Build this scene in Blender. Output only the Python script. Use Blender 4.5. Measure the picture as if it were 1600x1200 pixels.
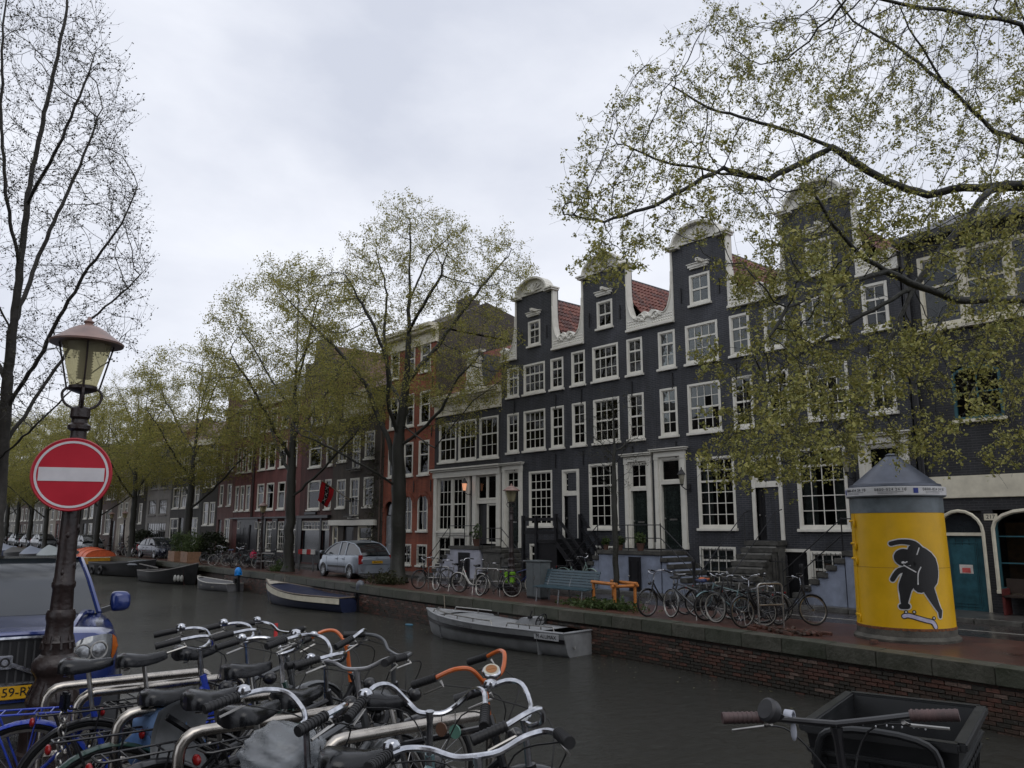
import bpy, bmesh, math, random
import numpy as np
from math import sin, cos, pi, radians, sqrt, atan2
from mathutils import Vector, Matrix, Euler

sc = bpy.context.scene
for o in list(bpy.data.objects):
    bpy.data.objects.remove(o)
RND = random.Random(11)
COL = sc.collection

# ------------------------------------------------------------------ camera
EYE = 2.15
PITCH = math.atan(226 / 1250)
YAW = math.atan(1100 * cos(PITCH) / 1250)
cam_d = bpy.data.cameras.new('camera')
cam_d.sensor_width = 36.0
cam_d.lens = 36.0 * 1250 / 1600
cam_d.clip_start = 0.1
cam_d.clip_end = 2000
cam = bpy.data.objects.new('camera', cam_d)
COL.objects.link(cam)
cam.location = (0, 0, EYE)
cam.rotation_euler = (pi / 2 + PITCH, 0, pi / 2 - YAW)
sc.camera = cam

# ------------------------------------------------------------------ light: rainy overcast day
SUN_EL, SUN_AZ = radians(52), radians(200)
w = bpy.data.worlds.new('World')
sc.world = w
w.use_nodes = True
nt = w.node_tree
nt.nodes.clear()
def wn(t, **k):
    n = nt.nodes.new(t)
    for a, b in k.items():
        setattr(n, a, b)
    return n
wo = wn('ShaderNodeOutputWorld')
sky = wn('ShaderNodeTexSky', sky_type='NISHITA', sun_disc=False, sun_elevation=SUN_EL, sun_rotation=SUN_AZ)
bg1 = wn('ShaderNodeBackground')
bg1.inputs['Strength'].default_value = 0.10
nt.links.new(sky.outputs[0], bg1.inputs[0])
tc = wn('ShaderNodeTexCoord')
mp = wn('ShaderNodeMapping')
mp.inputs['Scale'].default_value = (1.0, 1.0, 2.2)
nt.links.new(tc.outputs['Generated'], mp.inputs[0])
n1 = wn('ShaderNodeTexNoise')
n1.inputs['Scale'].default_value = 1.9
n1.inputs['Detail'].default_value = 7.0
n1.inputs['Roughness'].default_value = 0.52
n1.inputs['Distortion'].default_value = 0.25
nt.links.new(mp.outputs[0], n1.inputs['Vector'])
cr = wn('ShaderNodeValToRGB')
cr.color_ramp.elements[0].position = 0.33
cr.color_ramp.elements[0].color = (0.435, 0.46, 0.53, 1)
cr.color_ramp.elements[1].position = 0.66
cr.color_ramp.elements[1].color = (0.66, 0.675, 0.72, 1)
nt.links.new(n1.outputs[0], cr.inputs[0])
bg2 = wn('ShaderNodeBackground')
bg2.inputs['Strength'].default_value = 1.44
nt.links.new(cr.outputs[0], bg2.inputs[0])
mx = wn('ShaderNodeMixShader')
mx.inputs[0].default_value = 0.96          # thick cloud over the clear sky
nt.links.new(bg1.outputs[0], mx.inputs[1])
nt.links.new(bg2.outputs[0], mx.inputs[2])
nt.links.new(mx.outputs[0], wo.inputs[0])

sd = bpy.data.lights.new('sun', 'SUN')
sd.energy = 0.5
sd.angle = radians(40)
sd.color = (1.0, 0.97, 0.92)
sun = bpy.data.objects.new('sun', sd)
COL.objects.link(sun)
sun.rotation_euler = (pi / 2 - SUN_EL, 0, pi - SUN_AZ + pi / 2)
sun.location = (0, 0, 60)

sc.view_settings.view_transform = 'Standard'
sc.view_settings.look = 'None'
sc.view_settings.exposure = 0.12
sc.view_settings.gamma = 1.0
sc.view_settings.use_curve_mapping = False
sc.render.engine = 'CYCLES'
sc.cycles.max_bounces = 6
sc.cycles.diffuse_bounces = 2
sc.cycles.glossy_bounces = 3
sc.cycles.transmission_bounces = 4
sc.cycles.transparent_max_bounces = 8
sc.cycles.caustics_reflective = False
sc.cycles.caustics_refractive = False
sc.cycles.use_adaptive_sampling = True
sc.cycles.use_denoising = True

# ------------------------------------------------------------------ materials
MATS = {}
def new_mat(name):
    m = bpy.data.materials.new(name)
    m.use_nodes = True
    nt = m.node_tree
    b = nt.nodes['Principled BSDF']
    return m, nt, b, nt.nodes['Material Output']

def setp(b, **k):
    for a, v in k.items():
        b.inputs[a.replace('_', ' ')].default_value = v

def mat(name, col, rough=.6, metal=0., var=.25, scale=6., bump=0., bscale=40., spec=.5, coat=0., dirt=None, rv=.12):
    """painted / plain surface with uneven tone and fine relief"""
    if name in MATS: return MATS[name]
    m, nt, b, out = new_mat(name)
    N, L = nt.nodes.new, nt.links.new
    t = N('ShaderNodeTexCoord')
    n = N('ShaderNodeTexNoise'); n.inputs['Scale'].default_value = scale; n.inputs['Detail'].default_value = 6
    n.inputs['Roughness'].default_value = .62
    L(t.outputs['Object'], n.inputs['Vector'])
    r = N('ShaderNodeValToRGB')
    lo = [c * (1 - var) for c in col]; hi = [min(1, c * (1 + var)) for c in col]
    if dirt: lo = [a * (1 - var) + d * var for a, d in zip(col, dirt)]
    r.color_ramp.elements[0].position = .32; r.color_ramp.elements[0].color = (*lo, 1)
    r.color_ramp.elements[1].position = .68; r.color_ramp.elements[1].color = (*hi, 1)
    L(n.outputs[0], r.inputs[0]); L(r.outputs[0], b.inputs['Base Color'])
    setp(b, Metallic=metal)
    rr = N('ShaderNodeMapRange'); rr.inputs[3].default_value = max(.02, rough - rv); rr.inputs[4].default_value = min(1, rough + rv)
    L(n.outputs[0], rr.inputs[0]); L(rr.outputs[0], b.inputs['Roughness'])
    b.inputs['Specular IOR Level'].default_value = spec
    if coat: b.inputs['Coat Weight'].default_value = coat; b.inputs['Coat Roughness'].default_value = .06
    if bump:
        n2 = N('ShaderNodeTexNoise'); n2.inputs['Scale'].default_value = bscale; n2.inputs['Detail'].default_value = 4
        L(t.outputs['Object'], n2.inputs['Vector'])
        bp = N('ShaderNodeBump'); bp.inputs['Strength'].default_value = bump; bp.inputs['Distance'].default_value = .02
        L(n2.outputs[0], bp.inputs['Height']); L(bp.outputs[0], b.inputs['Normal'])
    MATS[name] = m
    return m

def brick_mat(name, c1, c2, mortar, bw=.215, rh=.066, ms=.008, rough=.7, vert=True, var=.3, bump=.5, moss=None):
    if name in MATS: return MATS[name]
    m, nt, b, out = new_mat(name)
    N, L = nt.nodes.new, nt.links.new
    t = N('ShaderNodeTexCoord')
    s = N('ShaderNodeSeparateXYZ'); L(t.outputs['Object'], s.inputs[0])
    c = N('ShaderNodeCombineXYZ')
    if vert:
        a = N('ShaderNodeMath'); a.operation = 'ADD'; L(s.outputs[0], a.inputs[0]); L(s.outputs[1], a.inputs[1])
        L(a.outputs[0], c.inputs[0]); L(s.outputs[2], c.inputs[1])
    else:
        L(s.outputs[0], c.inputs[0]); L(s.outputs[1], c.inputs[1])
    br = N('ShaderNodeTexBrick')
    br.inputs['Color1'].default_value = (*c1, 1); br.inputs['Color2'].default_value = (*c2, 1); br.inputs['Mortar'].default_value = (*mortar, 1)
    br.inputs['Scale'].default_value = 1; br.inputs['Mortar Size'].default_value = ms; br.inputs['Mortar Smooth'].default_value = .3
    br.inputs['Brick Width'].default_value = bw; br.inputs['Row Height'].default_value = rh; br.inputs['Bias'].default_value = 0
    L(c.outputs[0], br.inputs['Vector'])
    n = N('ShaderNodeTexNoise'); n.inputs['Scale'].default_value = .9; n.inputs['Detail'].default_value = 8; n.inputs['Roughness'].default_value = .65
    L(t.outputs['Object'], n.inputs['Vector'])
    mr = N('ShaderNodeMapRange'); mr.inputs[1].default_value = .3; mr.inputs[2].default_value = .7
    mr.inputs[3].default_value = 1 - var; mr.inputs[4].default_value = 1 + var
    L(n.outputs[0], mr.inputs[0])
    mm = N('ShaderNodeMix'); mm.data_type = 'RGBA'; mm.blend_type = 'MULTIPLY'; mm.inputs[0].default_value = 1
    L(br.outputs['Color'], mm.inputs[6]); L(mr.outputs[0], mm.inputs[7])
    last = mm.outputs[2]
    if vert:
        ms_ = N('ShaderNodeMapping'); ms_.inputs['Scale'].default_value = (3.2, 3.2, .28); L(t.outputs['Object'], ms_.inputs[0])
        n5 = N('ShaderNodeTexNoise'); n5.inputs['Scale'].default_value = 1.0; n5.inputs['Detail'].default_value = 6; n5.inputs['Roughness'].default_value = .7; L(ms_.outputs[0], n5.inputs['Vector'])
        q5 = N('ShaderNodeMapRange'); q5.inputs[1].default_value = .35; q5.inputs[2].default_value = .68; q5.inputs[3].default_value = .68; q5.inputs[4].default_value = 1.32; L(n5.outputs[0], q5.inputs[0])
        m5 = N('ShaderNodeMix'); m5.data_type = 'RGBA'; m5.blend_type = 'MULTIPLY'; m5.inputs[0].default_value = 1; L(last, m5.inputs[6]); L(q5.outputs[0], m5.inputs[7])
        last = m5.outputs[2]
    if moss:
        n3 = N('ShaderNodeTexNoise'); n3.inputs['Scale'].default_value = 1.7; n3.inputs['Detail'].default_value = 7
        L(t.outputs['Object'], n3.inputs['Vector'])
        q = N('ShaderNodeMapRange'); q.inputs[1].default_value = .48; q.inputs[2].default_value = .66
        L(n3.outputs[0], q.inputs[0])
        m2 = N('ShaderNodeMix'); m2.data_type = 'RGBA'; L(q.outputs[0], m2.inputs[0]); L(last, m2.inputs[6]); m2.inputs[7].default_value = (*moss, 1)
        last = m2.outputs[2]
    L(last, b.inputs['Base Color'])
    rr = N('ShaderNodeMapRange'); rr.inputs[3].default_value = max(.05, rough - .2); rr.inputs[4].default_value = min(1, rough + .2)
    L(n.outputs[0], rr.inputs[0]); L(rr.outputs[0], b.inputs['Roughness'])
    bp = N('ShaderNodeBump'); bp.inputs['Strength'].default_value = bump; bp.inputs['Distance'].default_value = .02; bp.invert = True
    L(br.outputs['Fac'], bp.inputs['Height']); L(bp.outputs[0], b.inputs['Normal'])
    MATS[name] = m
    return m

def glass_mat(name, tint=(.75, .8, .8), see=.8, rough=.02):
    if name in MATS: return MATS[name]
    m, nt, b, out = new_mat(name)
    N, L = nt.nodes.new, nt.links.new
    nt.nodes.remove(b)
    tr = N('ShaderNodeBsdfTransparent'); tr.inputs[0].default_value = (*[c * see for c in tint], 1)
    gl = N('ShaderNodeBsdfGlossy'); gl.inputs['Roughness'].default_value = rough
    t = N('ShaderNodeTexCoord'); n = N('ShaderNodeTexNoise'); n.inputs['Scale'].default_value = 2.5
    L(t.outputs['Object'], n.inputs['Vector'])
    bp = N('ShaderNodeBump'); bp.inputs['Strength'].default_value = .06; bp.inputs['Distance'].default_value = .02; L(n.outputs[0], bp.inputs['Height'])
    L(bp.outputs[0], gl.inputs['Normal'])
    fr = N('ShaderNodeFresnel'); fr.inputs[0].default_value = 1.55
    mx = N('ShaderNodeMixShader'); L(fr.outputs[0], mx.inputs[0]); L(tr.outputs[0], mx.inputs[1]); L(gl.outputs[0], mx.inputs[2])
    L(mx.outputs[0], out.inputs[0])
    MATS[name] = m
    return m

def leaf_mat(name, cols, trans=.35, rough=.55):
    m, nt, b, out = new_mat(name)
    N, L = nt.nodes.new, nt.links.new
    g = N('ShaderNodeNewGeometry')
    r = N('ShaderNodeValToRGB')
    els = r.color_ramp.elements
    while len(els) < len(cols): els.new(.5)
    for i, c in enumerate(cols):
        els[i].position = i / (len(cols) - 1); els[i].color = (*c, 1)
    L(g.outputs['Random Per Island'], r.inputs[0])
    L(r.outputs[0], b.inputs['Base Color']); setp(b, Roughness=rough)
    b.inputs['Specular IOR Level'].default_value = .3
    tl = N('ShaderNodeBsdfTranslucent'); L(r.outputs[0], tl.inputs[0])
    mx = N('ShaderNodeMixShader'); mx.inputs[0].default_value = trans
    L(b.outputs[0], mx.inputs[1]); L(tl.outputs[0], mx.inputs[2]); L(mx.outputs[0], out.inputs[0])
    MATS[name] = m
    return m

WHITE = mat('white_paint', (.66, .64, .57), .45, var=.12, scale=3, dirt=(.35, .33, .27))
CREAM = mat('cream_paint', (.62, .58, .46), .5, var=.2, scale=3, dirt=(.3, .27, .2))
BLACKP = mat('black_paint', (.012, .012, .014), .35, var=.3)
DARKGREEN = mat('dark_door_paint', (.012, .018, .016), .25, var=.3)
IRON = mat('wrought_iron', (.014, .014, .016), .45, var=.4, bump=.2)
CHROME = mat('chrome', (.50, .51, .54), .16, 1., var=.3, scale=26)
STEEL = mat('brushed_steel', (.36, .35, .33), .34, 1., var=.25, scale=14)
GALV = mat('galvanised_steel', (.22, .23, .24), .5, .7, var=.3, scale=9)
RUBBER = mat('black_rubber', (.010, .010, .011), .55, var=.35, scale=30, bump=.1, bscale=90)
SADDLE = mat('saddle_leather', (.006, .0065, .008), .24, var=.4, scale=25, bump=.03, bscale=120, spec=.45)
STONE = mat('grey_stone', (.085, .083, .075), .6, var=.45, scale=5, bump=.5, bscale=25)
CURTAIN = mat('curtain_cloth', (.42, .41, .38), .9, var=.15, scale=12)
BARK = mat('wet_bark', (.016, .014, .011), .75, var=.5, scale=9, bump=1.0, bscale=22)
TILE = mat('red_pantile', (.17, .052, .036), .55, var=.45, scale=2.2, bump=.3, bscale=40)
GLASS = glass_mat('window_glass')
DGLASS = mat('dark_glass', (.016, .019, .022), .06, var=.3, scale=1.2, spec=.8)

# ------------------------------------------------------------------ mesh helpers
class MB:
    def __init__(s): s.v = []; s.f = []
    def add(s, v, f):
        n = len(s.v); s.v += [tuple(p) for p in v]; s.f += [tuple(i + n for i in q) for q in f]; return s
    def box(s, x0, x1, y0, y1, z0, z1):
        return s.add([(x0, y0, z0), (x1, y0, z0), (x1, y1, z0), (x0, y1, z0), (x0, y0, z1), (x1, y0, z1), (x1, y1, z1), (x0, y1, z1)],
                     [(0, 3, 2, 1), (4, 5, 6, 7), (0, 1, 5, 4), (1, 2, 6, 5), (2, 3, 7, 6), (3, 0, 4, 7)])
    def bar(s, p, q, w, h, up=(0, 0, 1)):
        p, q = Vector(p), Vector(q); d = (q - p).normalized(); u = Vector(up)
        a = d.cross(u)
        if a.length < 1e-4: a = d.cross(Vector((1, 0, 0)))
        a.normalize(); u = a.cross(d); a *= w / 2; u *= h / 2
        return s.add([p - a - u, p + a - u, p + a + u, p - a + u, q - a - u, q + a - u, q + a + u, q - a + u],
                     [(0, 1, 2, 3), (4, 7, 6, 5), (0, 4, 5, 1), (1, 5, 6, 2), (2, 6, 7, 3), (3, 7, 4, 0)])
    def tube(s, pts, r, n=8, cap=True, closed=False):
        pts = [Vector(p) for p in pts]; m = len(pts)
        rs = r if isinstance(r, (list, tuple)) else [r] * m
        vs = []; nrm = None
        for i, p in enumerate(pts):
            if closed: t = pts[(i + 1) % m] - pts[i - 1]
            else: t = pts[min(i + 1, m - 1)] - pts[max(i - 1, 0)]
            t.normalize()
            if nrm is None:
                nrm = t.orthogonal().normalized()
            nrm = (nrm - t * nrm.dot(t))
            if nrm.length < 1e-5: nrm = t.orthogonal()
            nrm.normalize(); bn = t.cross(nrm)
            for k in range(n):
                a = 2 * pi * k / n
                vs.append(p + nrm * (cos(a) * rs[i]) + bn * (sin(a) * rs[i]))
        fs = []
        for i in range(m if closed else m - 1):
            j = (i + 1) % m
            for k in range(n):
                l = (k + 1) % n
                fs.append((i * n + k, i * n + l, j * n + l, j * n + k))
        if cap and not closed:
            fs.append(tuple(range(n - 1, -1, -1))); fs.append(tuple((m - 1) * n + k for k in range(n)))
        return s.add(vs, fs)
    def lathe(s, prof, n=16, c=(0, 0, 0), axis='z', a0=0., a1=2 * pi):
        full = abs(a1 - a0 - 2 * pi) < 1e-6; k = n if full else n + 1
        vs = []
        for r, h in prof:
            for i in range(k):
                a = a0 + (a1 - a0) * i / n; x, y = r * cos(a), r * sin(a)
                p = (x, y, h) if axis == 'z' else ((h, x, y) if axis == 'x' else (x, h, y))
                vs.append((p[0] + c[0], p[1] + c[1], p[2] + c[2]))
        fs = []
        for j in range(len(prof) - 1):
            for i in range(n):
                l = (i + 1) % k
                q = (j * k + i, j * k + l, (j + 1) * k + l, (j + 1) * k + i)
                fs.append(q if axis != 'y' else q[::-1])
        if full and tuple(prof[0]) != tuple(prof[-1]):
            if prof[0][0] > 1e-4: fs.append(tuple(range(k - 1, -1, -1)))
            if prof[-1][0] > 1e-4: fs.append(tuple((len(prof) - 1) * k + i for i in range(k)))
        return s.add(vs, fs)
    def prism(s, poly, y0, y1, ax='y'):
        """polygon of (x, z) pushed along y (or (y, z) along x, (x, y) along z)"""
        n = len(poly)
        P = (lambda a, b, d: (a, d, b)) if ax == 'y' else ((lambda a, b, d: (d, a, b)) if ax == 'x' else (lambda a, b, d: (a, b, d)))
        vs = [P(a, b, y0) for a, b in poly] + [P(a, b, y1) for a, b in poly]
        fs = [tuple(range(n)), tuple(range(2 * n - 1, n - 1, -1))] + [(i, i + n, (i + 1) % n + n, (i + 1) % n) for i in range(n)]
        return s.add(vs, fs)
    def ell(s, c, rx, ry, rz, n=12, m=8):
        vs = [(c[0], c[1], c[2] - rz)]
        for j in range(1, m):
            t = -pi / 2 + pi * j / m
            for i in range(n):
                a = 2 * pi * i / n
                vs.append((c[0] + rx * cos(t) * cos(a), c[1] + ry * cos(t) * sin(a), c[2] + rz * sin(t)))
        vs.append((c[0], c[1], c[2] + rz))
        fs = [(0, 1 + (i + 1) % n, 1 + i) for i in range(n)]
        for j in range(m - 2):
            for i in range(n):
                l = (i + 1) % n
                fs.append((1 + j * n + i, 1 + j * n + l, 1 + (j + 1) * n + l, 1 + (j + 1) * n + i))
        b = 1 + (m - 2) * n
        fs += [(b + i, b + (i + 1) % n, len(vs) - 1) for i in range(n)]
        return s.add(vs, fs)
    def torus(s, c, R, r, axis='y', n=32, m=8, sq=1.):
        vs = []
        for i in range(n):
            a = 2 * pi * i / n
            for j in range(m):
                b = 2 * pi * j / m; q = R + r * cos(b); h = r * sq * sin(b)
                x, y = q * cos(a), q * sin(a)
                p = (x, h, y) if axis == 'y' else ((x, y, h) if axis == 'z' else (h, x, y))
                vs.append((p[0] + c[0], p[1] + c[1], p[2] + c[2]))
        fs = [(i * m + j, i * m + (j + 1) % m, ((i + 1) % n) * m + (j + 1) % m, ((i + 1) % n) * m + j) for i in range(n) for j in range(m)]
        return s.add(vs, fs)
    def quad(s, *p): return s.add(p, [tuple(range(len(p)))])
    def surf(s, rows, close=False):
        n = len(rows[0]); vs = [p for r in rows for p in r]; fs = []
        for j in range(len(rows) - 1):
            for i in range(n if close else n - 1):
                l = (i + 1) % n
                fs.append((j * n + i, j * n + l, (j + 1) * n + l, (j + 1) * n + i))
        return s.add(vs, fs)
    def xf(s, M, start=0):
        s.v[start:] = [tuple(M @ Vector(p)) for p in s.v[start:]]; return s
    def mesh(s, name, m, smooth=40, bev=0, fix=True, off=None):
        v = s.v if off is None else [(p[0] - off[0], p[1] - off[1], p[2] - off[2]) for p in s.v]
        me = bpy.data.meshes.new(name); me.from_pydata(v, [], s.f)
        if bev or fix:
            bm = bmesh.new(); bm.from_mesh(me)
            if fix: bmesh.ops.recalc_face_normals(bm, faces=bm.faces)
            if bev:
                bmesh.ops.bevel(bm, geom=[e for e in bm.edges if e.is_manifold and e.calc_face_angle(0) > .5], offset=bev, segments=2, affect='EDGES', clamp_overlap=True)
            bm.to_mesh(me); bm.free()
        if m: me.materials.append(m)
        if smooth:
            me.shade_smooth(); me.set_sharp_from_angle(angle=radians(smooth))
        return me

def link(name, data, parent=None, loc=(0, 0, 0), rot=(0, 0, 0), scale=None):
    o = bpy.data.objects.new(name, data); COL.objects.link(o)
    if parent: o.parent = parent
    o.location = loc; o.rotation_euler = rot
    if scale: o.scale = scale if not isinstance(scale, (int, float)) else (scale,) * 3
    return o

def part(name, mb, m, parent=None, loc=(0, 0, 0), rot=(0, 0, 0), smooth=40, bev=0, kind=None, label=None, off=None, fix=True):
    me = mb if isinstance(mb, bpy.types.Mesh) else mb.mesh(name, m, smooth, bev, fix, off)
    o = link(name, me, parent, loc, rot)
    if kind: o['kind'] = kind
    if label: o['label'] = label
    return o

def tag(o, label, cat, group=None):
    o['label'] = label; o['category'] = cat
    if group: o['group'] = group
    return o

def thing(name, label, cat, loc=(0, 0, 0), rot=0, group=None):
    o = link(name, None, None, loc, rot if isinstance(rot, tuple) else (0, 0, rot))
    return tag(o, label, cat, group)

def struct(name, mb, m, **k):
    o = part(name, mb, m, **k); o['kind'] = 'structure'; return o

KIDS = {}
def copytree(o, parent=None):
    c = o.copy(); COL.objects.link(c)
    if parent: c.parent = parent
    for ch in o.children: copytree(ch, c)
    return c

def dup(o, loc, rot, label=None, group=None, scale=None):
    c = copytree(o); c.location = loc; c.rotation_euler = rot if isinstance(rot, tuple) else (0, 0, rot)
    if label: c['label'] = label
    if group: c['group'] = group
    if scale: c.scale = (scale,) * 3
    return c

def npmesh(name, V, F, m, smooth=False):
    """fast mesh from arrays, all faces the same size"""
    me = bpy.data.meshes.new(name)
    V = np.asarray(V, dtype=np.float32); F = np.asarray(F, dtype=np.int32); k = F.shape[1]
    me.vertices.add(len(V)); me.vertices.foreach_set('co', V.ravel())
    me.loops.add(F.size); me.loops.foreach_set('vertex_index', F.ravel())
    me.polygons.add(len(F)); me.polygons.foreach_set('loop_start', np.arange(0, F.size, k, dtype=np.int32))
    me.update(calc_edges=True); me.validate()
    if m: me.materials.append(m)
    if smooth: me.shade_smooth()
    return me

def text(name, s, size, m, parent, loc, rot, depth=.002, align='CENTER'):
    c = bpy.data.curves.new(name, 'FONT'); c.body = s; c.size = size; c.align_x = align; c.align_y = 'CENTER'; c.extrude = depth
    c.materials.append(m)
    o = bpy.data.objects.new(name, c)
    me = bpy.data.meshes.new_from_object(o); bpy.data.objects.remove(o); me.name = name
    if not me.materials: me.materials.append(m)
    return link(name, me, parent, loc, rot)

# pixel of a 1600x1200 frame -> point in the world, used to lay out branches at their true distance
_f = Vector((-cos(YAW), sin(YAW), 0)); _r = Vector((sin(YAW), cos(YAW), 0)); _z = Vector((0, 0, 1))
_F = _f * cos(PITCH) + _z * sin(PITCH); _U = _z * cos(PITCH) - _f * sin(PITCH)
def px(x, y, d):
    return Vector((0, 0, EYE)) + (_F + _r * ((x - 800) / 1250) - _U * ((y - 600) / 1250)) * d
# ------------------------------------------------------------------ ground, water, quays
QUAY = [(14, 13.2), (4, 13.6), (-4.5, 14.35), (-13, 15.4), (-23, 15.9), (-37, 17.1), (-58, 18.0), (-112, 18.3), (-420, 20)]
def quay_y(x):
    for (a, ya), (b, yb) in zip(QUAY, QUAY[1:]):
        if a >= x >= b: return ya + (yb - ya) * (a - x) / (a - b)
    return QUAY[-1][1] if x < 0 else QUAY[0][1]
NEAR_Y = 3.8
WATER_Z = -1.0
def gz(x): return .42 if x > -5 else max(0., .42 + .07 * (x + 5))

def water_mat():
    m, nt, b, out = new_mat('canal_water')
    N, L = nt.nodes.new, nt.links.new
    t = N('ShaderNodeTexCoord')
    setp(b, Roughness=.1, IOR=1.33)
    n0 = N('ShaderNodeTexNoise'); n0.inputs['Scale'].default_value = .25; n0.inputs['Detail'].default_value = 5
    L(t.outputs['Object'], n0.inputs['Vector'])
    cr = N('ShaderNodeValToRGB'); cr.color_ramp.elements[0].color = (.030, .030, .025, 1); cr.color_ramp.elements[1].color = (.052, .051, .044, 1)
    L(n0.outputs[0], cr.inputs[0]); L(cr.outputs[0], b.inputs['Base Color'])
    mr = N('ShaderNodeMapRange'); mr.inputs[1].default_value = .35; mr.inputs[2].default_value = .65; mr.inputs[3].default_value = .06; mr.inputs[4].default_value = .2
    L(n0.outputs[0], mr.inputs[0]); L(mr.outputs[0], b.inputs['Roughness'])
    a = N('ShaderNodeTexNoise'); a.inputs['Scale'].default_value = 3.4; a.inputs['Detail'].default_value = 7; a.inputs['Roughness'].default_value = .72; a.inputs['Distortion'].default_value = .9
    mpn = N('ShaderNodeMapping'); mpn.inputs['Scale'].default_value = (1.6, .9, 1); L(t.outputs['Object'], mpn.inputs[0]); L(mpn.outputs[0], a.inputs['Vector'])
    c = N('ShaderNodeTexVoronoi'); c.inputs['Scale'].default_value = 9.0; L(t.outputs['Object'], c.inputs['Vector'])
    # rain rings: circular ripples round random points
    s = N('ShaderNodeMath'); s.operation = 'MULTIPLY'; s.inputs[1].default_value = 40; L(c.outputs['Distance'], s.inputs[0])
    si = N('ShaderNodeMath'); si.operation = 'SINE'; L(s.outputs[0], si.inputs[0])
    fa = N('ShaderNodeMapRange'); fa.inputs[1].default_value = 0; fa.inputs[2].default_value = .5; fa.inputs[3].default_value = 1; fa.inputs[4].default_value = 0; L(c.outputs['Distance'], fa.inputs[0])
    pr = N('ShaderNodeMath'); pr.operation = 'MULTIPLY'; L(si.outputs[0], pr.inputs[0]); L(fa.outputs[0], pr.inputs[1])
    b1 = N('ShaderNodeBump'); b1.inputs['Strength'].default_value = .8; b1.inputs['Distance'].default_value = .06; L(a.outputs[0], b1.inputs['Height'])
    b2 = N('ShaderNodeBump'); b2.inputs['Strength'].default_value = .6; b2.inputs['Distance'].default_value = .01; L(pr.outputs[0], b2.inputs['Height']); L(b1.outputs[0], b2.inputs['Normal'])
    L(b2.outputs[0], b.inputs['Normal'])
    return m
mb = MB().quad((60, -2, WATER_Z), (60, 40, WATER_Z), (-420, 40, WATER_Z), (-420, -2, WATER_Z))
struct('canal_water', mb, water_mat(), smooth=0)

def wet_ground(name, c1, c2, bw, rh, rough):
    return brick_mat(name, c1, c2, tuple(v * .45 for v in c1), bw, rh, .007, rough, vert=False, var=.4, bump=.4)
PAVE = wet_ground('red_clinker_paving', (.105, .042, .03), (.07, .034, .026), .2, .07, .33)
ROAD = wet_ground('wet_road_brick', (.045, .037, .034), (.03, .027, .026), .2, .07, .27)
WALK = wet_ground('grey_pavement_tiles', (.075, .07, .064), (.055, .052, .05), .3, .3, .33)
def strip(ya, yb, z, xs):
    m = MB()
    m.surf([[(x, f(x), z) for x in xs] for f in (ya, yb)])
    return m
XS = [40, 14, 4, -4.5, -13, -23, -37, -58, -112, -420]
q_in = lambda x: quay_y(x) + .42
kerb_y = lambda x: max(quay_y(x) + 3.0, 18.0) if x > -60 else quay_y(x) + 3.0
road_end = 20.6
base = MB(); base.surf([[(x, f(x), -.02) for x in XS] for f in (q_in, lambda x: 90)])
struct('far_ground', base, ROAD, smooth=0)
struct('quay_pavement', strip(q_in, kerb_y, 0., XS), PAVE, smooth=0)
struct('road', strip(kerb_y, lambda x: road_end, -.004, XS), ROAD, smooth=0)
fp = MB(); fp.box(-420, 40, road_end + .16, 22.9, -.1, .10)
struct('pavement', fp, WALK, smooth=0)
# pale painted line along the road
mb = MB(); mb.surf([[(x, 19.1 + d, .001) for x in (20, -12, -14)] for d in (0, .09)])
struct('road_line', mb, mat('worn_road_paint', (.32, .31, .28), .5, var=.5, scale=9), smooth=0)

# near bank: street that climbs to the bridge
nx = [60, 8, -5, -6.5, -8, -9.5, -11.05, -14, -60, -420]
mb = MB(); mb.surf([[(x, y, gz(x)) for x in nx] for y in (NEAR_Y - .35, -60)])
struct('near_street', mb, ROAD, smooth=0)
mb = MB()
for k in range(44):
    xa = 6 - k * 1.0; xb = xa - .985
    za, zb = gz(xa), gz(xb); d = RND.uniform(-.012, .012)
    mb.add([(xa, NEAR_Y - .35, za - .3), (xb, NEAR_Y - .35, zb - .3), (xb, NEAR_Y + d, zb - .3), (xa, NEAR_Y + d, za - .3),
            (xa, NEAR_Y - .35, za + .01), (xb, NEAR_Y - .35, zb + .01), (xb, NEAR_Y + d, zb + .01), (xa, NEAR_Y + d, za + .01)],
           [(0, 3, 2, 1), (4, 5, 6, 7), (0, 1, 5, 4), (1, 2, 6, 5), (2, 3, 7, 6), (3, 0, 4, 7)])
struct('near_quay_edge', mb, STONE, smooth=0)
QBRICK = brick_mat('quay_brickwork', (.06, .03, .022), (.04, .026, .02), (.022, .02, .017), moss=(.022, .024, .013))
mb = MB(); mb.surf([[(x, NEAR_Y - .03, z if z < -1 else gz(x) - .29) for x in nx] for z in (-1.6, 9)])
struct('near_quay_wall', mb, QBRICK, smooth=0)

# far quay wall: backing, bricks one by one, coping stones
qw = thing('quay_wall', 'brick canal wall with mossy stone coping below the far street', 'quay wall', (0, 0, 0))
mb = MB(); mb.surf([[(x, quay_y(x) + .035, z) for x in XS] for z in (-1.8, -.2)])
part('backing', mb, QBRICK, qw, smooth=0)
def qpos(x):
    y = quay_y(x); a = atan2(quay_y(x - .2) - quay_y(x + .2), -.4)
    return y, a
BR_M = [mat('quay_brick_%s' % n, c, .5, var=.5, scale=14, bump=.6, bscale=40, dirt=(.02, .022, .012)) for n, c in
        (('red', (.10, .042, .03)), ('brown', (.06, .034, .025)), ('dark', (.032, .026, .021)), ('pale', (.15, .10, .08)))]
bme = [MB().box(-.104, .104, 0, .06, 0, .058).mesh('brick', m, smooth=0, bev=.004) for m in BR_M]
rows = 10
rest = [MB() for _ in BR_M]
x = -3.0; nb = 0
cols = int((44 - 3) / .218)
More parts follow.
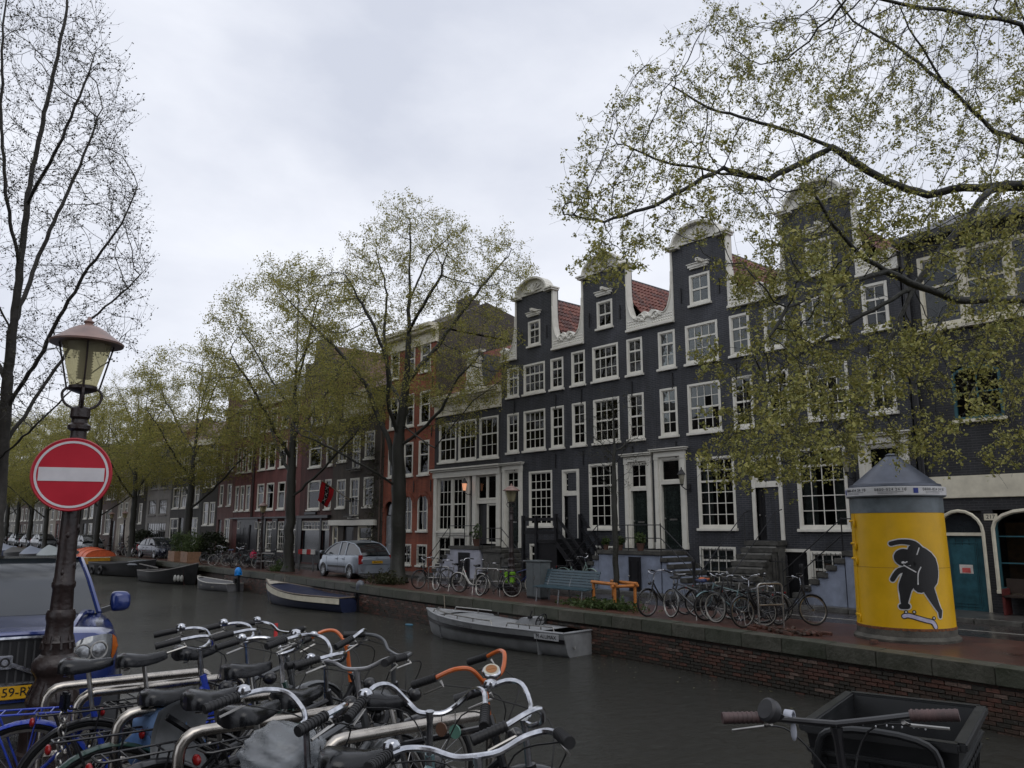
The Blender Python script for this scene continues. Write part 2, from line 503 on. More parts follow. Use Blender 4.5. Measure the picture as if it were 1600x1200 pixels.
for c in range(cols):
    for r in range(rows):
        xx = -3.0 - c * .218 - (.109 if r % 2 else 0)
        z = -1.03 + r * .0705
        k = RND.choices((0, 1, 2, 3), ((1, 3, 9, .1), (2, 4, 7, .1), (3, 5, 5, .3), (5, 5, 3, 1.2))[min(3, r // 2)])[0]
        y = quay_y(xx) + RND.uniform(-.006, .008)
        ang = math.atan((quay_y(xx - .3) - quay_y(xx + .3)) / -.6)
        if 5.6 < -xx < 12.2 and nb < 300:
            o = link('brick', bme[k], qw, (xx, y, z), (0, 0, ang)); nb += 1
        else:
            s = len(rest[k].v); rest[k].box(-.104, .104, 0, .06, 0, .058)
            rest[k].xf(Matrix.Translation((xx, y, z)) @ Matrix.Rotation(ang, 4, 'Z'), s)
for k, m in enumerate(BR_M):
    part('brick_courses', rest[k], m, qw, smooth=0, kind='stuff', fix=False)
COPE = mat('mossy_coping_stone', (.062, .06, .047), .5, var=.6, scale=2.6, bump=.7, bscale=18, dirt=(.022, .027, .012))
COPE2 = mat('mossy_coping_stone_dark', (.048, .05, .037), .5, var=.6, scale=2.6, bump=.6, bscale=18, dirt=(.025, .032, .014))
for k in range(118):
    L = 1.0 if k < 70 else 3.0
    xa = 2.0 - (k if k < 70 else 70 + (k - 70) * 3); xb = xa - L + .006
    ya, yb = quay_y(xa), quay_y(xb)
    d = RND.uniform(-.008, .008); dz = RND.uniform(-.006, .006)
    m = MB().add([(xa, ya - .05 + d, -.27), (xb, yb - .05 + d, -.27), (xb, yb + .42, -.27), (xa, ya + .42, -.27),
                  (xa, ya - .05 + d, .012 + dz), (xb, yb - .05 + d, .012 + dz), (xb, yb + .42, .012 + dz), (xa, ya + .42, .012 + dz)],
                 [(0, 3, 2, 1), (4, 5, 6, 7), (0, 1, 5, 4), (1, 2, 6, 5), (2, 3, 7, 6), (3, 0, 4, 7)])
    part('coping_stone', m, COPE if RND.random() < .6 else COPE2, qw, smooth=0, bev=.009)
kb = thing('kerb', 'row of dark kerb stones edging the house side pavement', 'kerb', (0, 0, 0))
KME = MB().box(-.49, .49, 0, .16, -.1, .104).mesh('kerb_stone', STONE, smooth=0, bev=.012)
for k in range(70):
    link('kerb_stone', KME, kb, (-3 - k, road_end + RND.uniform(-.006, .006), RND.uniform(-.005, .004)))
# broken patch of loose red clinkers
lp = thing('loose_clinkers', 'small heap of lifted red paving bricks beside the yellow column', 'brick heap', (-9.3, 15.75, 0))
LME = [MB().box(-.1, .1, -.035, .035, 0, .06).mesh('clinker', m, smooth=0, bev=.005) for m in (BR_M[0], BR_M[1])]
for k in range(46):
    link('clinker', LME[k % 2], lp, (RND.gauss(0, .42), RND.gauss(0, .14), RND.uniform(0, .03)), (RND.uniform(-.3, .3), RND.uniform(-.3, .3), RND.uniform(0, 3)))

# the row of houses on our own side, behind us: seen only mirrored in panes, paint and water
NBR = brick_mat('near_row_brick', (.07, .045, .036), (.05, .036, .03), (.05, .045, .04), var=.3)
def backrow(x0, x1, y, h, k):
    mb = MB(); mb.box(x0, x1, y - 10, y, -.1, h); mb.prism([(x0, h), (x1, h), ((x0 + x1) / 2, h + 2.4)], y - 10, y)
    o = struct('house_behind', mb, NBR, smooth=0)
    wm = MB()
    n = 3
    for f in range(3):
        for i in range(n):
            xc = x0 + (x1 - x0) * (i + .5) / n; wm.box(xc - .5, xc + .5, y, y + .04, 1 + 3 * f, 2.9 + 3 * f)
    part('windows', wm, DGLASS, o, smooth=0)
for k, x0 in enumerate([-74, -68.5, -62, -56, -50.5, -44, -38.5, -33, -27, -21, -15.5]): backrow(x0, x0 + 5.3, -7.5, (10.5, 11.5, 9.8)[k % 3], k)
for k, x0 in enumerate([6, 12, 18, 24, 30]): backrow(x0, x0 + 5.8, -7.5, (10.5, 11.5, 9.8)[k % 3], k)

# leaves and blossom scum floating by the wall
lg = np.random.default_rng(5); C = []
for _ in range(260):
    x = -lg.uniform(5, 45); C.append((x, quay_y(x) - abs(lg.normal(0, .9)) - .1, WATER_Z + .012))
me_v = []; 
for c in C:
    a = lg.random() * 6.3; s_ = lg.uniform(.02, .045)
    me_v += [(c[0] + s_ * cos(a), c[1] + s_ * sin(a), c[2]), (c[0] + .5 * s_ * cos(a + 1.6), c[1] + .5 * s_ * sin(a + 1.6), c[2] + .004), (c[0] - s_ * cos(a), c[1] - s_ * sin(a), c[2]), (c[0] + .5 * s_ * cos(a - 1.6), c[1] + .5 * s_ * sin(a - 1.6), c[2] + .004)]
o = part('floating_leaves', npmesh('floating_leaves', me_v, np.arange(len(me_v)).reshape(-1, 4), mat('wet_leaf', (.14, .13, .06), .5)), None); o['kind'] = 'stuff'
tag(o, 'scattered small leaves floating along the quay wall', 'floating leaves')
# ------------------------------------------------------------------ houses
YF = 22.5
WCACHE = {}
def cached(key, fn):
    if key not in WCACHE: WCACHE[key] = fn()
    return WCACHE[key]

def wall_grid(mb, x0, x1, z0, z1, holes, y=0., rev=.13):
    xs = sorted({x0, x1, *[v for h in holes for v in (h[0], h[1]) if x0 < v < x1]})
    zs = sorted({z0, z1, *[v for h in holes for v in (h[2], h[3]) if z0 < v < z1]})
    for a, b in zip(xs, xs[1:]):
        for c, d in zip(zs, zs[1:]):
            mx, mz = (a + b) / 2, (c + d) / 2
            if any(h[0] < mx < h[1] and h[2] < mz < h[3] for h in holes): continue
            mb.quad((a, y, c), (b, y, c), (b, y, d), (a, y, d))
    for h in holes:
        a, b, c, d = h[:4]
        mb.quad((a, y, c), (a, y, d), (a, y + rev, d), (a, y + rev, c))
        mb.quad((b, y, d), (b, y, c), (b, y + rev, c), (b, y + rev, d))
        mb.quad((a, y, c), (a, y + rev, c), (b, y + rev, c), (b, y, c))
        mb.quad((a, y, d), (b, y, d), (b, y + rev, d), (a, y + rev, d))

def ring(mb, x0, x1, z0, z1, t, y0, y1, tb=None):
    tb = tb or t
    mb.box(x0, x0 + t, y0, y1, z0, z1); mb.box(x1 - t, x1, y0, y1, z0, z1)
    mb.box(x0 + t, x1 - t, y0, y1, z1 - t, z1); mb.box(x0 + t, x1 - t, y0, y1, z0, z0 + tb)

def curtain_mesh(w, h, seed):
    r = random.Random(seed); n = max(6, int(w / .05)); rows = []
    ph = r.uniform(0, 6)
    for j in range(2):
        rows.append([(w * i / n, .016 * sin(i * 1.9 + ph) * (1 + .4 * j), h * j) for i in range(n + 1)])
    return MB().surf(rows).mesh('curtain', CURTAIN, smooth=60, fix=False)

def window(par, x, z, w, h, cols, up, lo, sill=True, curtain=None, m=None, fr=.085, glass=None, panes=True, bar=.026, label=None):
    """sash window: frame + sill + glazing bars + separate panes; x, z = lower left corner on the facade"""
    m = m or WHITE; glass = glass or GLASS
    w, h = round(w, 2), round(h, 2); key = (w, h, cols, tuple(up), tuple(lo), m.name, fr, bar)
    fb = fr * 1.15
    iw, ih = w - 2 * fr, h - fr - fb
    rows = list(lo) + list(up); tot = sum(rows); zc = [fb]
    for r in rows: zc.append(zc[-1] + ih * r / tot)
    def mk():
        a = MB(); ring(a, 0, w, 0, h, fr, -.02, .1, fb)
        b = MB()
        e = bar / 2
        for i in range(1, cols): b.box(fr + iw * i / cols - e, fr + iw * i / cols + e, .028, .062, fb, h - fr)
        for k in range(1, len(rows)):
            t = .032 if k == len(lo) and up else e
            y0, y1 = (.016, .075) if t > e else (.031, .058)
            b.box(fr + .001, w - fr - .001, y0, y1, zc[k] - t, zc[k] + t)
        t = .035
        b2 = MB(); ring(b2, fr, w - fr, fb, h - fr, .03, .022, .068); b.add(b2.v, b2.f)
        s = MB(); s.box(-.05, w + .05, -.10, .03, -.075, .012)
        return (a.mesh('window_frame', m, smooth=0, bev=.008), b.mesh('sash', m, smooth=0) if True else None, s.mesh('sill', m, smooth=0, bev=.008))
    fm, sm, sl = cached(key, mk)
    o = link('window', fm, par, (x, 0, z))
    if label: o['label'] = label
    link('sash', sm, o)
    if sill: link('sill', sl, o, (0, 0, 0))
    if panes:
        pw = iw / cols
        for k, r in enumerate(rows):
            ph = ih * r / tot
            pm = cached(('pane', round(pw, 3), round(ph, 3), glass.name), lambda: MB().box(-pw / 2, pw / 2, -.002, .002, -ph / 2, ph / 2).mesh('pane', glass, smooth=0))
            for i in range(cols):
                link('pane', pm, o, (fr + pw * (i + .5), .045, (zc[k] + zc[k + 1]) / 2), (radians(RND.gauss(0, .55)), 0, radians(RND.gauss(0, .55))))
    else:
        pm = cached(('pane1', iw, ih, glass.name), lambda: MB().box(0, iw, -.002, .002, 0, ih).mesh('pane', glass, smooth=0))
        link('pane', pm, o, (fr, .045, fb), (radians(RND.gauss(0, .3)), 0, radians(RND.gauss(0, .3))))
    if curtain:
        for c in (curtain if isinstance(curtain, (list, tuple)) else [curtain]):
            cw = {'l': iw * .32, 'r': iw * .32, 'f': iw, 'b': iw}[c]; ch = ih if c != 'b' else ih * .45
            cm = cached(('cur', round(cw, 2), round(ch, 2)), lambda: curtain_mesh(cw, ch, 3))
            link('curtain', cm, o, (fr if c != 'r' else w - fr - cw, .17, fb))
    return o

def arch_poly(w, h, n=10):
    """rectangle with a round top, total height h"""
    r = w / 2; s = h - r
    return [(0, 0), (w, 0)] + [(r + r * cos(a), s + r * sin(a)) for a in [pi * i / n for i in range(n + 1)]]

def arch_window(par, x, z, w, h, m, glass=None, bars=(1, 2), name='window', flat=1.0, sillm=None):
    glass = glass or GLASS
    n = 12; r = w / 2; rise = r * flat; s = h - rise
    def outline(i): return [(i, i), (w - i, i)] + [(r + (r - i) * cos(a), s + (rise - i) * sin(a)) for a in [pi * k / n for k in range(n + 1)]]
    a, b = outline(0), outline(.07)
    mb = MB(); k = len(a)
    for y in (-.015, .1):
        for i in range(k):
            j = (i + 1) % k
            mb.quad((*[a[i][0]], y, a[i][1]), (a[j][0], y, a[j][1]), (b[j][0], y, b[j][1]), (b[i][0], y, b[i][1]))
    for P in (a, b):
        for i in range(k):
            j = (i + 1) % k
            mb.quad((P[i][0], -.015, P[i][1]), (P[j][0], -.015, P[j][1]), (P[j][0], .1, P[j][1]), (P[i][0], .1, P[i][1]))
    o = part(name, mb, m, par, (x, 0, z), smooth=0)
    sb = MB()
    for i in range(1, bars[0] + 1): sb.box(w * i / (bars[0] + 1) - .016, w * i / (bars[0] + 1) + .016, .02, .06, .07, h - .08)
    for i in range(1, bars[1] + 1): sb.box(.07, w - .07, .024, .056, h * i / (bars[1] + 1) - .016, h * i / (bars[1] + 1) + .016)
    if sb.v: part('sash', sb, m, o, smooth=0)
    part('pane', MB().prism(outline(.06), .045, .05), glass, o, smooth=0)
    part('sill', MB().box(-.06, w + .06, -.1, .03, -.09, -.002), sillm or m, o, smooth=0, bev=.008)
    return o

def door(par, x, z, w, h, m, panels=2, slot=True, knob=True, name='door', y=.09):
    mb = MB(); mb.box(0, w, 0, .05, 0, h)
    for k in range(panels):
        a = h * (.08 + k * .88 / panels); b = h * (.08 + (k + 1) * .88 / panels) - .08
        ring(mb, w * .14, w * .86, a, b, .025, -.014, .0)
        mb.box(w * .22, w * .78, -.012, 0, a + .07, b - .07)
    o = part(name, mb, m, par, (x, y, z), smooth=0)
    if slot: part('letterbox', MB().box(w * .3, w * .7, -.022, -.013, h * .44, h * .44 + .055), STEEL, o, smooth=0)
    if knob: part('handle', MB().ell((w * .1, -.05, h * .47), .03, .03, .03, 8, 6).tube([(w * .1, -.03, h * .47), (w * .1, 0, h * .47)], .014, 6), STEEL, o)
    return o

def doorway(par, x0, x1, z0, z1, fan, dm, ent=True, cols=2, leaf=2, slot=True, pil=.17, fcols=2, frows=2, glassdoor=False):
    """white surround with pilasters and a moulded top, fanlight above a panelled door"""
    mb = MB()
    mb.box(x0, x0 + pil, -.09, .02, z0, z1 - .3); mb.box(x1 - pil, x1, -.09, .02, z0, z1 - .3)
    for s in (x0, x1 - pil):
        mb.box(s - .02, s + pil + .02, -.11, .02, z0, z0 + .22); mb.box(s - .015, s + pil + .015, -.11, .02, z1 - .38, z1 - .3)
    o = part('door_surround', mb, WHITE, par, smooth=0, bev=.006)
    e = MB(); e.box(x0 - .02, x1 + .02, -.1, .02, z1 - .298, z1 - .1)
    if ent: e.box(x0 - .09, x1 + .09, -.2, .02, z1 - .098, z1 - .04); e.box(x0 - .13, x1 + .13, -.25, .02, z1 - .038, z1)
    part('entablature', e, WHITE, o, smooth=0, bev=.006)
    ix0, ix1 = x0 + pil, x1 - pil; zt = z1 - .3
    j = MB(); j.box(ix0, ix0 + .08, -.03, .1, z0, zt); j.box(ix1 - .08, ix1, -.03, .1, z0, zt); j.box(ix0 + .08, ix1 - .08, -.03, .1, zt - .07, zt)
    j.box(ix0 + .08, ix1 - .08, -.03, .1, zt - fan - .1, zt - fan)
    part('door_frame', j, WHITE, o, smooth=0, bev=.005)
    window(par, ix0 + .08, zt - fan, ix1 - ix0 - .16, fan - .07, fcols, [1] * frows, [], sill=False, fr=.035)
    dw, dh = ix1 - ix0 - .16, zt - fan - .1 - z0
    door(par, ix0 + .08, z0, dw, dh, dm, 2, slot)
    return o

def roof_tiles(par, xr, zr, xe, ze, y0, y1, ncol, sub=True):
    """right-hand slope of a gable roof: rows of single pantiles, only the part the street shows"""
    dx, dz = xe - xr, ze - zr; L = sqrt(dx * dx + dz * dz); ang = atan2(-dz, dx)
    nr = int(L / .27)
    def mk():
        mb = MB(); tw, tl = .225, .31; rows = []
        for j in (0, 1):
            rows.append([(tl * j, tw * i / 6, .034 + .036 * sin(2 * pi * i / 6 - .9) + (.03 if j else -.008)) for i in range(7)])
        mb.surf(rows); lip = [(tl, tw * i / 6, -.02 + .036 * sin(2 * pi * i / 6 - .9) + .012) for i in range(7)]
        mb.surf([rows[1], lip])
        mb.xf(Matrix.Rotation(ang, 4, 'Y'))
        return [mb.mesh('roof_tile', t, smooth=50, fix=False) for t in (TILE, TILE_B, TILE_C)]
    ms = cached(('tile', round(ang, 3)), mk)
    rest = MB()
    for r in range(nr):
        for c in range(int((y1 - y0) / .2)):
            s = .27 * r
            p = (xr + dx * s / L, y0 + c * .2, zr + dz * s / L + .012)
            if c < ncol:
                link('roof_tile', ms[RND.choices((0, 1, 2), (5, 3, 2))[0]], par, p, (0, RND.gauss(0, .012), RND.gauss(0, .012)))
TILE_B = mat('dark_pantile', (.10, .036, .028), .5, var=.45, scale=2.2, bump=.3, bscale=40)
TILE_C = mat('pale_pantile', (.22, .085, .06), .55, var=.4, scale=2.2, bump=.3, bscale=40)

def shell(t, x0, x1, zt, m, holes, depth=9., side=None, low=-.05, name='wall', right=True, left=True):
    mb = MB(); wall_grid(mb, x0, x1, low, zt, holes)
    part(name, mb, m, t, smooth=0, fix=False)
    s = MB()
    s.quad((x1, 0, low), (x1, depth, low), (x1, depth, zt), (x1, 0, zt))
    s.quad((x0, depth, low), (x0, 0, low), (x0, 0, zt), (x0, depth, zt))
    s.quad((x1, depth, low), (x0, depth, low), (x0, depth, zt), (x1, depth, zt))
    part('side_wall', s, side or m, t, smooth=0, fix=False)
    f = MB()
    for z in (1.85, 4.75, 7.35):
        if z < zt - .5: f.box(x0 + .01, x1 - .01, .35, depth - .02, z, z + .2)
    part('floors', f, mat('dim_room', (.06, .055, .045), .8), t, smooth=0)

def anchors(t, spots, m=None):
    """wrought iron wall ties"""
    me = cached('tie', lambda: MB().bar((0, -.03, -.28), (0, -.03, .28), .035, .035, (1, 0, 0)).bar((-.05, -.03, .1), (.05, -.03, .1), .03, .03).mesh('wall_tie', IRON, smooth=0))
    for x, z in spots: link('wall_tie', me, t, (x, 0, z))

BLUEBLACK = brick_mat('blue_black_brick', (.035, .037, .045), (.024, .026, .032), (.066, .067, .072), var=.42, rough=.6, bump=.7)
BLACKB = brick_mat('black_brick', (.023, .023, .026), (.016, .017, .019), (.042, .042, .044), var=.45, rough=.6, bump=.7)
BLUEWALL = mat('pale_blue_plaster', (.20, .23, .30), .7, var=.35, scale=2.2, bump=.2, dirt=(.10, .10, .10))
BRONZE = mat('oak_brown', (.05, .028, .016), .5)

NECK = [dict(x0=-26.7, x1=-22.6, c=-24.53, gw=.77), dict(x0=-22.6, x1=-18.3, c=-20.47, gw=.82), dict(x0=-18.3, x1=-13.9, c=-16.0, gw=.86), dict(x0=-13.9, x1=-9.25, c=-11.6, gw=.84)]

def gable_ornament(t, c, hw, zb, zn, x0, x1):
    """claw pieces beside the neck, crowning arch, hoist beam"""
    for s, xe in ((-1, x0), (1, x1)):
        e = abs(xe - c) - hw
        prof = [(0, zn)] + [(-0.0, zn)]
        out = [(.075, zn), (.08, zn - .7), (.10, zn - 1.2), (.155, zn - 1.62), (.27, zn - 1.96), (.39, zn - 2.1), (.48, zn - 2.14)]
        out = [(min(a, e * .6), z) for a, z in out]
        b0 = zn - 2.12 + .02
        out += [(e * .66, b0 + .05), (e * .74, b0 + .13), (e * .84, b0 + .16), (e * .93, b0 + .1), (e, b0 + .02)]
        poly = [(c + s * hw, zb)] + [(c + s * hw, zn)] + [(c + s * (hw + a), z) for a, z in out] + [(xe, zb)]
        if s < 0: poly = poly[::-1]
        o = part('claw_piece', MB().prism(poly, -.05, .22), WHITE, t, smooth=0)
        mo = MB(); mo.bar((c + s * hw, -.06, zb - .03), (xe, -.06, zb - .03), .16, .09)
        part('moulding', mo, WHITE, o, smooth=0, bev=.01)
        sc_ = MB()                                  # carved scroll and shells
        pts = []
        for i in range(22):
            a = i * .48; r = .16 * (1 - i / 26)
            pts.append((c + s * (hw + e * .68 + r * cos(a)), -.075, b0 - .09 + r * sin(a)))
        sc_.tube(pts, [.034 * (1 - i / 34) for i in range(22)], 6)
        sc_.tube([(c + s * (hw + a - .03), -.065, z - .03) for a, z in out[1:8]], .03, 6)
        for i in range(7):
            sc_.ell((c + s * (hw + e * (.5 + .075 * i)), -.07, b0 - .12 + .06 * sin(i * 1.3)), .065, .05, .07, 7, 5)
        for i in range(9):
            for j in range(3):
                sc_.ell((c + s * (hw + .09 + .105 * i * min(1, e / .95)), -.05, zb + .12 + .1 * j), .045, .024, .045, 6, 4)
        part('carving', sc_, WHITE, o)
    # top: cornice returns and arched pediment
    w = hw + .1
    top = MB()
    top.box(c - w - .05, c - w + .46, -.2, .25, zn + .0, zn + .07); top.box(c + w - .46, c + w + .05, -.2, .25, zn, zn + .07)
    top.box(c - w - .1, c - w + .4, -.26, .25, zn + .072, zn + .13); top.box(c + w - .4, c + w + .1, -.26, .25, zn + .072, zn + .13)
    n = 14; R = hw * .86; rise = .66
    arc = [(c + R * cos(pi - pi * i / n), zn + .1 + rise * sin(pi * i / n)) for i in range(n + 1)]
    top.prism([(x, z) for x, z in arc], -.06, .22)
    o = part('pediment', top, WHITE, t, smooth=30)
    arch = MB()
    for (xa, za), (xb, zb2) in zip(arc, arc[1:]):
        arch.bar((xa, -.09, za), (xb, -.09, zb2), .26, .08, (0, 1, 0)) if False else arch.bar((xa, -.02, za), (xb, -.02, zb2), .46, .085)
    part('arch_moulding', arch, WHITE, o, smooth=0)
    orn = MB()
    for i in range(7):
        a = pi * (i + .5) / 7
        orn.tube([(c, -.07, zn + .16), (c + .3 * R * cos(a), -.11, zn + .16 + .22 * sin(a)), (c + .62 * R * cos(a), -.075, zn + .14 + .42 * sin(a))], [.03, .045, .015], 6)
    orn.ell((c, -.09, zn + .2), .1, .06, .1, 8, 6)
    part('shell_ornament', orn, WHITE, o)
    hb = MB(); hb.box(c + .12, c + .25, -.38, .1, zn - .76, zn - .64); hb.box(c - .42, c + .42, -.1, .02, zn - .84, zn - .74); hb.box(c - .36, c + .36, -.08, .02, zn - .9, zn - .842)
    hb.box(c - .46, c + .46, -.13, .02, zn - .738, zn - .7)
    part('hoist_beam', hb, WHITE, t, smooth=0, bev=.008)

def neck_house(i, name, label, front, extra_holes, fill):
    d = NECK[i]; x0, x1, c = d['x0'], d['x1'], d['c']
    t = thing(name, label, 'canal house', (c, YF, 0), 0, 'neck gabled canal houses')
    X0, X1 = x0 - c, x1 - c; hw = 1.13; zb, zn = 9.47, 12.02
    holes = list(extra_holes); wins = []
    s = (X1 - X0) / 4.2
    nl, nr_ = d.get('nl', -1.83 * s + .02), 1.83 * s - .02
    f3 = [(nl, .76, 2), (-.69, 1.34, 4), (nr_ - .78, .76, 2)]
    for x, w, cn in f3:
        h3 = (1.38 if i else 1.3)
        wins.append((x, 7.77, w, h3, cn, [1], [1, 1])); wins.append((x, 5.36, w, 1.7, cn, [1, 1], [1, 1]))
    wins.append((-d['gw'] / 2, 9.83, d['gw'], 1.1, 2, [1], [1] if i else [1, 1]))
    wins += front
    for q in wins: holes.append((q[0], q[0] + q[2], q[1], q[1] + q[3]))
    mb = MB()
    wall_grid(mb, X0, X1, -.05, zb, [h for h in holes if h[3] < zb])
    wall_grid(mb, -hw, hw, zb, zn + .12, [h for h in holes if h[3] >= zb])
    for sx in (-hw, hw): mb.quad((sx, 0, zb), (sx, .35, zb), (sx, .35, zn + .1), (sx, 0, zn + .1))
    mb.quad((-hw, .35, zb), (hw, .35, zb), (hw, .35, zn + .1), (-hw, .35, zn + .1))
    part('wall', mb, BLUEBLACK, t, smooth=0, fix=False)
    s2 = MB()
    s2.quad((X1, 0, -.05), (X1, 9, -.05), (X1, 9, zb), (X1, 0, zb)); s2.quad((X0, 9, -.05), (X0, 0, -.05), (X0, 0, zb), (X0, 9, zb))
    s2.add([(X0, 9, -.05), (X1, 9, -.05), (X1, 9, zb), (0, 9, 12.02), (X0, 9, zb)], [(0, 1, 2, 3, 4)])
    part('side_wall', s2, BLUEBLACK, t, smooth=0, fix=False)
    f = MB()
    for z in (1.85, 4.8, 7.3, 9.4): f.box(X0 + .01, X1 - .01, .36, 8.98, z, z + .15)
    part('floors', f, mat('dim_room', (.06, .055, .045), .8), t, smooth=0)
    k = 0
    for q in wins:
        x, z, w, h, cn, up, lo = q[:7]
        cur = q[7] if len(q) > 7 else RND.choice([None, None, None, 'l', ('l', 'r'), 'r', 'b', None])
        window(t, x, z, w, h, cn, up, lo, curtain=cur)
    gable_ornament(t, 0, hw, zb, zn, X0, X1)
    r = MB()
    r.quad((0, .23, 12.02), (X1, .23, zb), (X1, 9, zb), (0, 9, 12.02)); r.quad((0, .23, 12.02), (0, 9, 12.02), (X0, 9, zb), (X0, .23, zb))
    ro = part('roof', r, TILE_B, t, smooth=0, fix=False)
    part('ridge', MB().tube([(0, .23, 12.05), (0, 9, 12.05)], .085, 8), mat('dark_ridge_tile', (.035, .03, .032), .6), ro)
    roof_tiles(ro, .05, 12.0, X1, zb + .02, .235, 5.5, 26)
    anchors(t, [(-1.3, 7.05 + .25), (1.3, 7.25), (-1.25, 4.85), (1.25, 4.85), (-.8, 10.3), (.8, 10.3)])
    fill(t)
    return t

def basement(t, x, w, z=.72, h=.85, cols=4, bars=True, lo=(1,), up=(1,)):
    o = window(t, x, z, w, h, cols, list(up), list(lo), curtain='f')
    if bars:
        g = MB()
        for i in range(int(w / .14)): g.tube([(.1 + .14 * i, -.05, .05), (.1 + .14 * i, -.05, h - .04)], .008, 5)
        g.tube([(.03, -.05, h * .3), (w - .03, -.05, h * .3)], .01, 5); g.tube([(.03, -.05, h * .75), (w - .03, -.05, h * .75)], .01, 5)
        part('window_bars', g, IRON, o)

# A: window, plain door, doorway shared with the corner of the cornice house
def fillA(t):
    c = NECK[0]['c']
    doorway(t, -26.55 - c, -25.3 - c, 1.36, 4.92, .8, DARKGREEN)
    x0, x1 = -22.9 - c, -22.0 - c + .0
    window(t, x0 + .1, 3.55, .72, .82, 3, [1, 1, 1], [], sill=False, fr=.05)
    j = MB(); j.box(x0, x0 + .1, -.05, .1, 1.78, 4.45); j.box(x0 + .82, x0 + .92, -.05, .1, 1.78, 4.45); j.box(x0 + .1, x0 + .82, -.05, .1, 4.37, 4.45); j.box(x0 + .1, x0 + .82, -.05, .1, 3.42, 3.55)
    part('door_frame', j, WHITE, t, smooth=0, bev=.006)
    door(t, x0 + .1, 1.78, .72, 1.64, BLACKP)
    basement(t, -24.87 - c, 1.3, .72, .82, bars=False)
neck_house(0, 'neck_gable_house', 'blue black neck gable house with the lowest gable next to the white corniced house',
           [(-24.9 + 24.53, 2.25, 1.4, 2.24, 4, [1, 1], [1, 1, 1, 1])],
           [(-22.8 + 24.53, -22.08 + 24.53, 1.78, 4.37), (-26.38 + 24.53, -25.47 + 24.53, 1.36, 4.62), (-24.87 + 24.53, -23.57 + 24.53, .72, 1.54)], fillA)
def fillB(t):
    c = NECK[1]['c']
    doorway(t, -19.6 - c, -18.36 - c, 1.46, 4.84, .95, DARKGREEN)
    basement(t, -21.2 - c, 1.3, .7, .82, bars=True)
neck_house(1, 'neck_gable_house', 'blue black neck gable house behind the young tree, second gable from the lowest',
           [(-21.46 + 20.47, 2.15, 1.48, 2.44, 4, [1, 1], [1, 1, 1, 1], None)],
           [(-19.43 + 20.47, -18.53 + 20.47, 1.46, 4.54), (-21.2 + 20.47, -19.9 + 20.47, .7, 1.52)], fillB)
def fillC(t):
    c = NECK[2]['c']
    doorway(t, -18.2 - c, -16.88 - c, 1.46, 4.92, .85, DARKGREEN, fcols=1, frows=1)
    x0 = -14.34 - c
    window(t, x0 + .12, 3.55, .82, .78, 1, [1], [], sill=False, fr=.05)
    j = MB(); j.box(x0, x0 + .12, -.05, .1, 1.8, 4.42); j.box(x0 + .94, x0 + 1.06, -.05, .1, 1.8, 4.42); j.box(x0 + .12, x0 + .94, -.05, .1, 4.33, 4.42); j.box(x0 + .12, x0 + .94, -.05, .1, 3.42, 3.55)
    part('door_frame', j, WHITE, t, smooth=0, bev=.006)
    door(t, x0 + .12, 1.8, .82, 1.62, BLACKP)
    basement(t, -16.45 - c, 1.4, .33, 1.24, bars=True, lo=(1, 1))
neck_house(2, 'neck_gable_house', 'blue black neck gable house with a wall lantern between its door and big window',
           [(-16.42 + 16.0, 2.15, 1.46, 2.36, 4, [1, 1], [1, 1, 1, 1], ('l',))],
           [(-14.22 + 16, -13.4 + 16, 1.8, 4.33), (-18.03 + 16, -17.05 + 16, 1.46, 4.62), (-16.45 + 16, -15.05 + 16, .33, 1.57)], fillC)
def fillD(t):
    c = NECK[3]['c']
    doorway(t, -10.8 - c, -9.4 - c, 1.6, 4.8, .95, DARKGREEN, fcols=1, frows=1)
    basement(t, -12.5 - c, 1.3, .42, 1.08, bars=True)
    door(t, -13.3 - c, .05, .72, 1.4, BLACKP, 1, slot=False)
    j = MB(); ring(j, -13.4 - c, -12.5 - c, .0, 1.55, .09, -.04, .1)
    part('door_frame', j, WHITE, t, smooth=0)
neck_house(3, 'neck_gable_house', 'blue black neck gable house half hidden by the yellow green elm beside the yellow column',
           [(-12.78 + 11.6, 2.13, 1.58, 2.4, 4, [1], [1, 1, 1, 1], ('l', 'r'))],
           [(-10.63 + 11.6, -9.57 + 11.6, 1.6, 4.5), (-12.5 + 11.6, -11.2 + 11.6, .42, 1.5), (-13.31 + 11.6, -12.59 + 11.6, .05, 1.46)], fillD)

# ---- Z: black house with a white cornice and a big white ground floor front
t = thing('cornice_house', 'black brick house with white cornice, dormer and tall white framed ground floor front', 'canal house', (-29.2, YF, 0))
zx = lambda x: x + 29.2
holes = [(zx(-31.34), zx(-29.97), 5.24, 7.1), (zx(-29.79), zx(-28.45), 5.24, 7.1), (zx(-28.23), zx(-26.89), 5.24, 7.1), (zx(-31.5), zx(-26.75), .3, 4.6)]
shell(t, zx(-31.7), zx(-26.7), 8.3, BLACKB, holes)
for h in holes[:3]: window(t, h[0], h[2], h[1] - h[0], h[3] - h[2], 3, [1.4], [1, 1], curtain=RND.choice(['l', ('l', 'r')]))
fr = MB()
for x in (-31.62, -28.62, -26.95): fr.box(zx(x), zx(x) + .26, -.1, .12, .25, 4.52)
fr.box(zx(-28.88) - .2, zx(-28.88) - .02, -.03, .12, 1.0, 4.5)
fr.box(zx(-31.36), zx(-28.9), -.05, .12, 1.84, 2.0)
front = part('shop_front', fr, WHITE, t, smooth=0, bev=.008)
e = MB(); e.box(zx(-31.66), zx(-26.7), -.14, .02, 4.5, 4.78); e.box(zx(-31.7), zx(-26.66), -.24, .02, 4.782, 4.86); e.box(zx(-31.74), zx(-26.62), -.32, .02, 4.862, 4.93)
part('cornice', e, WHITE, front, smooth=0, bev=.006)
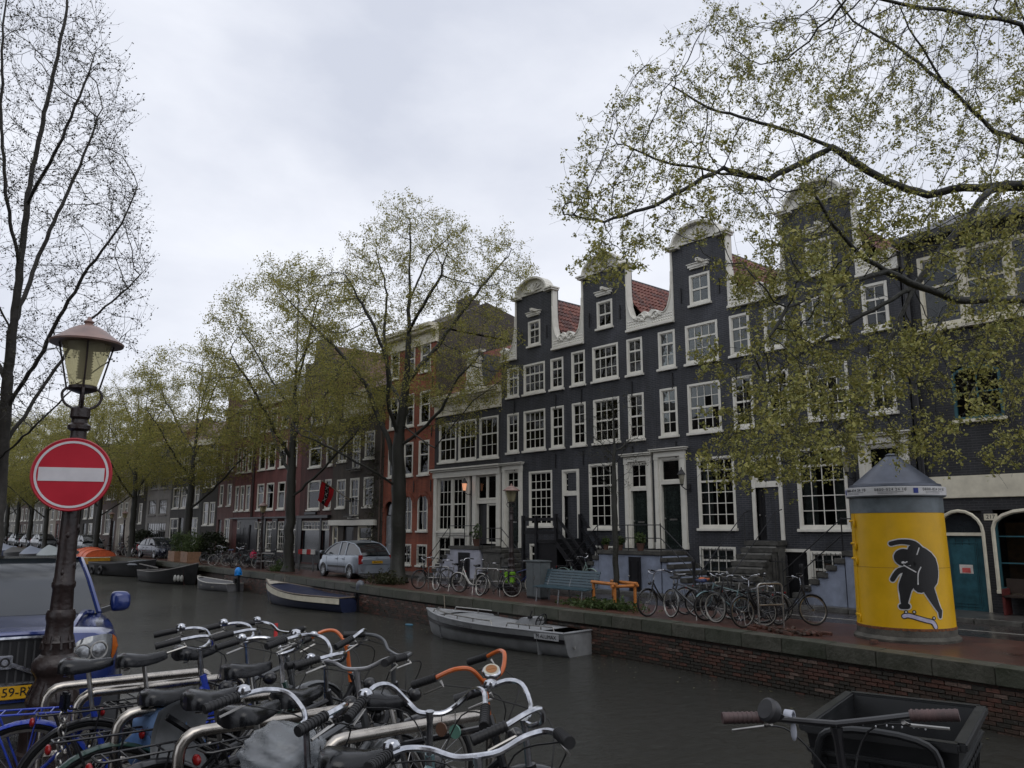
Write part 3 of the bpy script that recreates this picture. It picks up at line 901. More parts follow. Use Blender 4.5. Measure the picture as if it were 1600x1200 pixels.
part('wall_panel', MB().box(zx(-29.1), zx(-28.62), .06, .12, .25, 4.5), BLACKB, t, smooth=0)
window(t, zx(-31.34), 2.02, 1.1, 2.48, 3, [1, 1], [1, 1]); window(t, zx(-30.22), 2.02, 1.1, 2.48, 3, [1, 1], [1, 1])
window(t, zx(-31.34), .55, 1.1, 1.28, 2, [1], [1], curtain='f'); window(t, zx(-30.22), .55, 1.1, 1.28, 2, [1], [1], curtain='f')
window(t, zx(-28.34), 3.4, .68, 1.1, 1, [1], [], sill=False, fr=.05); window(t, zx(-27.66), 3.4, .68, 1.1, 1, [1], [], sill=False, fr=.05)
part('lintel', MB().box(zx(-28.36), zx(-26.96), -.04, .1, 3.24, 3.39), WHITE, t, smooth=0)
door(t, zx(-28.34), 1.5, .66, 1.72, BLACKP, 1, slot=False); window(t, zx(-27.66), 1.5, .68, 1.72, 1, [1], [], sill=False, fr=.05)
c_ = MB()
for (y, za, zb2) in ((.1, 7.45, 7.62), (.06, 7.622, 8.1), (.3, 8.102, 8.2), (.42, 8.202, 8.34), (.34, 8.342, 8.42)): c_.box(zx(-31.72), zx(-26.68), -y, .1, za, zb2)
for i in range(16): c_.box(zx(-31.6) + .31 * i, zx(-31.6) + .31 * i + .1, -.28, -.06, 7.97, 8.1)
part('cornice', c_, CREAM, t, smooth=0, bev=.008)
r = MB(); a0, a1 = zx(-31.7), zx(-26.7)
r.quad((a0, .2, 8.35), (a1, .2, 8.35), (a1 - .5, 2.6, 11.0), (a0 + .5, 2.6, 11.0)); r.quad((a1, .2, 8.35), (a1, 9, 8.35), (a1 - .5, 8.5, 11.0), (a1 - .5, 2.6, 11.0)); r.quad((a0, 9, 8.35), (a0, .2, 8.35), (a0 + .5, 2.6, 11.0), (a0 + .5, 8.5, 11))
r.quad((a0 + .5, 2.6, 11), (a1 - .5, 2.6, 11), (a1 - .5, 8.5, 11), (a0 + .5, 8.5, 11))
ro = part('roof', r, TILE_B, t, smooth=0, fix=False)
tl = MB()
for rw in range(12):
    for cc in range(21):
        s = rw / 12; p = Vector((a0 + .5 + (a1 - a0 - 1.2) * cc / 21 + .05, .2 + 2.4 * s, 8.36 + 2.65 * s))
        k = len(tl.v); tl.surf([[(.22 * i / 4, .0, .03 + .025 * sin(2 * pi * i / 4)) for i in range(5)], [(.22 * i / 4, .2, .235 + .025 * sin(2 * pi * i / 4)) for i in range(5)]]); tl.xf(Matrix.Translation(p), k)
part('roof_tiles', tl, TILE, ro, smooth=60, kind='stuff', fix=False)
rg = MB()
for i in range(12):
    s = i / 12; rg.ell((a1 - .5 * s, .2 + 2.4 * s, 8.42 + 2.65 * s), .12, .16, .13, 8, 5)
part('hip_tiles', rg, TILE_C, ro)
dm = MB(); dx0 = zx(-29.55)
dm.prism([(dx0, 8.5), (dx0 + 1.35, 8.5), (dx0 + 1.2, 9.0), (dx0 + 1.12, 9.9), (dx0 + .23, 9.9), (dx0 + .15, 9.0)], .1, .25)
dm.box(dx0 - .02, dx0 + 1.37, -.05, .3, 10.2, 10.32)
dm.prism([(dx0 + .68 + .52 * cos(pi * i / 10), 9.85 + .38 * sin(pi * i / 10)) for i in range(11)], .1, .25)
part('dormer', dm, WHITE, t, smooth=0)
part('dormer_cheek', MB().box(dx0 + .1, dx0 + 1.25, .25, 2.4, 8.6, 10.15), mat('lead_sheet', (.09, .1, .12), .5), t, smooth=0, bev=.05)
window(t, dx0 + .33, 8.75, .7, 1.2, 2, [1], [1], sill=False, fr=.06).location.y = .06

# ---- W: black brick house on the right edge
t = thing('wide_black_house', 'wide black brick house with cream window band, teal arched door and cream fascia', 'house', (-9.2, YF, 0))
wx = lambda x: x + 9.2
holes = [(wx(-8.75), wx(-3.2), 7.5, 9.55), (wx(-8.15), wx(-6.98), 4.92, 6.35), (wx(-8.85), wx(-7.76), .02, 2.6), (wx(-7.5), wx(-5.9), .62, 2.62), (wx(-5.6), wx(-4.2), 4.92, 6.35)]
TEAL = mat('teal_paint', (.022, .085, .105), .4, var=.35, scale=4)
shell(t, wx(-9.2), wx(-2.6), 10.1, BLACKB, holes)
for k in range(5): window(t, wx(-8.75) + 1.11 * k, 7.5, 1.11, 2.05, 2 if k else 1, [1], [1.3], sill=False, m=CREAM, fr=.1, curtain=None)
part('band_sill', MB().box(wx(-8.85), wx(-3.1), -.16, .02, 7.38, 7.498), CREAM, t, smooth=0, bev=.01)
part('fascia', MB().box(wx(-9.15), wx(-2.6), -.06, .02, 2.93, 3.5), CREAM, t, smooth=0, bev=.01)
part('gutter', MB().box(wx(-9.25), wx(-2.55), -.4, .1, 9.95, 10.15), BLACKP, t, smooth=0, bev=.02)
part('roof', MB().add([(wx(-9.25), -.3, 10.15), (wx(-2.6), -.3, 10.15), (wx(-2.6), 4.5, 12.2), (wx(-9.25), 4.5, 12.2), (wx(-2.6), 9, 10.15), (wx(-9.25), 9, 10.15)], [(0, 1, 2, 3), (3, 2, 4, 5), (1, 4, 2), (0, 3, 5)]), mat('dark_roof', (.022, .021, .022), .5, var=.3), t, smooth=0)
arch_window(t, wx(-8.15), 4.95, 1.17, 1.4, TEAL, bars=(1, 1), flat=.42, sillm=CREAM)
arch_window(t, wx(-5.6), 4.95, 1.17, 1.4, TEAL, bars=(1, 1), flat=.42, sillm=CREAM)
dp = arch_poly(1.09, 2.58, 10)
ds = part('door_surround', MB().tube([(wx(-8.85) + x, -.01, .02 + z) for x, z in dp[1:] + dp[:1]], .045, 6), CREAM, t)
dd = door(t, wx(-8.85) + .06, .04, .97, 1.92, TEAL, 1, slot=False)
dd['label'] = 'teal boarded door'
bd = MB()
for i in range(1, 6): bd.box(.16 * i - .004, .16 * i + .004, -.006, 0, .1, 1.85)
part('board_joint', bd, BLACKP, dd, smooth=0)
part('peephole', MB().box(.38, .58, -.01, .0, 1.35, 1.55), BLACKP, dd, smooth=0)
part('notice', MB().box(.36, .68, -.018, -.014, .98, 1.2), mat('notice_paper', (.6, .55, .5), .8), dd, smooth=0)
part('notice_stripe', MB().box(.42, .62, -.021, -.0185, 1.0, 1.12), mat('notice_red', (.6, .1, .09), .7), dd, smooth=0)
part('fanlight', MB().prism([(wx(-8.85) + .545 + .48 * cos(pi * i / 10), 2.06 + .46 * sin(pi * i / 10)) for i in range(11)], .07, .075), DGLASS, t, smooth=0)
part('transom', MB().box(wx(-8.82), wx(-7.8), .0, .11, 1.97, 2.05), CREAM, t, smooth=0)
part('spandrel', MB().box(wx(-8.86), wx(-7.75), .1, .13, 1.97, 2.62), BLACKB, t, smooth=0)
gw = arch_window(t, wx(-7.5), .66, 1.6, 1.95, TEAL, bars=(1, 2), flat=.5, sillm=CREAM)
cs = MB(); cs.tube([(wx(-7.5) + x * 1.02 - .02, -.03, .66 + z) for x, z in [(0, 0), (0, 1.45)] + [(.8 - .8 * cos(pi * i / 8), 1.5 + .44 * sin(pi * i / 8)) for i in range(9)] + [(1.6, 0)]], .05, 6)
part('window_arch', cs, CREAM, t)
part('shelf_board', MB().box(wx(-7.35), wx(-6.9), .3, .5, .8, 2.3), mat('orange_wood', (.30, .13, .04), .6, var=.3), t, smooth=0)
bk = [(.5, .45, .4), (.2, .25, .3), (.35, .3, .2), (.12, .2, .22)]
for k in range(14):
    part('book', MB().box(0, .05 + .01 * (k % 3), 0, .15, 0, .24 + .03 * (k % 4)), mat('book_%d' % (k % 4), bk[k % 4], .7), t, (wx(-6.85) + .075 * (k % 7), .25, .85 + .55 * (k // 7)), smooth=0)
part('drain_pipe', MB().tube([(wx(-9.05), -.09, .1), (wx(-9.05), -.09, 10.0)], .075, 10), BLACKP, t)
n = tag(part('house_number', MB().box(-.16, .16, -.014, 0, -.085, .085), CREAM, None, (-7.55, YF - .004, 2.44), smooth=0, bev=.01), 'small cream number plate 217 beside the teal door', 'number plate')
text('number', '217', .14, BLACKP, n, (0, -.016, 0), (pi / 2, 0, 0))

# ---- R: orange red brick house
ORED = brick_mat('orange_red_brick', (.30, .075, .036), (.24, .06, .032), (.16, .075, .05), var=.25, bump=.6)
GBR = brick_mat('grey_brown_brick', (.075, .058, .045), (.06, .048, .038), (.05, .043, .036), var=.3, bump=.5)
t = thing('orange_brick_house', 'tall orange red brick house with arched windows and a deep cream cornice', 'canal house', (-34, YF, 0))
rx = lambda x: x + 34
cols = [(-34.52, .9), (-33.05, .9)]
holes = [(rx(-36.0), rx(-35.1), .2, 3.6)]
for z, h in ((9.9, 1.45), (7.25, 1.68), (4.75, 1.7)):
    for x, w in ((-35.85, .85), (-34.4, .85), (-33.05, .9)): holes.append((rx(x), rx(x) + w, z, z + h))
for x in (-34.4, -33.05): holes += [(rx(x), rx(x) + .86, 2.05, 3.7), (rx(x), rx(x) + .86, .4, 1.4)]
shell(t, rx(-36.25), rx(-31.7), 12.1, ORED, holes, side=GBR)
for h in holes[1:10]: window(t, h[0], h[2], h[1] - h[0], h[3] - h[2], 1, [1], [1.5], curtain=RND.choice([None, 'b', 'f']))
for h in holes[10:]:
    if h[2] > 2: arch_window(t, h[0], h[2], h[1] - h[0], 1.86, WHITE, bars=(1, 1))
    else: basement(t, h[0], .86, .4, 1.0, 2)
door(t, rx(-36.0), .2, .9, 2.6, mat('grey_door', (.22, .23, .24), .5), 2)
part('fanlight', MB().prism([(rx(-35.55) + .44 * cos(pi * i / 10), 2.85 + .7 * sin(pi * i / 10)) for i in range(11)], .1, .11), DGLASS, t, smooth=0)
for x in (-36.0, -34.4, -33.05):       # brick arches standing proud
    a = MB(); cx = rx(x) + .44; zc = 3.3 if x > -35.5 else 3.05
    for i in range(15):
        th = pi * i / 14; a.bar((cx + .47 * cos(th), -.02, zc + .47 * sin(th)), (cx + .68 * cos(th), -.02, zc + .68 * sin(th)), .05, .12, (-sin(th), 0, cos(th)))
    part('brick_arch', a, ORED, t, smooth=0)
c_ = MB()
for (y, za, zb2) in ((.08, 11.3, 11.45), (.05, 11.452, 11.9), (.35, 11.902, 12.05), (.5, 12.052, 12.25)): c_.box(rx(-36.3), rx(-31.66), -y, .1, za, zb2)
part('cornice', c_, CREAM, t, smooth=0, bev=.01)
part('roof', MB().add([(rx(-36.25), .1, 12.2), (rx(-31.7), .1, 12.2), (rx(-31.7), 3.2, 13.9), (rx(-36.25), 3.2, 13.9), (rx(-31.7), 9, 12.6), (rx(-36.25), 9, 12.6), (rx(-31.7), 9, 12), (rx(-36.25), 9, 12), (rx(-31.7), .1, 12), (rx(-36.25), .1, 12)], [(0, 1, 2, 3), (3, 2, 4, 5), (8, 6, 4, 2, 1), (9, 0, 3, 5, 7)]), GBR, t, smooth=0)
ch = part('chimney', MB().box(rx(-33.6), rx(-32.8), 2.6, 3.6, 13.4, 14.3), GBR, t, smooth=0)
part('chimney_pot', MB().lathe([(.12, 14.3), (.1, 14.6)], 8, (rx(-33.4), 3.1, 0)).lathe([(.12, 14.3), (.1, 14.6)], 8, (rx(-33.0), 3.1, 0)), BLACKP, ch)
anchors(t, [(rx(-33.35), 6.85), (rx(-31.95), 6.85), (rx(-33.4), 4.2), (rx(-31.95), 4.2), (rx(-31.95), 9.3)])

# ---- G: grey brown house with the french window
t = thing('brown_brick_house', 'grey brown brick house with white sash windows, a small balcony and bay above', 'canal house', (-39, YF, 0))
gx = lambda x: x + 39
holes = []
for z, h in ((3.29, 1.6), (5.88, 1.5)):
    for x in (-41.2, -38.25): holes.append((gx(x), gx(x) + 1.0, z, z + h))
holes += [(gx(-39.7), gx(-38.72), 2.75, 4.9), (gx(-39.55), gx(-38.72), 5.35, 7.25)]
gfh = [(gx(-41.5), gx(-40.9), .2, 2.3), (gx(-40.3), gx(-39.2), .15, 2.3), (gx(-38.7), gx(-37.2), .4, 2.3)]
shell(t, gx(-41.75), gx(-36.27), 9.7, GBR, holes + gfh)
for h in holes[:4]: window(t, h[0], h[2], h[1] - h[0], h[3] - h[2], 2, [1.2], [1, 1])
for h in holes[4:]: window(t, h[0], h[2], h[1] - h[0], h[3] - h[2], 2, [.8, 1], [1, 1], fr=.11)
for x, z in ((-39.75, 2.9), (-39.65, 5.45)):
    b = MB(); b.box(gx(x), gx(x) + 1.05, -.35, .0, z - .12, z - .05)
    bo = part('balcony', b, STONE, t, smooth=0)
    g = MB()
    for i in range(8): g.tube([(gx(x) + .03 + .14 * i, -.33, z - .05), (gx(x) + .03 + .14 * i, -.33, z + .75)], .01, 5)
    for zz in (z, z + .75): g.tube([(gx(x), -.02, zz), (gx(x), -.33, zz), (gx(x) + 1.05, -.33, zz), (gx(x) + 1.05, -.02, zz)], .014, 5)
    part('balcony_rail', g, IRON, bo)
part('fascia', MB().box(gx(-41.75), gx(-36.8), -.2, .03, 2.32, 2.62), WHITE, t, smooth=0, bev=.01)
for a, w in ((-41.5, .6), (-38.7, 1.5)): window(t, gx(a), .3, w, 2.0, 1, [1], [2], m=CREAM)
door(t, gx(-40.3), .15, 1.1, 2.1, BLACKP, 2)
bay = MB(); bay.box(gx(-40.3), gx(-37.7), -.25, .05, 8.3, 9.75)
bo = part('bay', bay, CREAM, t, smooth=0)
for k in range(3): window(t, gx(-40.2) + .82 * k, 8.42, .78, 1.15, 2, [1], [1], sill=False, fr=.06).location.y = -.27
part('roof', MB().add([(gx(-41.75), -.1, 9.7), (gx(-36.27), -.1, 9.7), (gx(-36.27), 3, 11.3), (gx(-41.75), 3, 11.3), (gx(-36.27), 9, 9.7), (gx(-41.75), 9, 9.7)], [(0, 1, 2, 3), (3, 2, 4, 5), (1, 4, 2), (0, 3, 5)]), TILE_B, t, smooth=0)
part('drain_pipe', MB().tube([(gx(-36.45), -.08, .1), (gx(-36.45), -.08, 9.6)], .05, 8), mat('rusty_pipe', (.09, .06, .045), .6), t)
iv = MB()
for k in range(420):
    x = gx(-37.2) + RND.gauss(0, .45); z = RND.uniform(1.5, 6.5) ; s = .05
    iv.quad((x - s, -.05 - RND.random() * .1, z), (x, -.12, z - s), (x + s, -.05 - RND.random() * .1, z), (x, -.04, z + s * 1.3))
part('creeper', iv, leaf_mat('creeper_leaf', [(.03, .026, .015), (.05, .05, .02), (.04, .03, .02)]), t, smooth=0, kind='stuff', fix=False)

# ---- P: dark red house with the pub front
DRED = brick_mat('dark_red_brick', (.095, .035, .03), (.08, .032, .028), (.05, .03, .027), var=.25)
t = thing('dark_red_house', 'dark red brick house with large white windows over a black cafe front', 'canal house', (-43.6, YF, 0))
qx = lambda x: x + 43.6
holes = []
for z, h in ((3.25, 1.72), (5.75, 1.75), (8.25, 1.6)):
    holes += [(qx(-44.75), qx(-43.2), z, z + h), (qx(-42.6), qx(-41.85), z, z + h)]
holes += [(qx(-45.3), qx(-43.0), .2, 2.6), (qx(-42.8), qx(-41.9), .2, 2.6)]
shell(t, qx(-45.75), qx(-41.75), 11.0, DRED, holes)
for h in holes[:6]: window(t, h[0], h[2], h[1] - h[0], h[3] - h[2], 1, [1], [2], curtain=RND.choice(['b', 'f', None]))
part('cafe_front', MB().box(qx(-45.75), qx(-45.3), -.06, .04, 0, 2.75).box(qx(-43.0), qx(-42.8), -.06, .04, 0, 2.75).box(qx(-45.75), qx(-41.75), -.25, .04, 2.76, 2.92), BLACKP, t, smooth=0)
window(t, qx(-45.3), 2.05, 2.3, .55, 6, [1, 1], [], sill=False, fr=.05); window(t, qx(-42.8), 2.05, .9, .55, 3, [1, 1], [], sill=False, fr=.05)
part('cafe_window', MB().box(qx(-45.3), qx(-43.0), .08, .09, .6, 2.05).box(qx(-42.8), qx(-41.9), .08, .09, .2, 2.05), DGLASS, t, smooth=0)
part('cafe_dado', MB().box(qx(-45.3), qx(-43.0), .02, .1, .0, .6), BLACKP, t, smooth=0)
part('shop_sign', MB().box(qx(-44.9), qx(-43.5), -.1, -.01, 2.98, 3.12), BLACKP, t, smooth=0)
gb = MB(); gb.prism([(qx(-45.75), 11.0), (qx(-41.75), 11.0), (qx(-41.9), 12.0), (qx(-42.8), 12.3), (qx(-43.0), 13.6), (qx(-44.5), 13.6), (qx(-44.7), 12.3), (qx(-45.6), 12.0)], 0, .35)
part('gable', gb, GBR, t, smooth=0)
part('roof', MB().prism([(qx(-45.7), 11.0), (qx(-41.8), 11.0), (qx(-43.75), 13.3)], .36, 9), TILE_B, t, smooth=0)

# ---- Q: wide pink red house with black shop front
PRED = brick_mat('pink_red_brick', (.19, .062, .055), (.16, .054, .05), (.11, .055, .048), var=.2)
t = thing('wide_red_house', 'wide pink red brick house with tall paired windows over a black wooden shop front', 'canal house', (-50.7, YF, 0))
qx = lambda x: x + 50.7
holes = []; ws = [(-55.75, .62), (-54.85, .62), (-53.9, .7), (-52.05, 1.05), (-50.6, 1.1), (-48.9, 1.05), (-47.35, .95)]
for z, h in ((3.35, 1.74), (6.0, 1.75), (8.55, 1.5)):
    for x, w_ in ws: holes.append((qx(x), qx(x) + w_, z, z + h))
gf = [(-51.6, .62), (-50.35, .95), (-48.6, .95), (-46.8, .8)]
for x, w_ in gf: holes.append((qx(x), qx(x) + w_, .7, 2.6))
shell(t, qx(-55.95), qx(-45.77), 10.4, PRED, holes)
for h in holes[:21]: window(t, h[0], h[2], h[1] - h[0], h[3] - h[2], 1, [1], [1.9], curtain=RND.choice(['f', 'b', None]))
bf = MB(); bf.box(qx(-55.0), qx(-51.65), -.07, .02, 0, 2.78); bf.box(qx(-50.95), qx(-50.4), -.07, .02, 0, 2.78); bf.box(qx(-49.38), qx(-48.63), -.07, .02, 0, 2.78); bf.box(qx(-47.6), qx(-46.85), -.07, .02, 0, 2.78)
bf.box(qx(-51.65), qx(-46), -.05, .02, 0, .68); bf.box(qx(-55.95), qx(-45.77), -.3, .03, 2.8, 2.9); bf.box(qx(-46), qx(-45.77), -.07, .02, 0, 2.78)
part('shop_front', bf, BLACKP, t, smooth=0)
for x, w_ in gf: window(t, qx(x), .7, w_, 1.9, 2 if w_ < .7 else 3, [1, 1], [2, 2, 2], sill=False, fr=.06, curtain='f')
for x in (-54.9, -51.95, -49.2): window(t, qx(x), 2.12, .42, .5, 2, [1, 1], [], sill=False, fr=.04).location.y = -.08
for k in range(2): door(t, qx(-54.35) + .82 * k, .1, .8, 2.3, BLACKP, 3, name='shop_door', y=-.13)
part('drain_pipe', MB().tube([(qx(-52.65), -.09, 2.9), (qx(-52.65), -.09, 10.3)], .09, 8), mat('brown_pipe', (.04, .025, .022), .5), t)
part('cornice', MB().box(qx(-55.98), qx(-45.75), -.3, .1, 10.3, 10.6), CREAM, t, smooth=0)
part('roof', MB().add([(qx(-55.95), -.1, 10.6), (qx(-45.77), -.1, 10.6), (qx(-45.77), 2.2, 12.6), (qx(-55.95), 2.2, 12.6), (qx(-45.77), 9, 12.6), (qx(-55.95), 9, 12.6)], [(0, 1, 2, 3), (3, 2, 4, 5), (1, 4, 2), (0, 3, 5)]), mat('slate_roof', (.05, .055, .06), .5), t, smooth=0)
part('side_gable', MB().box(qx(-45.8), qx(-45.775), 0, 9, 10.4, 12.4), GBR, t, smooth=0)

# ---- houses further along, each by itself
def far_house(name, label, x0, x1, zt, m, floors, xs, gf=None, roof='pitch', cap=None, frame=None, cat='canal house', ridge=2., glass=None, depth=9):
    c = (x0 + x1) / 2
    t = thing(name, label, cat, (c, YF, 0), 0, 'canal houses far along the row')
    holes = [(x - c, x - c + w, z, z + h) for z, h in floors for x, w in xs]
    g = gf or []
    holes += [(x - c, x - c + w, z, z + h) for x, w, z, h, k in g]
    mb = MB(); wall_grid(mb, x0 - c, x1 - c, -.05, zt, holes); part('wall', mb, m, t, smooth=0, fix=False)
    s = MB(); s.quad((x1 - c, 0, -.05), (x1 - c, depth, -.05), (x1 - c, depth, zt), (x1 - c, 0, zt)); s.quad((x0 - c, depth, -.05), (x0 - c, 0, -.05), (x0 - c, 0, zt), (x0 - c, depth, zt)); s.quad((x0 - c, .16, -.05), (x1 - c, .16, -.05), (x1 - c, .16, zt), (x0 - c, .16, zt))
    part('side_wall', s, m if not cap else m, t, smooth=0, fix=False)
    for z, h in floors:
        for x, w in xs: window(t, x - c, z, w, h, max(1, round(w / .6)), [1], [1.5], m=frame or WHITE, glass=DGLASS, panes=False, bar=.05)
    for x, w, z, h, k in g:
        if k == 'd': door(t, x - c, z, w, h, DARKGREEN)
        else: window(t, x - c, z, w, h, max(1, round(w / .6)), [1], [1.5], m=frame or WHITE, glass=DGLASS, panes=False, bar=.05)
    a, b = x0 - c, x1 - c
    if roof == 'pitch':
        part('roof', MB().add([(a, -.1, zt), (b, -.1, zt), (b, 2.5, zt + ridge), (a, 2.5, zt + ridge), (b, depth, zt), (a, depth, zt)], [(0, 1, 2, 3), (3, 2, 4, 5), (1, 4, 2), (0, 3, 5)]), TILE_B, t, smooth=0)
        part('cornice', MB().box(a - .03, b + .03, -.25, .1, zt - .35, zt + .05), cap or CREAM, t, smooth=0)
    else:
        mid = 0; w_ = (b - a) / 2
        part('gable', MB().prism([(a, zt), (b, zt), (b, zt + .5), (.45 * w_, zt + 1.0), (.4 * w_, zt + ridge), (-.4 * w_, zt + ridge), (-.45 * w_, zt + 1.0), (a, zt + .5)], 0, .3), m, t, smooth=0)
        part('gable_top', MB().prism([(.45 * w_ * cos(pi * i / 8), zt + ridge + .5 * sin(pi * i / 8)) for i in range(9)], -.05, .3), cap or CREAM, t, smooth=0)
        part('roof', MB().prism([(a, zt), (b, zt), (0, zt + ridge)], .31, depth), TILE_B, t, smooth=0)
    return t
PINK = brick_mat('pink_brick', (.15, .062, .055), (.13, .055, .05), (.2, .14, .12), var=.2)
DBR = brick_mat('dark_brown_brick', (.042, .034, .027), (.035, .03, .025), (.03, .026, .022), var=.3)
LGREY = mat('pale_grey_render', (.20, .19, .175), .7, var=.2, scale=1.5)
DGREY = brick_mat('dark_grey_brick', (.07, .068, .062), (.06, .058, .054), (.05, .05, .046), var=.25)
CREAMW = mat('cream_render', (.33, .29, .24), .7, var=.2, scale=1.5)
BRN = brick_mat('brown_red_brick', (.10, .062, .05), (.09, .055, .045), (.06, .045, .04), var=.25)
far_house('narrow_pink_house', 'narrow pink brick house with pale stone bands beside the wide red house', -59.0, -56.0, 9.0, PINK, [(3.75, 1.55), (6.2, 1.5)], [(-58.6, .62), (-57.2, .75)], [(-58.7, .7, .1, 2.7, 'd'), (-57.4, .95, 1.25, 1.6, 'w')], 'gable', ridge=2.6)
far_house('dark_brown_house', 'narrow dark brown brick house with a ground floor window bay', -62.1, -59.05, 8.8, DBR, [(5.2, 1.6), (7.3, 1.2)], [(-61.8, .9), (-60.5, .9)], [(-61.7, 1.0, 2.4, 1.7, 'w'), (-60.4, 1.0, 2.4, 1.7, 'w')], 'pitch')
far_house('dark_grey_house', 'dark grey brick house with a white framed ground floor behind the big planter', -69.2, -62.15, 8.9, DGREY, [(3.75, 1.7), (6.3, 1.6)], [(-68.7, 1.5), (-66.8, 1.3), (-64.8, .8), (-63.7, .9)], [(-69.0, 1.9, 1.0, 2.0, 'w'), (-66.9, 1.0, .1, 2.9, 'd'), (-65.4, 2.6, 1.0, 2.0, 'w')], 'pitch')
far_house('pale_grey_house', 'pale grey rendered house with wide three light windows on each floor', -75.55, -69.25, 9.6, LGREY, [(3.3, 1.36), (5.5, 1.4), (7.7, 1.4)], [(-75.0, 2.1), (-72.2, 2.1)], [(-74.9, 4.9, .9, 1.8, 'w')], 'pitch', frame=LGREY)
far_house('narrow_dark_house', 'narrow blackish house with white window frames and steps', -79.8, -75.6, 9.6, DBR, [(2.6, 1.8), (5.2, 1.7), (7.4, 1.4)], [(-79.3, .9), (-77.6, .9)], [(-79.0, 1.0, .4, 1.7, 'w')], 'gable', ridge=2.4)
far_house('cream_house', 'cream rendered house with a narrow pale double door', -84.4, -79.85, 9.0, CREAMW, [(3.2, 1.4), (5.6, 1.5), (7.6, 1.2)], [(-83.7, .9), (-82.0, .9)], [(-83.3, 1.7, .3, 2.3, 'w')], 'pitch')
far_house('brown_house', 'reddish brown house with two very tall white ground floor windows', -92.0, -84.45, 8.6, BRN, [(5.0, 1.5), (6.9, 1.3)], [(-91.4, 1.5), (-88.5, 1.5), (-86.3, 1.2)], [(-91.5, 1.9, 1.6, 2.4, 'w'), (-88.5, 2.0, 1.6, 2.4, 'w'), (-86.0, 1.0, .1, 2.8, 'd')], 'pitch')
spec = [(-97.6, -92.05, 9.2, DBR, 'black house with white shuttered windows behind the parked cars', 'gable'), (-103.5, -97.65, 8.4, DBR, 'dark house with rows of white windows left of the road sign', 'pitch'),
        (-110, -103.55, 8.8, PINK, 'pale pink brick house with tall white windows far along', 'gable'), (-116, -110.05, 8.2, CREAMW, 'cream plastered house seen low between two far trunks', 'pitch'),
        (-124, -116.05, 9.4, LGREY, 'pale grey house with broad windows near the far end', 'pitch'), (-132, -124.05, 8.6, BRN, 'brown brick house near the far end of the canal', 'gable'),
        (-141, -132.05, 9.6, LGREY, 'grey house beyond the pale ones at the far end', 'pitch'), (-152, -141.05, 8.8, DBR, 'dark brick house at the far end of the canal row', 'pitch'),
        (-166, -152.05, 9.2, CREAMW, 'pale house almost lost behind the farthest trees', 'pitch'), (-185, -166.05, 9.5, BRN, 'last brown house visible at the left edge of the row', 'pitch')]
for i, (a, b, zt, m, lab, rf) in enumerate(spec):
    n = max(2, int((b - a) / 2)); xs = [(a + .5 + (b - a - .6) * k / n, (b - a) / n * .5) for k in range(n)]
    far_house('far_house', lab, a, b, zt, m, [(3.2, 1.7), (5.6, 1.5)] + ([(7.5, 1.1)] if zt > 9 else []), xs, [(a + .5 + (b - a - .6) * k / n, (b - a) / n * .5, .5, 2.2, 'w' if k else 'd') for k in range(n)], rf)

# ------------------------------------------------------------------ stoops
STEPM = mat('worn_step_stone', (.065, .063, .056), .5, var=.5, scale=5, bump=.5, bscale=20)
def rail(par, pts, r=.016, posts=(), drop=.9):
    g = MB(); g.tube(pts, r, 6)
    for p in posts: g.tube([p, (p[0], p[1], p[2] - drop)], r * 1.1, 6)
    return part('handrail', g, IRON, par)
def stoop(label, x0, x1, zt, flights, base, depth=1.35, doorx=None, rails=True):
    """landing in front of a raised door with flights (dir -1 left, +1 right, 0 straight out)"""
    t = thing('stoop', label, 'stoop', ((x0 + x1) / 2, YF, 0), 0, 'stone stoops of the dark houses')
    c = (x0 + x1) / 2; a, b = x0 - c, x1 - c
    bb = MB(); bb.box(a + .04, b - .04, -depth + .05, -.002, .0, zt - .14)
    part('base_wall', bb, base, t, smooth=0)
    part('landing', MB().box(a - .03, b + .03, -depth, -.002, zt - .138, zt), STEPM, t, smooth=0, bev=.015)
    for d, n in flights:
        for k in range(1, n):
            z = zt - k * zt / n
            if d == 0:
                part('step', MB().box(a + .02, b - .02, -depth - .27 * k, -depth - .27 * (k - 1) + .05, 0 if k > 90 else z - .14, z), STEPM, t, smooth=0, bev=.012)
            else:
                xa, xb = (b + .26 * (k - 1) - .04, b + .26 * k) if d > 0 else (a - .26 * k, a - .26 * (k - 1) + .04)
                part('step', MB().box(xa, xb, -depth + .02, -.03, z - .14, z), STEPM, t, smooth=0, bev=.012)
        if d:
            s = b if d > 0 else a; run = .26 * (n - 1)
            part('stair_wall', MB().prism([(s, 0), (s + d * run, 0), (s, zt - .16)] if d > 0 else [(s, 0), (s, zt - .16), (s + d * run, 0)], -depth + .08, -.04), base, t, smooth=0)
            if rails:
                e = s + d * run
                for y in (-depth + .06,):
                    rail(t, [(s, y, zt + .85), (e, y, .95)], posts=[(s, y, zt + .9), (e, y, .98)]); rail(t, [(s, y, zt + .42), (e, y, .52)])
        else:
            part('stair_wall', MB().prism([(-depth, 0), (-depth, zt - .16), (-depth - .27 * (n - 1), 0)], a + .06, b - .06, 'x'), base, t, smooth=0)
            if rails:
                for x in (a + .04, b - .04):
                    rail(t, [(x, -.1, zt + .95), (x, -depth, zt + .85), (x, -depth - .27 * n, .85)], posts=[(x, -depth, zt + .85), (x, -depth - .27 * n, .85)], drop=.85)
    ds = {d for d, n in flights}
    if rails and 0 not in ds:
        rail(t, [(a, -depth + .06, zt + .85), (b, -depth + .06, zt + .85)], posts=[(a + (b - a) * k / 2, -depth + .06, zt + .86) for k in range(3)]); rail(t, [(a, -depth + .06, zt + .42), (b, -depth + .06, zt + .42)])
    return t
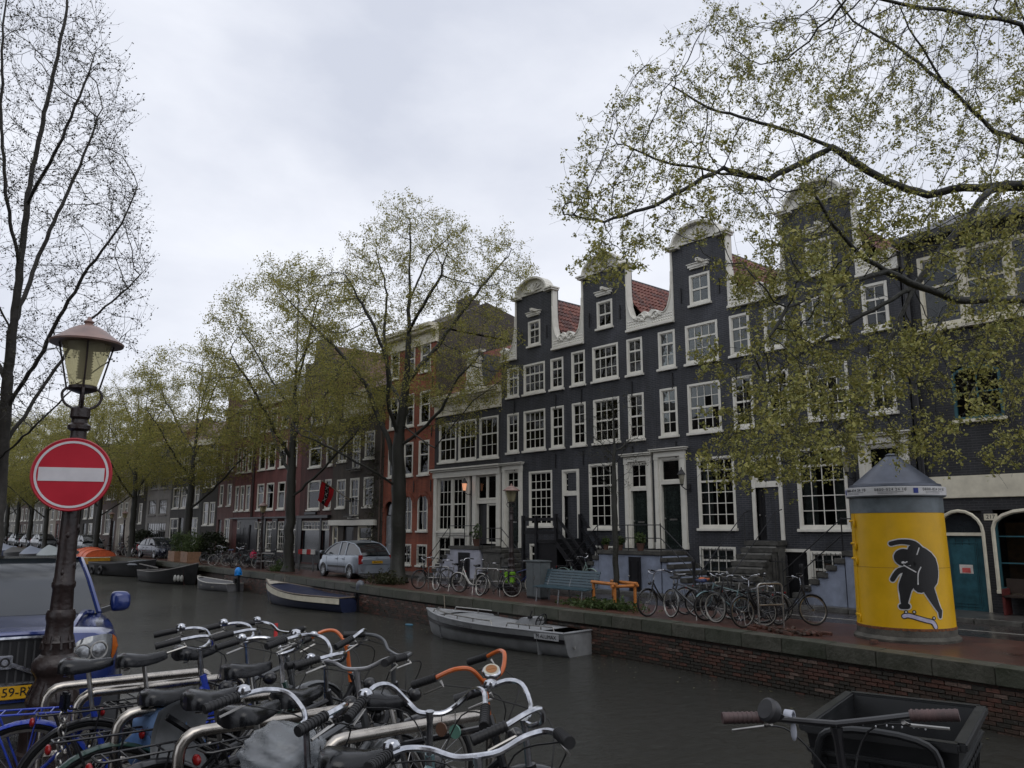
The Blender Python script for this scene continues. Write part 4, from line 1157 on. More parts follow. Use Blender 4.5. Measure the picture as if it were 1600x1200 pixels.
st = stoop('white walled stoop with iron rails in front of the white corniced shop front', -28.7, -26.6, 1.42, [(-1, 7)], mat('white_plaster', (.42, .43, .5), .7, var=.25, scale=2, dirt=(.16, .16, .15)), 1.3)
door(st, -.35, .1, .75, 1.05, BLACKP, 1, slot=False, y=-1.31); 
st2 = stoop('grey stone steps going down right from the black corner doorway', -26.55, -25.35, 1.32, [(1, 7)], STONE, 1.2, rails=True)
st3 = stoop('pale blue walled double stoop with a small door under its landing', -19.75, -16.95, 1.42, [(-1, 7), (1, 7)], BLUEWALL, 1.45)
door(st3, .05, .02, .5, 1.2, BLACKP, 1, slot=False, y=-1.46)
stoop('steep straight stone steps up to the black door behind the bicycles', -14.4, -13.25, 1.78, [(0, 9)], STONE, .5)
st4 = stoop('pale blue walled stoop with steps going down left beside the yellow column', -10.75, -9.35, 1.56, [(-1, 8)], BLUEWALL, 1.5)
# wooden stair of house A
t = thing('wooden_stair', 'black wooden stair with plank railings behind the blue bench', 'stair', (-22.0, YF, 0))
DW = -1.38
part('landing', MB().box(-1.0, .12, DW, -.002, 1.62, 1.74), BLACKP, t, smooth=0)
for k in range(8):
    z = 1.62 - .2 * k
    part('step', MB().box(.12 + .2 * k, .12 + .2 * (k + 1) + .03, DW + .06, -.06, z - .05, z), BLACKP, t, smooth=0)
    part('riser', MB().box(.12 + .2 * k, .12 + .2 * k + .02, DW + .08, -.08, z - .0, z + .15), BLACKP, t, smooth=0)
for y in (DW, -.03): part('stringer', MB().prism([(.1, 1.5), (.1, 1.72), (1.8, .1), (1.8, .0), (1.62, .0)], y - .0, y + .05), BLACKP, t, smooth=0)
part('stair_skirt', MB().box(-.98, .1, DW + .05, -.08, 0, 1.6), BLACKP, t, smooth=0)
for y in (DW + .03, -.06):
    for x, z in ((.1, 1.7), (1.8, 0.)): part('post', MB().box(x - .06, x + .06, y - .06, y + .06, z, z + 1.0), BLACKP, t, smooth=0, bev=.008)
    for dz in (.45, .9): part('rail', MB().bar((.1, y, 1.72 + dz), (1.8, y, .05 + dz), .05, .1), BLACKP, t, smooth=0)
for x in (-1.0, -1.75): part('post', MB().box(x - .06, x + .06, DW - .03, DW + .09, 0, 2.65), BLACKP, t, smooth=0, bev=.008)
for z in (2.0, 2.5): part('rail', MB().box(-1.75, .1, DW, DW + .06, z - .06, z + .06), BLACKP, t, smooth=0)
# black bollard posts of the basement areas
for i, (x, y) in enumerate([(-11.9, 20.9), (-15.6, 21.0)]):
    o = tag(part('iron_post', MB().lathe([(.07, 0), (.07, .1), (.05, .14), (.05, .95), (.075, 1.0), (.06, 1.08), (0, 1.1)], 10), IRON, None, (x, y, .1)), ['black iron post beside the steps near the yellow column', 'black iron post in front of the barred basement window'][i], 'post', 'iron area posts')
# iron gate by the basement steps
t = thing('iron_gate', 'low black iron gate between the steep steps and basement door', 'gate', (-13.45, 21.6, .1))
g = MB()
for i in range(7): g.tube([(.11 * i, 0, 0), (.11 * i, 0, 1.2 if i % 2 else 1.28)], .011, 6)
part('gate_bars', g, IRON, t)
part('gate_frame', MB().tube([(-.03, 0, .1), (.7, 0, .1)], .014, 6).tube([(-.03, 0, 1.1), (.7, 0, 1.1)], .014, 6).tube([(-.03, 0, 0), (-.03, 0, 1.3)], .02, 6).tube([(.7, 0, 0), (.7, 0, 1.3)], .02, 6), IRON, t)
# wall lanterns
def wall_lantern(label, x, z, lit=False):
    t = thing('wall_lantern', label, 'lantern', (x, YF - .01, z), 0, 'wall lanterns of the dark houses')
    part('bracket', MB().tube([(0, 0, -.25), (0, -.2, -.3), (0, -.42, -.2), (0, -.42, -.12)], .018, 6).box(-.05, .05, -.03, 0, -.36, -.1), IRON, t)
    gm = mat('lit_lantern_glass', (.8, .5, .3), .4)if False else None
    if lit:
        m, ntn, b, out = new_mat('lit_lantern_glass'); b.inputs['Base Color'].default_value = (.6, .4, .28, 1); b.inputs['Emission Color'].default_value = (1, .42, .22, 1); b.inputs['Emission Strength'].default_value = .55; gm = m
    part('lamp_glass', MB().lathe([(.06, -.12), (.115, .2)], 6, (0, -.42, 0)), gm or mat('lantern_glass', (.22, .21, .16), .25), t, smooth=0)
    part('lamp_cap', MB().lathe([(.16, .2), (.13, .24), (.05, .36), (.02, .38), (.025, .43), (0, .45)], 6, (0, -.42, 0)).lathe([(.03, -.18), (.07, -.12)], 6, (0, -.42, 0)), IRON, t, smooth=0)
wall_lantern('glowing pinkish wall lantern beside the white shop front', -28.75, 3.95, True)
wall_lantern('unlit wall lantern right of the double doorway over the blue stoop', -16.75, 3.75)
wall_lantern('unlit wall lantern half hidden by leaves above the yellow column', -11.0, 3.85)
# ------------------------------------------------------------------ trees
def grow(skel, att, step, infl, kill, maxit=140, trop=(0, 0, .12), seed=1, cap=14000):
    """space colonisation from given limbs; skel = list of (points, parent index or None); returns nodes, parents"""
    rg = np.random.default_rng(seed)
    P = []; par = []
    for pts in skel:
        pts = [np.array(p, float) for p in pts]
        if P:
            A = np.array(P); d = ((A - pts[0]) ** 2).sum(1); prev = int(d.argmin())
        else:
            P.append(pts[0]); par.append(-1); prev = 0
        cur = P[prev] if len(P) > 1 else pts[0]
        for q in pts[1:] if len(P) == 1 else pts:
            v = q - P[prev]; L = np.linalg.norm(v)
            if L < step * .4: continue
            n = max(1, int(round(L / step))); p0 = P[prev].copy()
            for i in range(1, n + 1):
                P.append(p0 + v * i / n + (rg.normal(0, step * .06, 3) if i < n else 0)); par.append(prev); prev = len(P) - 1
    A = np.array(att); N = len(A)
    bd = np.full(N, 1e9); bi = np.zeros(N, int)
    def upd(s):
        Q = np.array(P[s:])
        for k in range(0, len(Q), 400):
            q = Q[k:k + 400]
            d = ((A[:, None, :] - q[None]) ** 2).sum(2); j = d.argmin(1); dm = d[np.arange(N), j]
            m = dm < bd; bd[m] = dm[m]; bi[m] = s + k + j[m]
    upd(0)
    alive = bd > kill * kill
    T = np.array(trop); seen = {}
    for it in range(maxit):
        act = alive & (bd < infl * infl)
        if not act.any():
            if not alive.any(): break
            infl *= 1.5
            if infl > 30: break
            continue
        idx = np.nonzero(act)[0]; nb = bi[idx]
        D = A[idx] - np.array(P)[nb]; D /= np.linalg.norm(D, axis=1, keepdims=True) + 1e-9
        u, inv = np.unique(nb, return_inverse=True)
        S = np.zeros((len(u), 3)); np.add.at(S, inv, D); C = np.bincount(inv)
        S = S / C[:, None] + T + rg.normal(0, .16, S.shape)
        S /= np.linalg.norm(S, axis=1, keepdims=True) + 1e-9
        s = len(P)
        for k, n in enumerate(u):
            c = seen.get(n, 0)
            if c > 4:                       # stuck: drop its attractors
                alive[idx[inv == k]] = False; continue
            seen[n] = c + 1
            P.append(P[n] + S[k] * step); par.append(int(n))
        if len(P) == s or len(P) > cap: break
        upd(s); alive &= bd > kill * kill
    return np.array(P), np.array(par)

def radii(P, par, tip, root, pw=2.35):
    n = len(P); r = np.zeros(n); acc = np.zeros(n)
    for i in range(n - 1, -1, -1):
        r[i] = acc[i] ** (1 / pw) if acc[i] > 0 else tip
        if par[i] >= 0: acc[par[i]] += r[i] ** pw
    k = math.log(max(1e-6, root / tip)) / max(1e-6, math.log(r[0] / tip))
    return tip * (r / tip) ** k

def limbs_mesh(name, P, par, r, m, minr=0.):
    """connected tapering tubes, one chain per limb"""
    n = len(P); kids = [[] for _ in range(n)]
    for i in range(1, n): kids[par[i]].append(i)
    V = []; F4 = []
    stack = [(0, -1)]
    while stack:
        i, pa = stack.pop(); ch = [] if pa < 0 else [pa]
        while True:
            ch.append(i); ks = sorted(kids[i], key=lambda c: -r[c])
            for c in ks[1:]: stack.append((c, i))
            if not ks: break
            i = ks[0]
        if len(ch) < 2: continue
        rs = [r[c] for c in ch]
        if pa >= 0: rs[0] = min(rs[0], rs[1] * 1.25)
        if rs[0] < minr: continue
        rs[-1] *= .5
        k = 9 if rs[0] > .12 else (6 if rs[0] > .04 else (4 if rs[0] > .015 else 3))
        Q = P[ch]; t = np.gradient(Q, axis=0); t /= np.linalg.norm(t, axis=1, keepdims=True) + 1e-9
        ref = np.array([.3, .7, .2]) if abs(t[0][2]) > .8 else np.array([.05, .1, 1.])
        base = len(V)
        a = np.arange(k) * 2 * pi / k
        for q in range(len(ch)):
            u = np.cross(t[q], ref); u /= np.linalg.norm(u) + 1e-9; v = np.cross(t[q], u)
            V.extend(Q[q] + rs[q] * (np.cos(a)[:, None] * u + np.sin(a)[:, None] * v))
        for q in range(len(ch) - 1):
            for j in range(k):
                l = (j + 1) % k
                F4.append((base + q * k + j, base + q * k + l, base + (q + 1) * k + l, base + (q + 1) * k + j))
    return npmesh(name, V, F4, m, True)

def leaf_mesh(name, C, per, spread, size, m, seed=3, droop=0., flat=False):
    """clumps of small folded leaves round the points C"""
    rg = np.random.default_rng(seed); n = len(C) * per
    c = np.repeat(np.asarray(C), per, 0) + rg.normal(0, spread, (n, 3)) - np.array([0, 0, droop]) * rg.random((n, 1))
    a = rg.normal(0, 1, (n, 3)); a /= np.linalg.norm(a, axis=1, keepdims=True)
    b = rg.normal(0, 1, (n, 3)); b -= a * (a * b).sum(1, keepdims=True); b /= np.linalg.norm(b, axis=1, keepdims=True)
    nn = np.cross(a, b)
    s = size * rg.uniform(.6, 1.3, (n, 1))
    V = np.empty((n, 4, 3)); V[:, 0] = c - a * s; V[:, 1] = c + b * s * .62 + nn * s * .22; V[:, 2] = c + a * s; V[:, 3] = c - b * s * .62 + nn * s * .22
    F = np.arange(n * 4).reshape(n, 4)
    return npmesh(name, V.reshape(-1, 3), F, m, False)

def ellipsoid_pts(rg, n, c, rad, shell=.0):
    p = rg.normal(0, 1, (n, 3)); p /= np.linalg.norm(p, axis=1, keepdims=True)
    q = rg.random((n, 1)) ** (1 / 3) * (1 - shell) + shell
    return np.array(c) + p * q * np.array(rad)

LEAF_Y = leaf_mat('elm_seed_leaf', [(.22, .23, .06), (.33, .31, .085), (.26, .26, .065), (.40, .36, .11), (.18, .20, .06), (.34, .29, .075)], .22)
LEAF_G = leaf_mat('spring_leaf', [(.22, .225, .06), (.30, .28, .07), (.19, .20, .055), (.38, .33, .09), (.30, .26, .065)], .45)
LEAF_D = leaf_mat('bud_leaf', [(.045, .045, .025), (.06, .058, .03), (.035, .032, .02), (.07, .065, .03)], .3)
BARKW = mat('elm_bark', (.015, .0135, .011), .6, var=.6, scale=7, bump=1.2, bscale=16, dirt=(.018, .022, .011))

def make_tree(name, label, cat, loc, skel, att, step, infl, kill, tip, root, leafm, per, spread, size, group=None, bark=None, leafmax=.8, seed=1, trop=(0, 0, .1), every=1., droop=0., tw=(2, .35, 0.), big=None):
    P, par = grow(skel, att, step, infl, kill, trop=trop, seed=seed)
    r = radii(P, par, tip, root)
    loc = np.array(loc, float)
    t = thing(name, label, cat, tuple(loc), 0, group)
    base = np.nonzero(P[:, 2] < P[0, 2] + .7)[0]
    rr = r.copy()
    for i in base: rr[i] *= 1 + .55 * max(0, 1 - (P[i, 2] - P[0, 2]) / .6) ** 2
    rg = np.random.default_rng(seed + 5)
    thr = np.quantile(r, leafmax)
    sel = np.nonzero((r <= thr) & (rg.random(len(r)) < every))[0]
    pass
    # fine twigs growing from the small branches, leaves all along them
    nt_, tl, sag = tw; Q = []; qp = []; n0 = len(P)
    for i in np.repeat(sel, nt_):
        d = P[i] - P[par[i]]; d /= np.linalg.norm(d) + 1e-9
        d = d * .7 + rg.normal(0, .6 if sag < .3 else .36, 3); d /= np.linalg.norm(d); L = tl * rg.uniform(.4, 1.2) / 3; pv = i; p = P[i]
        for k in range(3):
            p = p + d * L; d = d + rg.normal(0, .18, 3) + np.array([0, 0, sag]); d /= np.linalg.norm(d)
            Q.append(p); qp.append(pv); pv = n0 + len(Q) - 1
    if Q:
        P = np.vstack([P, Q]); par = np.concatenate([par, qp]); rr = np.concatenate([rr, np.full(len(Q), tip * .62)]); sel = np.concatenate([sel, np.arange(n0, len(P))])
        sel = sel[rg.random(len(sel)) < every]
    part('trunk', limbs_mesh('trunk', P - loc, par, rr, bark or BARKW), None, t)
    pass
    part('crown', leaf_mesh('crown', P[sel] - loc, per, spread, size, leafm, seed, droop), None, t)
    if big:                                  # heavier blossom clumps on part of the twigs
        zmax, frac, n_, sp_, sz_ = big
        s2 = np.nonzero((P[:, 2] < zmax + rg.normal(0, .8, len(P))) & (rr < tip * 1.5) & (rg.random(len(P)) < frac))[0]
        part('blossom', leaf_mesh('blossom', P[s2] - loc, n_, sp_, sz_, leafm, seed + 2, .03), None, t)
    return t

rg = np.random.default_rng(42)
# ---- big tree on the far quay (reads against the sky)
def p17(x, y, d): return tuple(px(x, y, d))
bx = px(622, 905, 32.2); bx.z = 0
B0 = (bx.x, bx.y, 0)
D = 32.6
skel = [[B0, p17(622, 860, D), p17(624, 780, D), p17(622, 700, D), p17(628, 650, D), p17(634, 600, D), p17(638, 540, D), p17(640, 470, D), p17(641, 400, D), p17(640, 340, D)],
        [p17(618, 760, D), p17(590, 740, D - .6), p17(545, 715, D - 1.2), p17(505, 695, D - 1.6), p17(470, 680, D - 2)],
        [p17(617, 740, D), p17(608, 690, D + .4), p17(590, 650, D + .8), p17(572, 600, D + 1), p17(535, 555, D + 1.2), p17(480, 500, D + 1.4), p17(445, 462, D + 1.4)],
        [p17(624, 690, D), p17(608, 640, D - .6), p17(605, 570, D - 1), p17(585, 510, D - 1.2), p17(540, 430, D - 1.3)],
        [p17(629, 640, D), p17(610, 600, D + 1), p17(600, 520, D + 1.4), p17(605, 460, D + 1.6), p17(590, 400, D + 1.8)],
        [p17(624, 700, D), p17(660, 670, D - .5), p17(690, 640, D - .9), p17(715, 590, D - 1.2), p17(745, 560, D - 1.4)],
        [p17(636, 600, D), p17(680, 545, D + .6), p17(720, 490, D + .9), p17(760, 440, D + 1), p17(795, 400, D + 1)],
        [p17(638, 520, D), p17(660, 480, D - .8), p17(690, 430, D - 1.2), p17(700, 385, D - 1.3)],
        [p17(640, 470, D), p17(670, 400, D + .8), p17(705, 365, D + 1.2)],
        [p17(630, 660, D), p17(680, 700, D - 2.2), p17(740, 625, D - 3), p17(775, 600, D - 3.4)]]
att = []
def blob(x, y, rx, ry, n, d=D, dd=3.0):
    for _ in range(n):
        a = rg.random() * 2 * pi; q = sqrt(rg.random())
        att.append(px(x + rx * q * cos(a), y + ry * q * sin(a), d + rg.normal(0, dd * .5)))
for b in [(640, 360, 55, 55, 190), (585, 400, 50, 50, 130), (700, 380, 35, 45, 95), (690, 440, 60, 50, 150), (770, 420, 62, 58, 230), (620, 450, 70, 50, 190), (530, 450, 60, 40, 170), (470, 440, 50, 30, 110),
          (570, 520, 80, 55, 230), (480, 520, 60, 50, 150), (665, 520, 70, 50, 190), (745, 520, 60, 50, 150), (770, 580, 45, 35, 90), (560, 600, 80, 40, 190), (690, 600, 70, 40, 160), (740, 620, 50, 25, 80), (500, 600, 60, 45, 130), (480, 670, 55, 30, 80), (560, 650, 50, 30, 60), (720, 665, 40, 20, 30)]:
    blob(*b)
make_tree('elm_tree', 'tall spreading elm between the silver car and the parked bicycles', 'tree', B0, skel, att, .34, 2.2, .5, .006, .30, LEAF_G, 8, .08, .036, 'elms along the far quay', leafmax=.82, seed=4, every=.8, tw=(2, .6, .05))

# ---- trees further along the far quay
def quay_tree(label, x, y, h, seed, lean=0., rad=4.2, n=650, per=8, size=.05, root=.25, low=.32, spread=.13):
    g = np.random.default_rng(seed); b = np.array([x, y, 0.])
    top = b + np.array([lean, g.normal(0, .3), h * .93])
    sk = [[b, b + (lean * .1, 0, h * .2), b + (lean * .3, 0, h * .4), b + (lean * .6, .1, h * .65), top]]
    for k in range(7):
        a = k * 2.4 + g.random(); z0 = h * (.22 + .07 * k); L = rad * (1.05 - .09 * k)
        o = b + (lean * z0 / h * .6, 0, z0)
        sk.append([o, o + (cos(a) * L * .35, sin(a) * L * .3, h * .1), o + (cos(a) * L * .7, sin(a) * L * .6, h * .22), o + (cos(a) * L, sin(a) * L * .85, h * .3)])
    c = b + np.array([lean * .5, 0, h * .68])
    A = np.vstack([ellipsoid_pts(g, int(n * .7), c, (rad, rad * .9, h * .33), .25), ellipsoid_pts(g, int(n * .3), b + np.array([0, 0, h * .5]), (rad * 1.1, rad, h * .17))])
    # gaps: carve holes so that the sky shows through
    for _ in range(9):
        hc = c + g.normal(0, 1, 3) * np.array([rad * .6, rad * .6, h * .2]); A = A[((A - hc) ** 2).sum(1) > (rad * .26) ** 2]
    return make_tree('elm_tree', label, 'tree', b, sk, A, .42, 2.6, .62, .009, root, LEAF_G, per, spread, size, 'elms along the far quay', leafmax=.82, seed=seed, tw=(2, .8, .05))
def onq(xp, Y):
    d = _F + _r * ((xp - 800) / 1250) - _U * ((845 - 600) / 1250); return d.x * Y / d.y
T2 = quay_tree('forked elm in front of the pub and the black shop front', onq(452, 18.6), 18.6, 16.2, 21, -.6, 5.4, 900)
T3 = quay_tree('elm beside the tan planter boxes in front of the grey house', onq(292, 19.4), 19.4, 14.8, 33, .3, 5.4, 800, size=.056, spread=.15)
def far_tree(src, label, xp, Y, rot, s):
    return dup(src, (onq(xp, Y), Y, 0), rot, label, 'elms along the far quay', s)
far_tree(T2, 'leaning elm behind the dark rowing boats and the parked bicycles', 206, 19.2, 2.2, .9)
far_tree(T3, 'elm trunk just right of the road sign', 150, 19.3, 1.0, .95)
far_tree(T2, 'elm rising behind the no entry sign', 118, 19.4, 3.9, .92)
far_tree(T3, 'elm just left of the road sign among parked cars', 70, 19.5, 4.4, .95)
far_tree(T2, 'elm left of the sign beside the far red parcel bicycle', 44, 19.6, 5.3, 1.0)
far_tree(T3, 'far elm seen left of the lamp post above the car roof', 24, 19.8, 2.9, 1.05)
far_tree(T2, 'far elm close to the left edge of the view', 8, 20, .6, 1.05)
far_tree(T3, 'very far elm in the row at the vanishing canal', -12, 20.5, 3.3, 1.1)
far_tree(T2, 'very far elm ending the row of canal trees', -40, 21, 1.4, 1.1)

# ---- near tree on our bank, bare and full of buds
b = px(14, 513, 16); nb = np.array([b.x - .6, 2.9, 0.])
def pl(x, y, d): return tuple(px(x, y, d))
skel = [[tuple(nb), pl(0, 760, 16.2), pl(8, 640, 16.1), pl(18, 520, 16), pl(30, 420, 16), pl(42, 320, 16), pl(60, 220, 16), pl(82, 120, 16), pl(100, 40, 16), pl(108, -30, 16), pl(112, -90, 16)],
        [pl(18, 520, 16), pl(60, 400, 16.8), pl(120, 270, 17.2), pl(160, 170, 17.4)],
        [pl(8, 640, 16.1), pl(60, 560, 15.6), pl(130, 430, 15.2), pl(190, 350, 15), pl(215, 290, 14.9)],
        [pl(4, 700, 16.1), pl(70, 600, 16.8), pl(140, 500, 17.2), pl(200, 450, 17.4), pl(228, 420, 17.5)],
        [pl(30, 420, 16), pl(8, 300, 15.4), pl(2, 180, 15.2), pl(5, 60, 15), pl(12, -60, 15)],
        [pl(12, 600, 16.1), pl(-60, 450, 16.4), pl(-130, 300, 16.6), pl(-180, 150, 17)],
        [pl(18, 520, 16), pl(-50, 380, 15), pl(-110, 250, 14.6)],
        [pl(42, 320, 16), pl(90, 230, 15.2), pl(125, 150, 15), pl(150, 80, 14.9)],
        [pl(-4, 720, 16), pl(60, 660, 15.4), pl(120, 600, 15.0), pl(170, 565, 15)]]
att = []
def strip_att(poly_c, n, d, dd):
    for (x, y, w_, h_) in poly_c:
        for _ in range(n): att.append(px(x + rg.uniform(-w_, w_), y + rg.uniform(-h_, h_), d + rg.normal(0, dd)))
strip_att([(100, 0, 60, 110), (50, 60, 60, 120), (110, 130, 55, 90), (150, 170, 45, 90), (60, 230, 70, 90), (170, 230, 30, 60), (130, 290, 60, 80), (190, 330, 30, 60), (60, 350, 60, 80), (140, 400, 60, 60), (200, 440, 30, 45), (100, 480, 70, 60), (170, 520, 50, 40), (60, 570, 60, 50), (20, 150, 40, 150), (20, 640, 40, 40)], 105, 16.1, .9)
strip_att([(-80, 100, 80, 200), (-100, 350, 80, 150), (-60, 550, 60, 100)], 90, 16.1, 1.2)
make_tree('bare_tree', 'tall upright tree with bare twigs and small dark buds behind the street lamp', 'tree', nb, skel, att, .2, 1.3, .26, .0042, .13, LEAF_D, 2, .03, .022, None, bark=mat('grey_bark', (.045, .041, .036), .7, var=.4, scale=7, bump=.8, bscale=18), leafmax=.8, seed=9, trop=(0, 0, .42), every=.72, tw=(2, .5, .42))

# ---- big elm leaning in from the right on the far quay
tb = np.array([-3.2, 15.2, 0.])
dR = 12.3
skel = [[tuple(tb), (-3.25, 15.15, 2.0), (-3.2, 15.0, 4.2), pl(1710, 420, dR), pl(1690, 250, dR), pl(1640, 120, dR), pl(1600, 30, dR), pl(1560, -60, dR)],
        [pl(1705, 440, dR), pl(1600, 468, dR - .3), pl(1490, 468, dR - .5), pl(1440, 449, dR - .6), pl(1384, 424, dR - .7), pl(1340, 395, dR - .8), pl(1300, 350, dR - .9), pl(1270, 300, dR - 1)],
        [pl(1690, 260, dR), pl(1595, 220, dR + .6), pl(1553, 206, dR + .8), pl(1502, 155, dR + 1), pl(1412, 80, dR + 1.3), pl(1333, 33, dR + 1.5), pl(1290, -20, dR + 1.6)],
        [pl(1553, 206, dR + .8), pl(1473, 127, dR + .3), pl(1431, 61, dR + .1), pl(1403, 5, dR)],
        [pl(1660, 150, dR), pl(1595, 38, dR - 1), pl(1506, 21, dR - 1.2), pl(1412, 7, dR - 1.4), pl(1330, -10, dR - 1.5)],
        [pl(1690, 300, dR), pl(1600, 290, dR + 1.2), pl(1553, 293, dR + 1.4), pl(1506, 293, dR + 1.6), pl(1450, 305, dR + 1.8), pl(1403, 290, dR + 2), pl(1356, 267, dR + 2.1), pl(1300, 230, dR + 2.2), pl(1253, 211, dR + 2.3), pl(1187, 192, dR + 2.4), pl(1110, 170, dR + 2.5), pl(1040, 130, dR + 2.6)],
        [pl(1550, 296, dR + 1.4), pl(1539, 305, dR + 1), pl(1492, 366, dR + .6), pl(1427, 450, dR + .2), pl(1347, 492, dR), pl(1309, 515, dR), pl(1262, 545, dR), pl(1225, 571, dR), pl(1180, 620, dR)],
        [pl(1300, 230, dR + 2.2), pl(1201, 281, dR + 2.0), pl(1112, 267, dR + 1.9), pl(1037, 253, dR + 1.8), pl(975, 225, dR + 1.8)],
        [pl(1201, 281, dR + 2.0), pl(1131, 262, dR + 1.2), pl(1037, 314, dR + 1), pl(944, 347, dR + .8), pl(880, 335, dR + .7)],
        [pl(1384, 424, dR - .7), pl(1300, 450, dR - 1.4), pl(1230, 480, dR - 1.8), pl(1180, 560, dR - 2)],
        [pl(1490, 468, dR - .5), pl(1450, 540, dR - 1.2), pl(1420, 620, dR - 1.4)],
        [pl(1427, 450, dR + .2), pl(1380, 560, dR - .2), pl(1330, 650, dR - .4), pl(1260, 710, dR - .5)]]
att = []
low_clumps = []
for b in [(1130, 60, 70, 60, 110), (1230, 60, 90, 70, 170), (1340, 70, 90, 80, 170), (1460, 60, 90, 80, 160), (1570, 60, 90, 90, 170), (1040, 130, 70, 50, 120), (1130, 160, 80, 60, 160), (1240, 170, 80, 60, 170), (1350, 170, 80, 70, 170), (1460, 190, 80, 70, 170), (1570, 190, 90, 90, 190),
          (960, 220, 60, 55, 110), (1050, 230, 70, 60, 150), (930, 310, 65, 50, 130), (1010, 320, 70, 60, 160), (1110, 300, 70, 60, 150), (1210, 290, 70, 60, 150), (960, 390, 50, 30, 50), (1300, 300, 80, 60, 170), (1400, 330, 80, 60, 130), (1560, 330, 80, 80, 180),
          (1250, 390, 75, 60, 200), (1330, 380, 60, 60, 140), (1190, 430, 60, 40, 90), (1260, 480, 75, 50, 140), (1220, 560, 70, 50, 140), (1330, 560, 70, 60, 120), (1410, 560, 60, 50, 80), (1180, 640, 60, 45, 110), (1270, 640, 70, 45, 130), (1360, 640, 60, 40, 90), (1140, 720, 50, 26, 60), (1230, 710, 60, 35, 90), (1320, 705, 40, 25, 40),
          (1480, 560, 60, 60, 60), (1560, 520, 60, 70, 90), (1570, 620, 50, 40, 45), (1450, 690, 50, 30, 22), (1520, 430, 60, 40, 60), (1100, 560, 30, 30, 18), (1580, 700, 30, 40, 14), (1680, 200, 70, 200, 120)]:
    blob(*b[:4], int(b[4] * (1.15 if b[1] > 360 else 1.1)), d=dR + (.6 if b[1] < 330 else -.4), dd=2.6)
make_tree('elm_tree', 'large yellow green elm reaching in over the dark gables and the yellow column', 'tree', tb, skel, att, .19, 1.2, .24, .0034, .13, LEAF_Y, 10, .028, .021, 'elms along the far quay', leafmax=.8, seed=14, trop=(0, 0, -.12), every=.40, droop=.03, tw=(3, .42, -.14), big=(6.6, .17, 15, .048, .029))

# ---- young bare tree in its guard
yb = np.array([-15.75, 17.55, 0.])
att = list(ellipsoid_pts(rg, 260, yb + (0, 0, 4.6), (1.25, 1.1, 1.7)))
skel = [[yb, yb + (.02, 0, 2.4), yb + (.0, .02, 3.6), yb + (.05, 0, 5.2), yb + (.03, 0, 6.3)]]
make_tree('young_tree', 'slim young tree with bare twigs inside the orange timber guard', 'tree', yb, skel, att, .2, 1.5, .3, .005, .085, LEAF_D, 2, .05, .025, None, leafmax=.7, seed=5, trop=(0, 0, .5), every=.5)
# ------------------------------------------------------------------ bicycles
def paint(name, col, rough=.3, metal=.0, coat=.3): return mat('paint_' + name, col, rough, metal, var=.22, scale=9, coat=coat)
BK = dict(black=paint('black', (.013, .013, .015)), grey=paint('grey', (.10, .105, .11), .35, .5), white=paint('white', (.55, .54, .50)), blue=paint('blue', (.018, .035, .15)),
          brightblue=paint('bright_blue', (.02, .05, .38)), teal=paint('teal_grey', (.10, .17, .18)), green=paint('dark_green', (.02, .05, .04)), orange=paint('orange', (.5, .11, .02)),
          red=paint('rust_red', (.12, .025, .018)), mint=paint('mint', (.22, .30, .27)), silver=paint('silver', (.3, .3, .31), .3, .7))
WALLTYRE = mat('pale_tyre_wall', (.36, .35, .31), .7, var=.3, scale=12)
SPOKE = mat('spoke_wire', (.3, .3, .31), .35, 1.)
RW, FW = Vector((-.55, 0, .34)), Vector((.57, 0, .34))
HB, HT = Vector((.40, 0, .66)), Vector((.335, 0, .88))
def wheel_parts():
    def mk():
        ty = MB().torus((0, 0, 0), .325, .019, 'y', 44, 8)
        rm = MB().torus((0, 0, 0), .299, .012, 'y', 44, 6, 1.1)
        sp = MB()
        for i in range(28):
            a = 2 * pi * i / 28; s = .028 if i % 2 else -.028; b = a + (.35 if i % 4 < 2 else -.35)
            sp.tube([(.02 * cos(b), s, .02 * sin(b)), (.296 * cos(a), 0, .296 * sin(a))], .0016, 3, cap=False)
        hub = MB().lathe([(.0, -.055), (.012, -.055), (.012, -.035), (.026, -.033), (.026, -.025), (.015, -.02), (.015, .02), (.026, .025), (.026, .033), (.012, .035), (.012, .055), (0, .055)], 10, axis='y')
        return ty.mesh('tyre', RUBBER), rm.mesh('rim', STEEL), sp.mesh('spokes', SPOKE, fix=False), hub.mesh('hub', STEEL), MB().torus((0, 0, 0), .318, .0195, 'y', 44, 8).mesh('wall', WALLTYRE)
    return cached('wheel', mk)
def add_wheel(t, name, loc, rot=(0, 0, 0), pale=False):
    ty, rm, sp, hub, wl = wheel_parts()
    o = link(name, ty, t, loc, rot)
    link('rim', rm, o); link('spokes', sp, o); link('hub', hub, o)
    if pale: link('tyre_wall', wl, o)
    return o
def mudguard(m, a0, a1, r=.352):
    def mk():
        rows = []
        for i in range(19):
            a = radians(a0 + (a1 - a0) * i / 18)
            rows.append([((r - .012 * (abs(k) == 2)) * cos(a), .016 * k, (r - .012 * (abs(k) == 2)) * sin(a)) for k in (-2, -1, 0, 1, 2)])
        b = MB().surf(rows); rows2 = [[(x * .992, y, z * .992) for x, y, z in r_] for r_ in rows]; b.surf(rows2)
        return b.mesh('mudguard', m, 60)
    return cached(('mud', m.name, a0, a1, r), mk)
def smooth_path(pts, n=4):
    P = [Vector(p) for p in pts]; out = []
    for i in range(len(P) - 1):
        a, b, c, d = P[max(i - 1, 0)], P[i], P[i + 1], P[min(i + 2, len(P) - 1)]
        for k in range(n):
            t = k / n
            out.append(.5 * ((2 * b) + (c - a) * t + (2 * a - 5 * b + 4 * c - d) * t * t + (3 * b - a - 3 * c + d) * t ** 3))
    return out + [P[-1]]
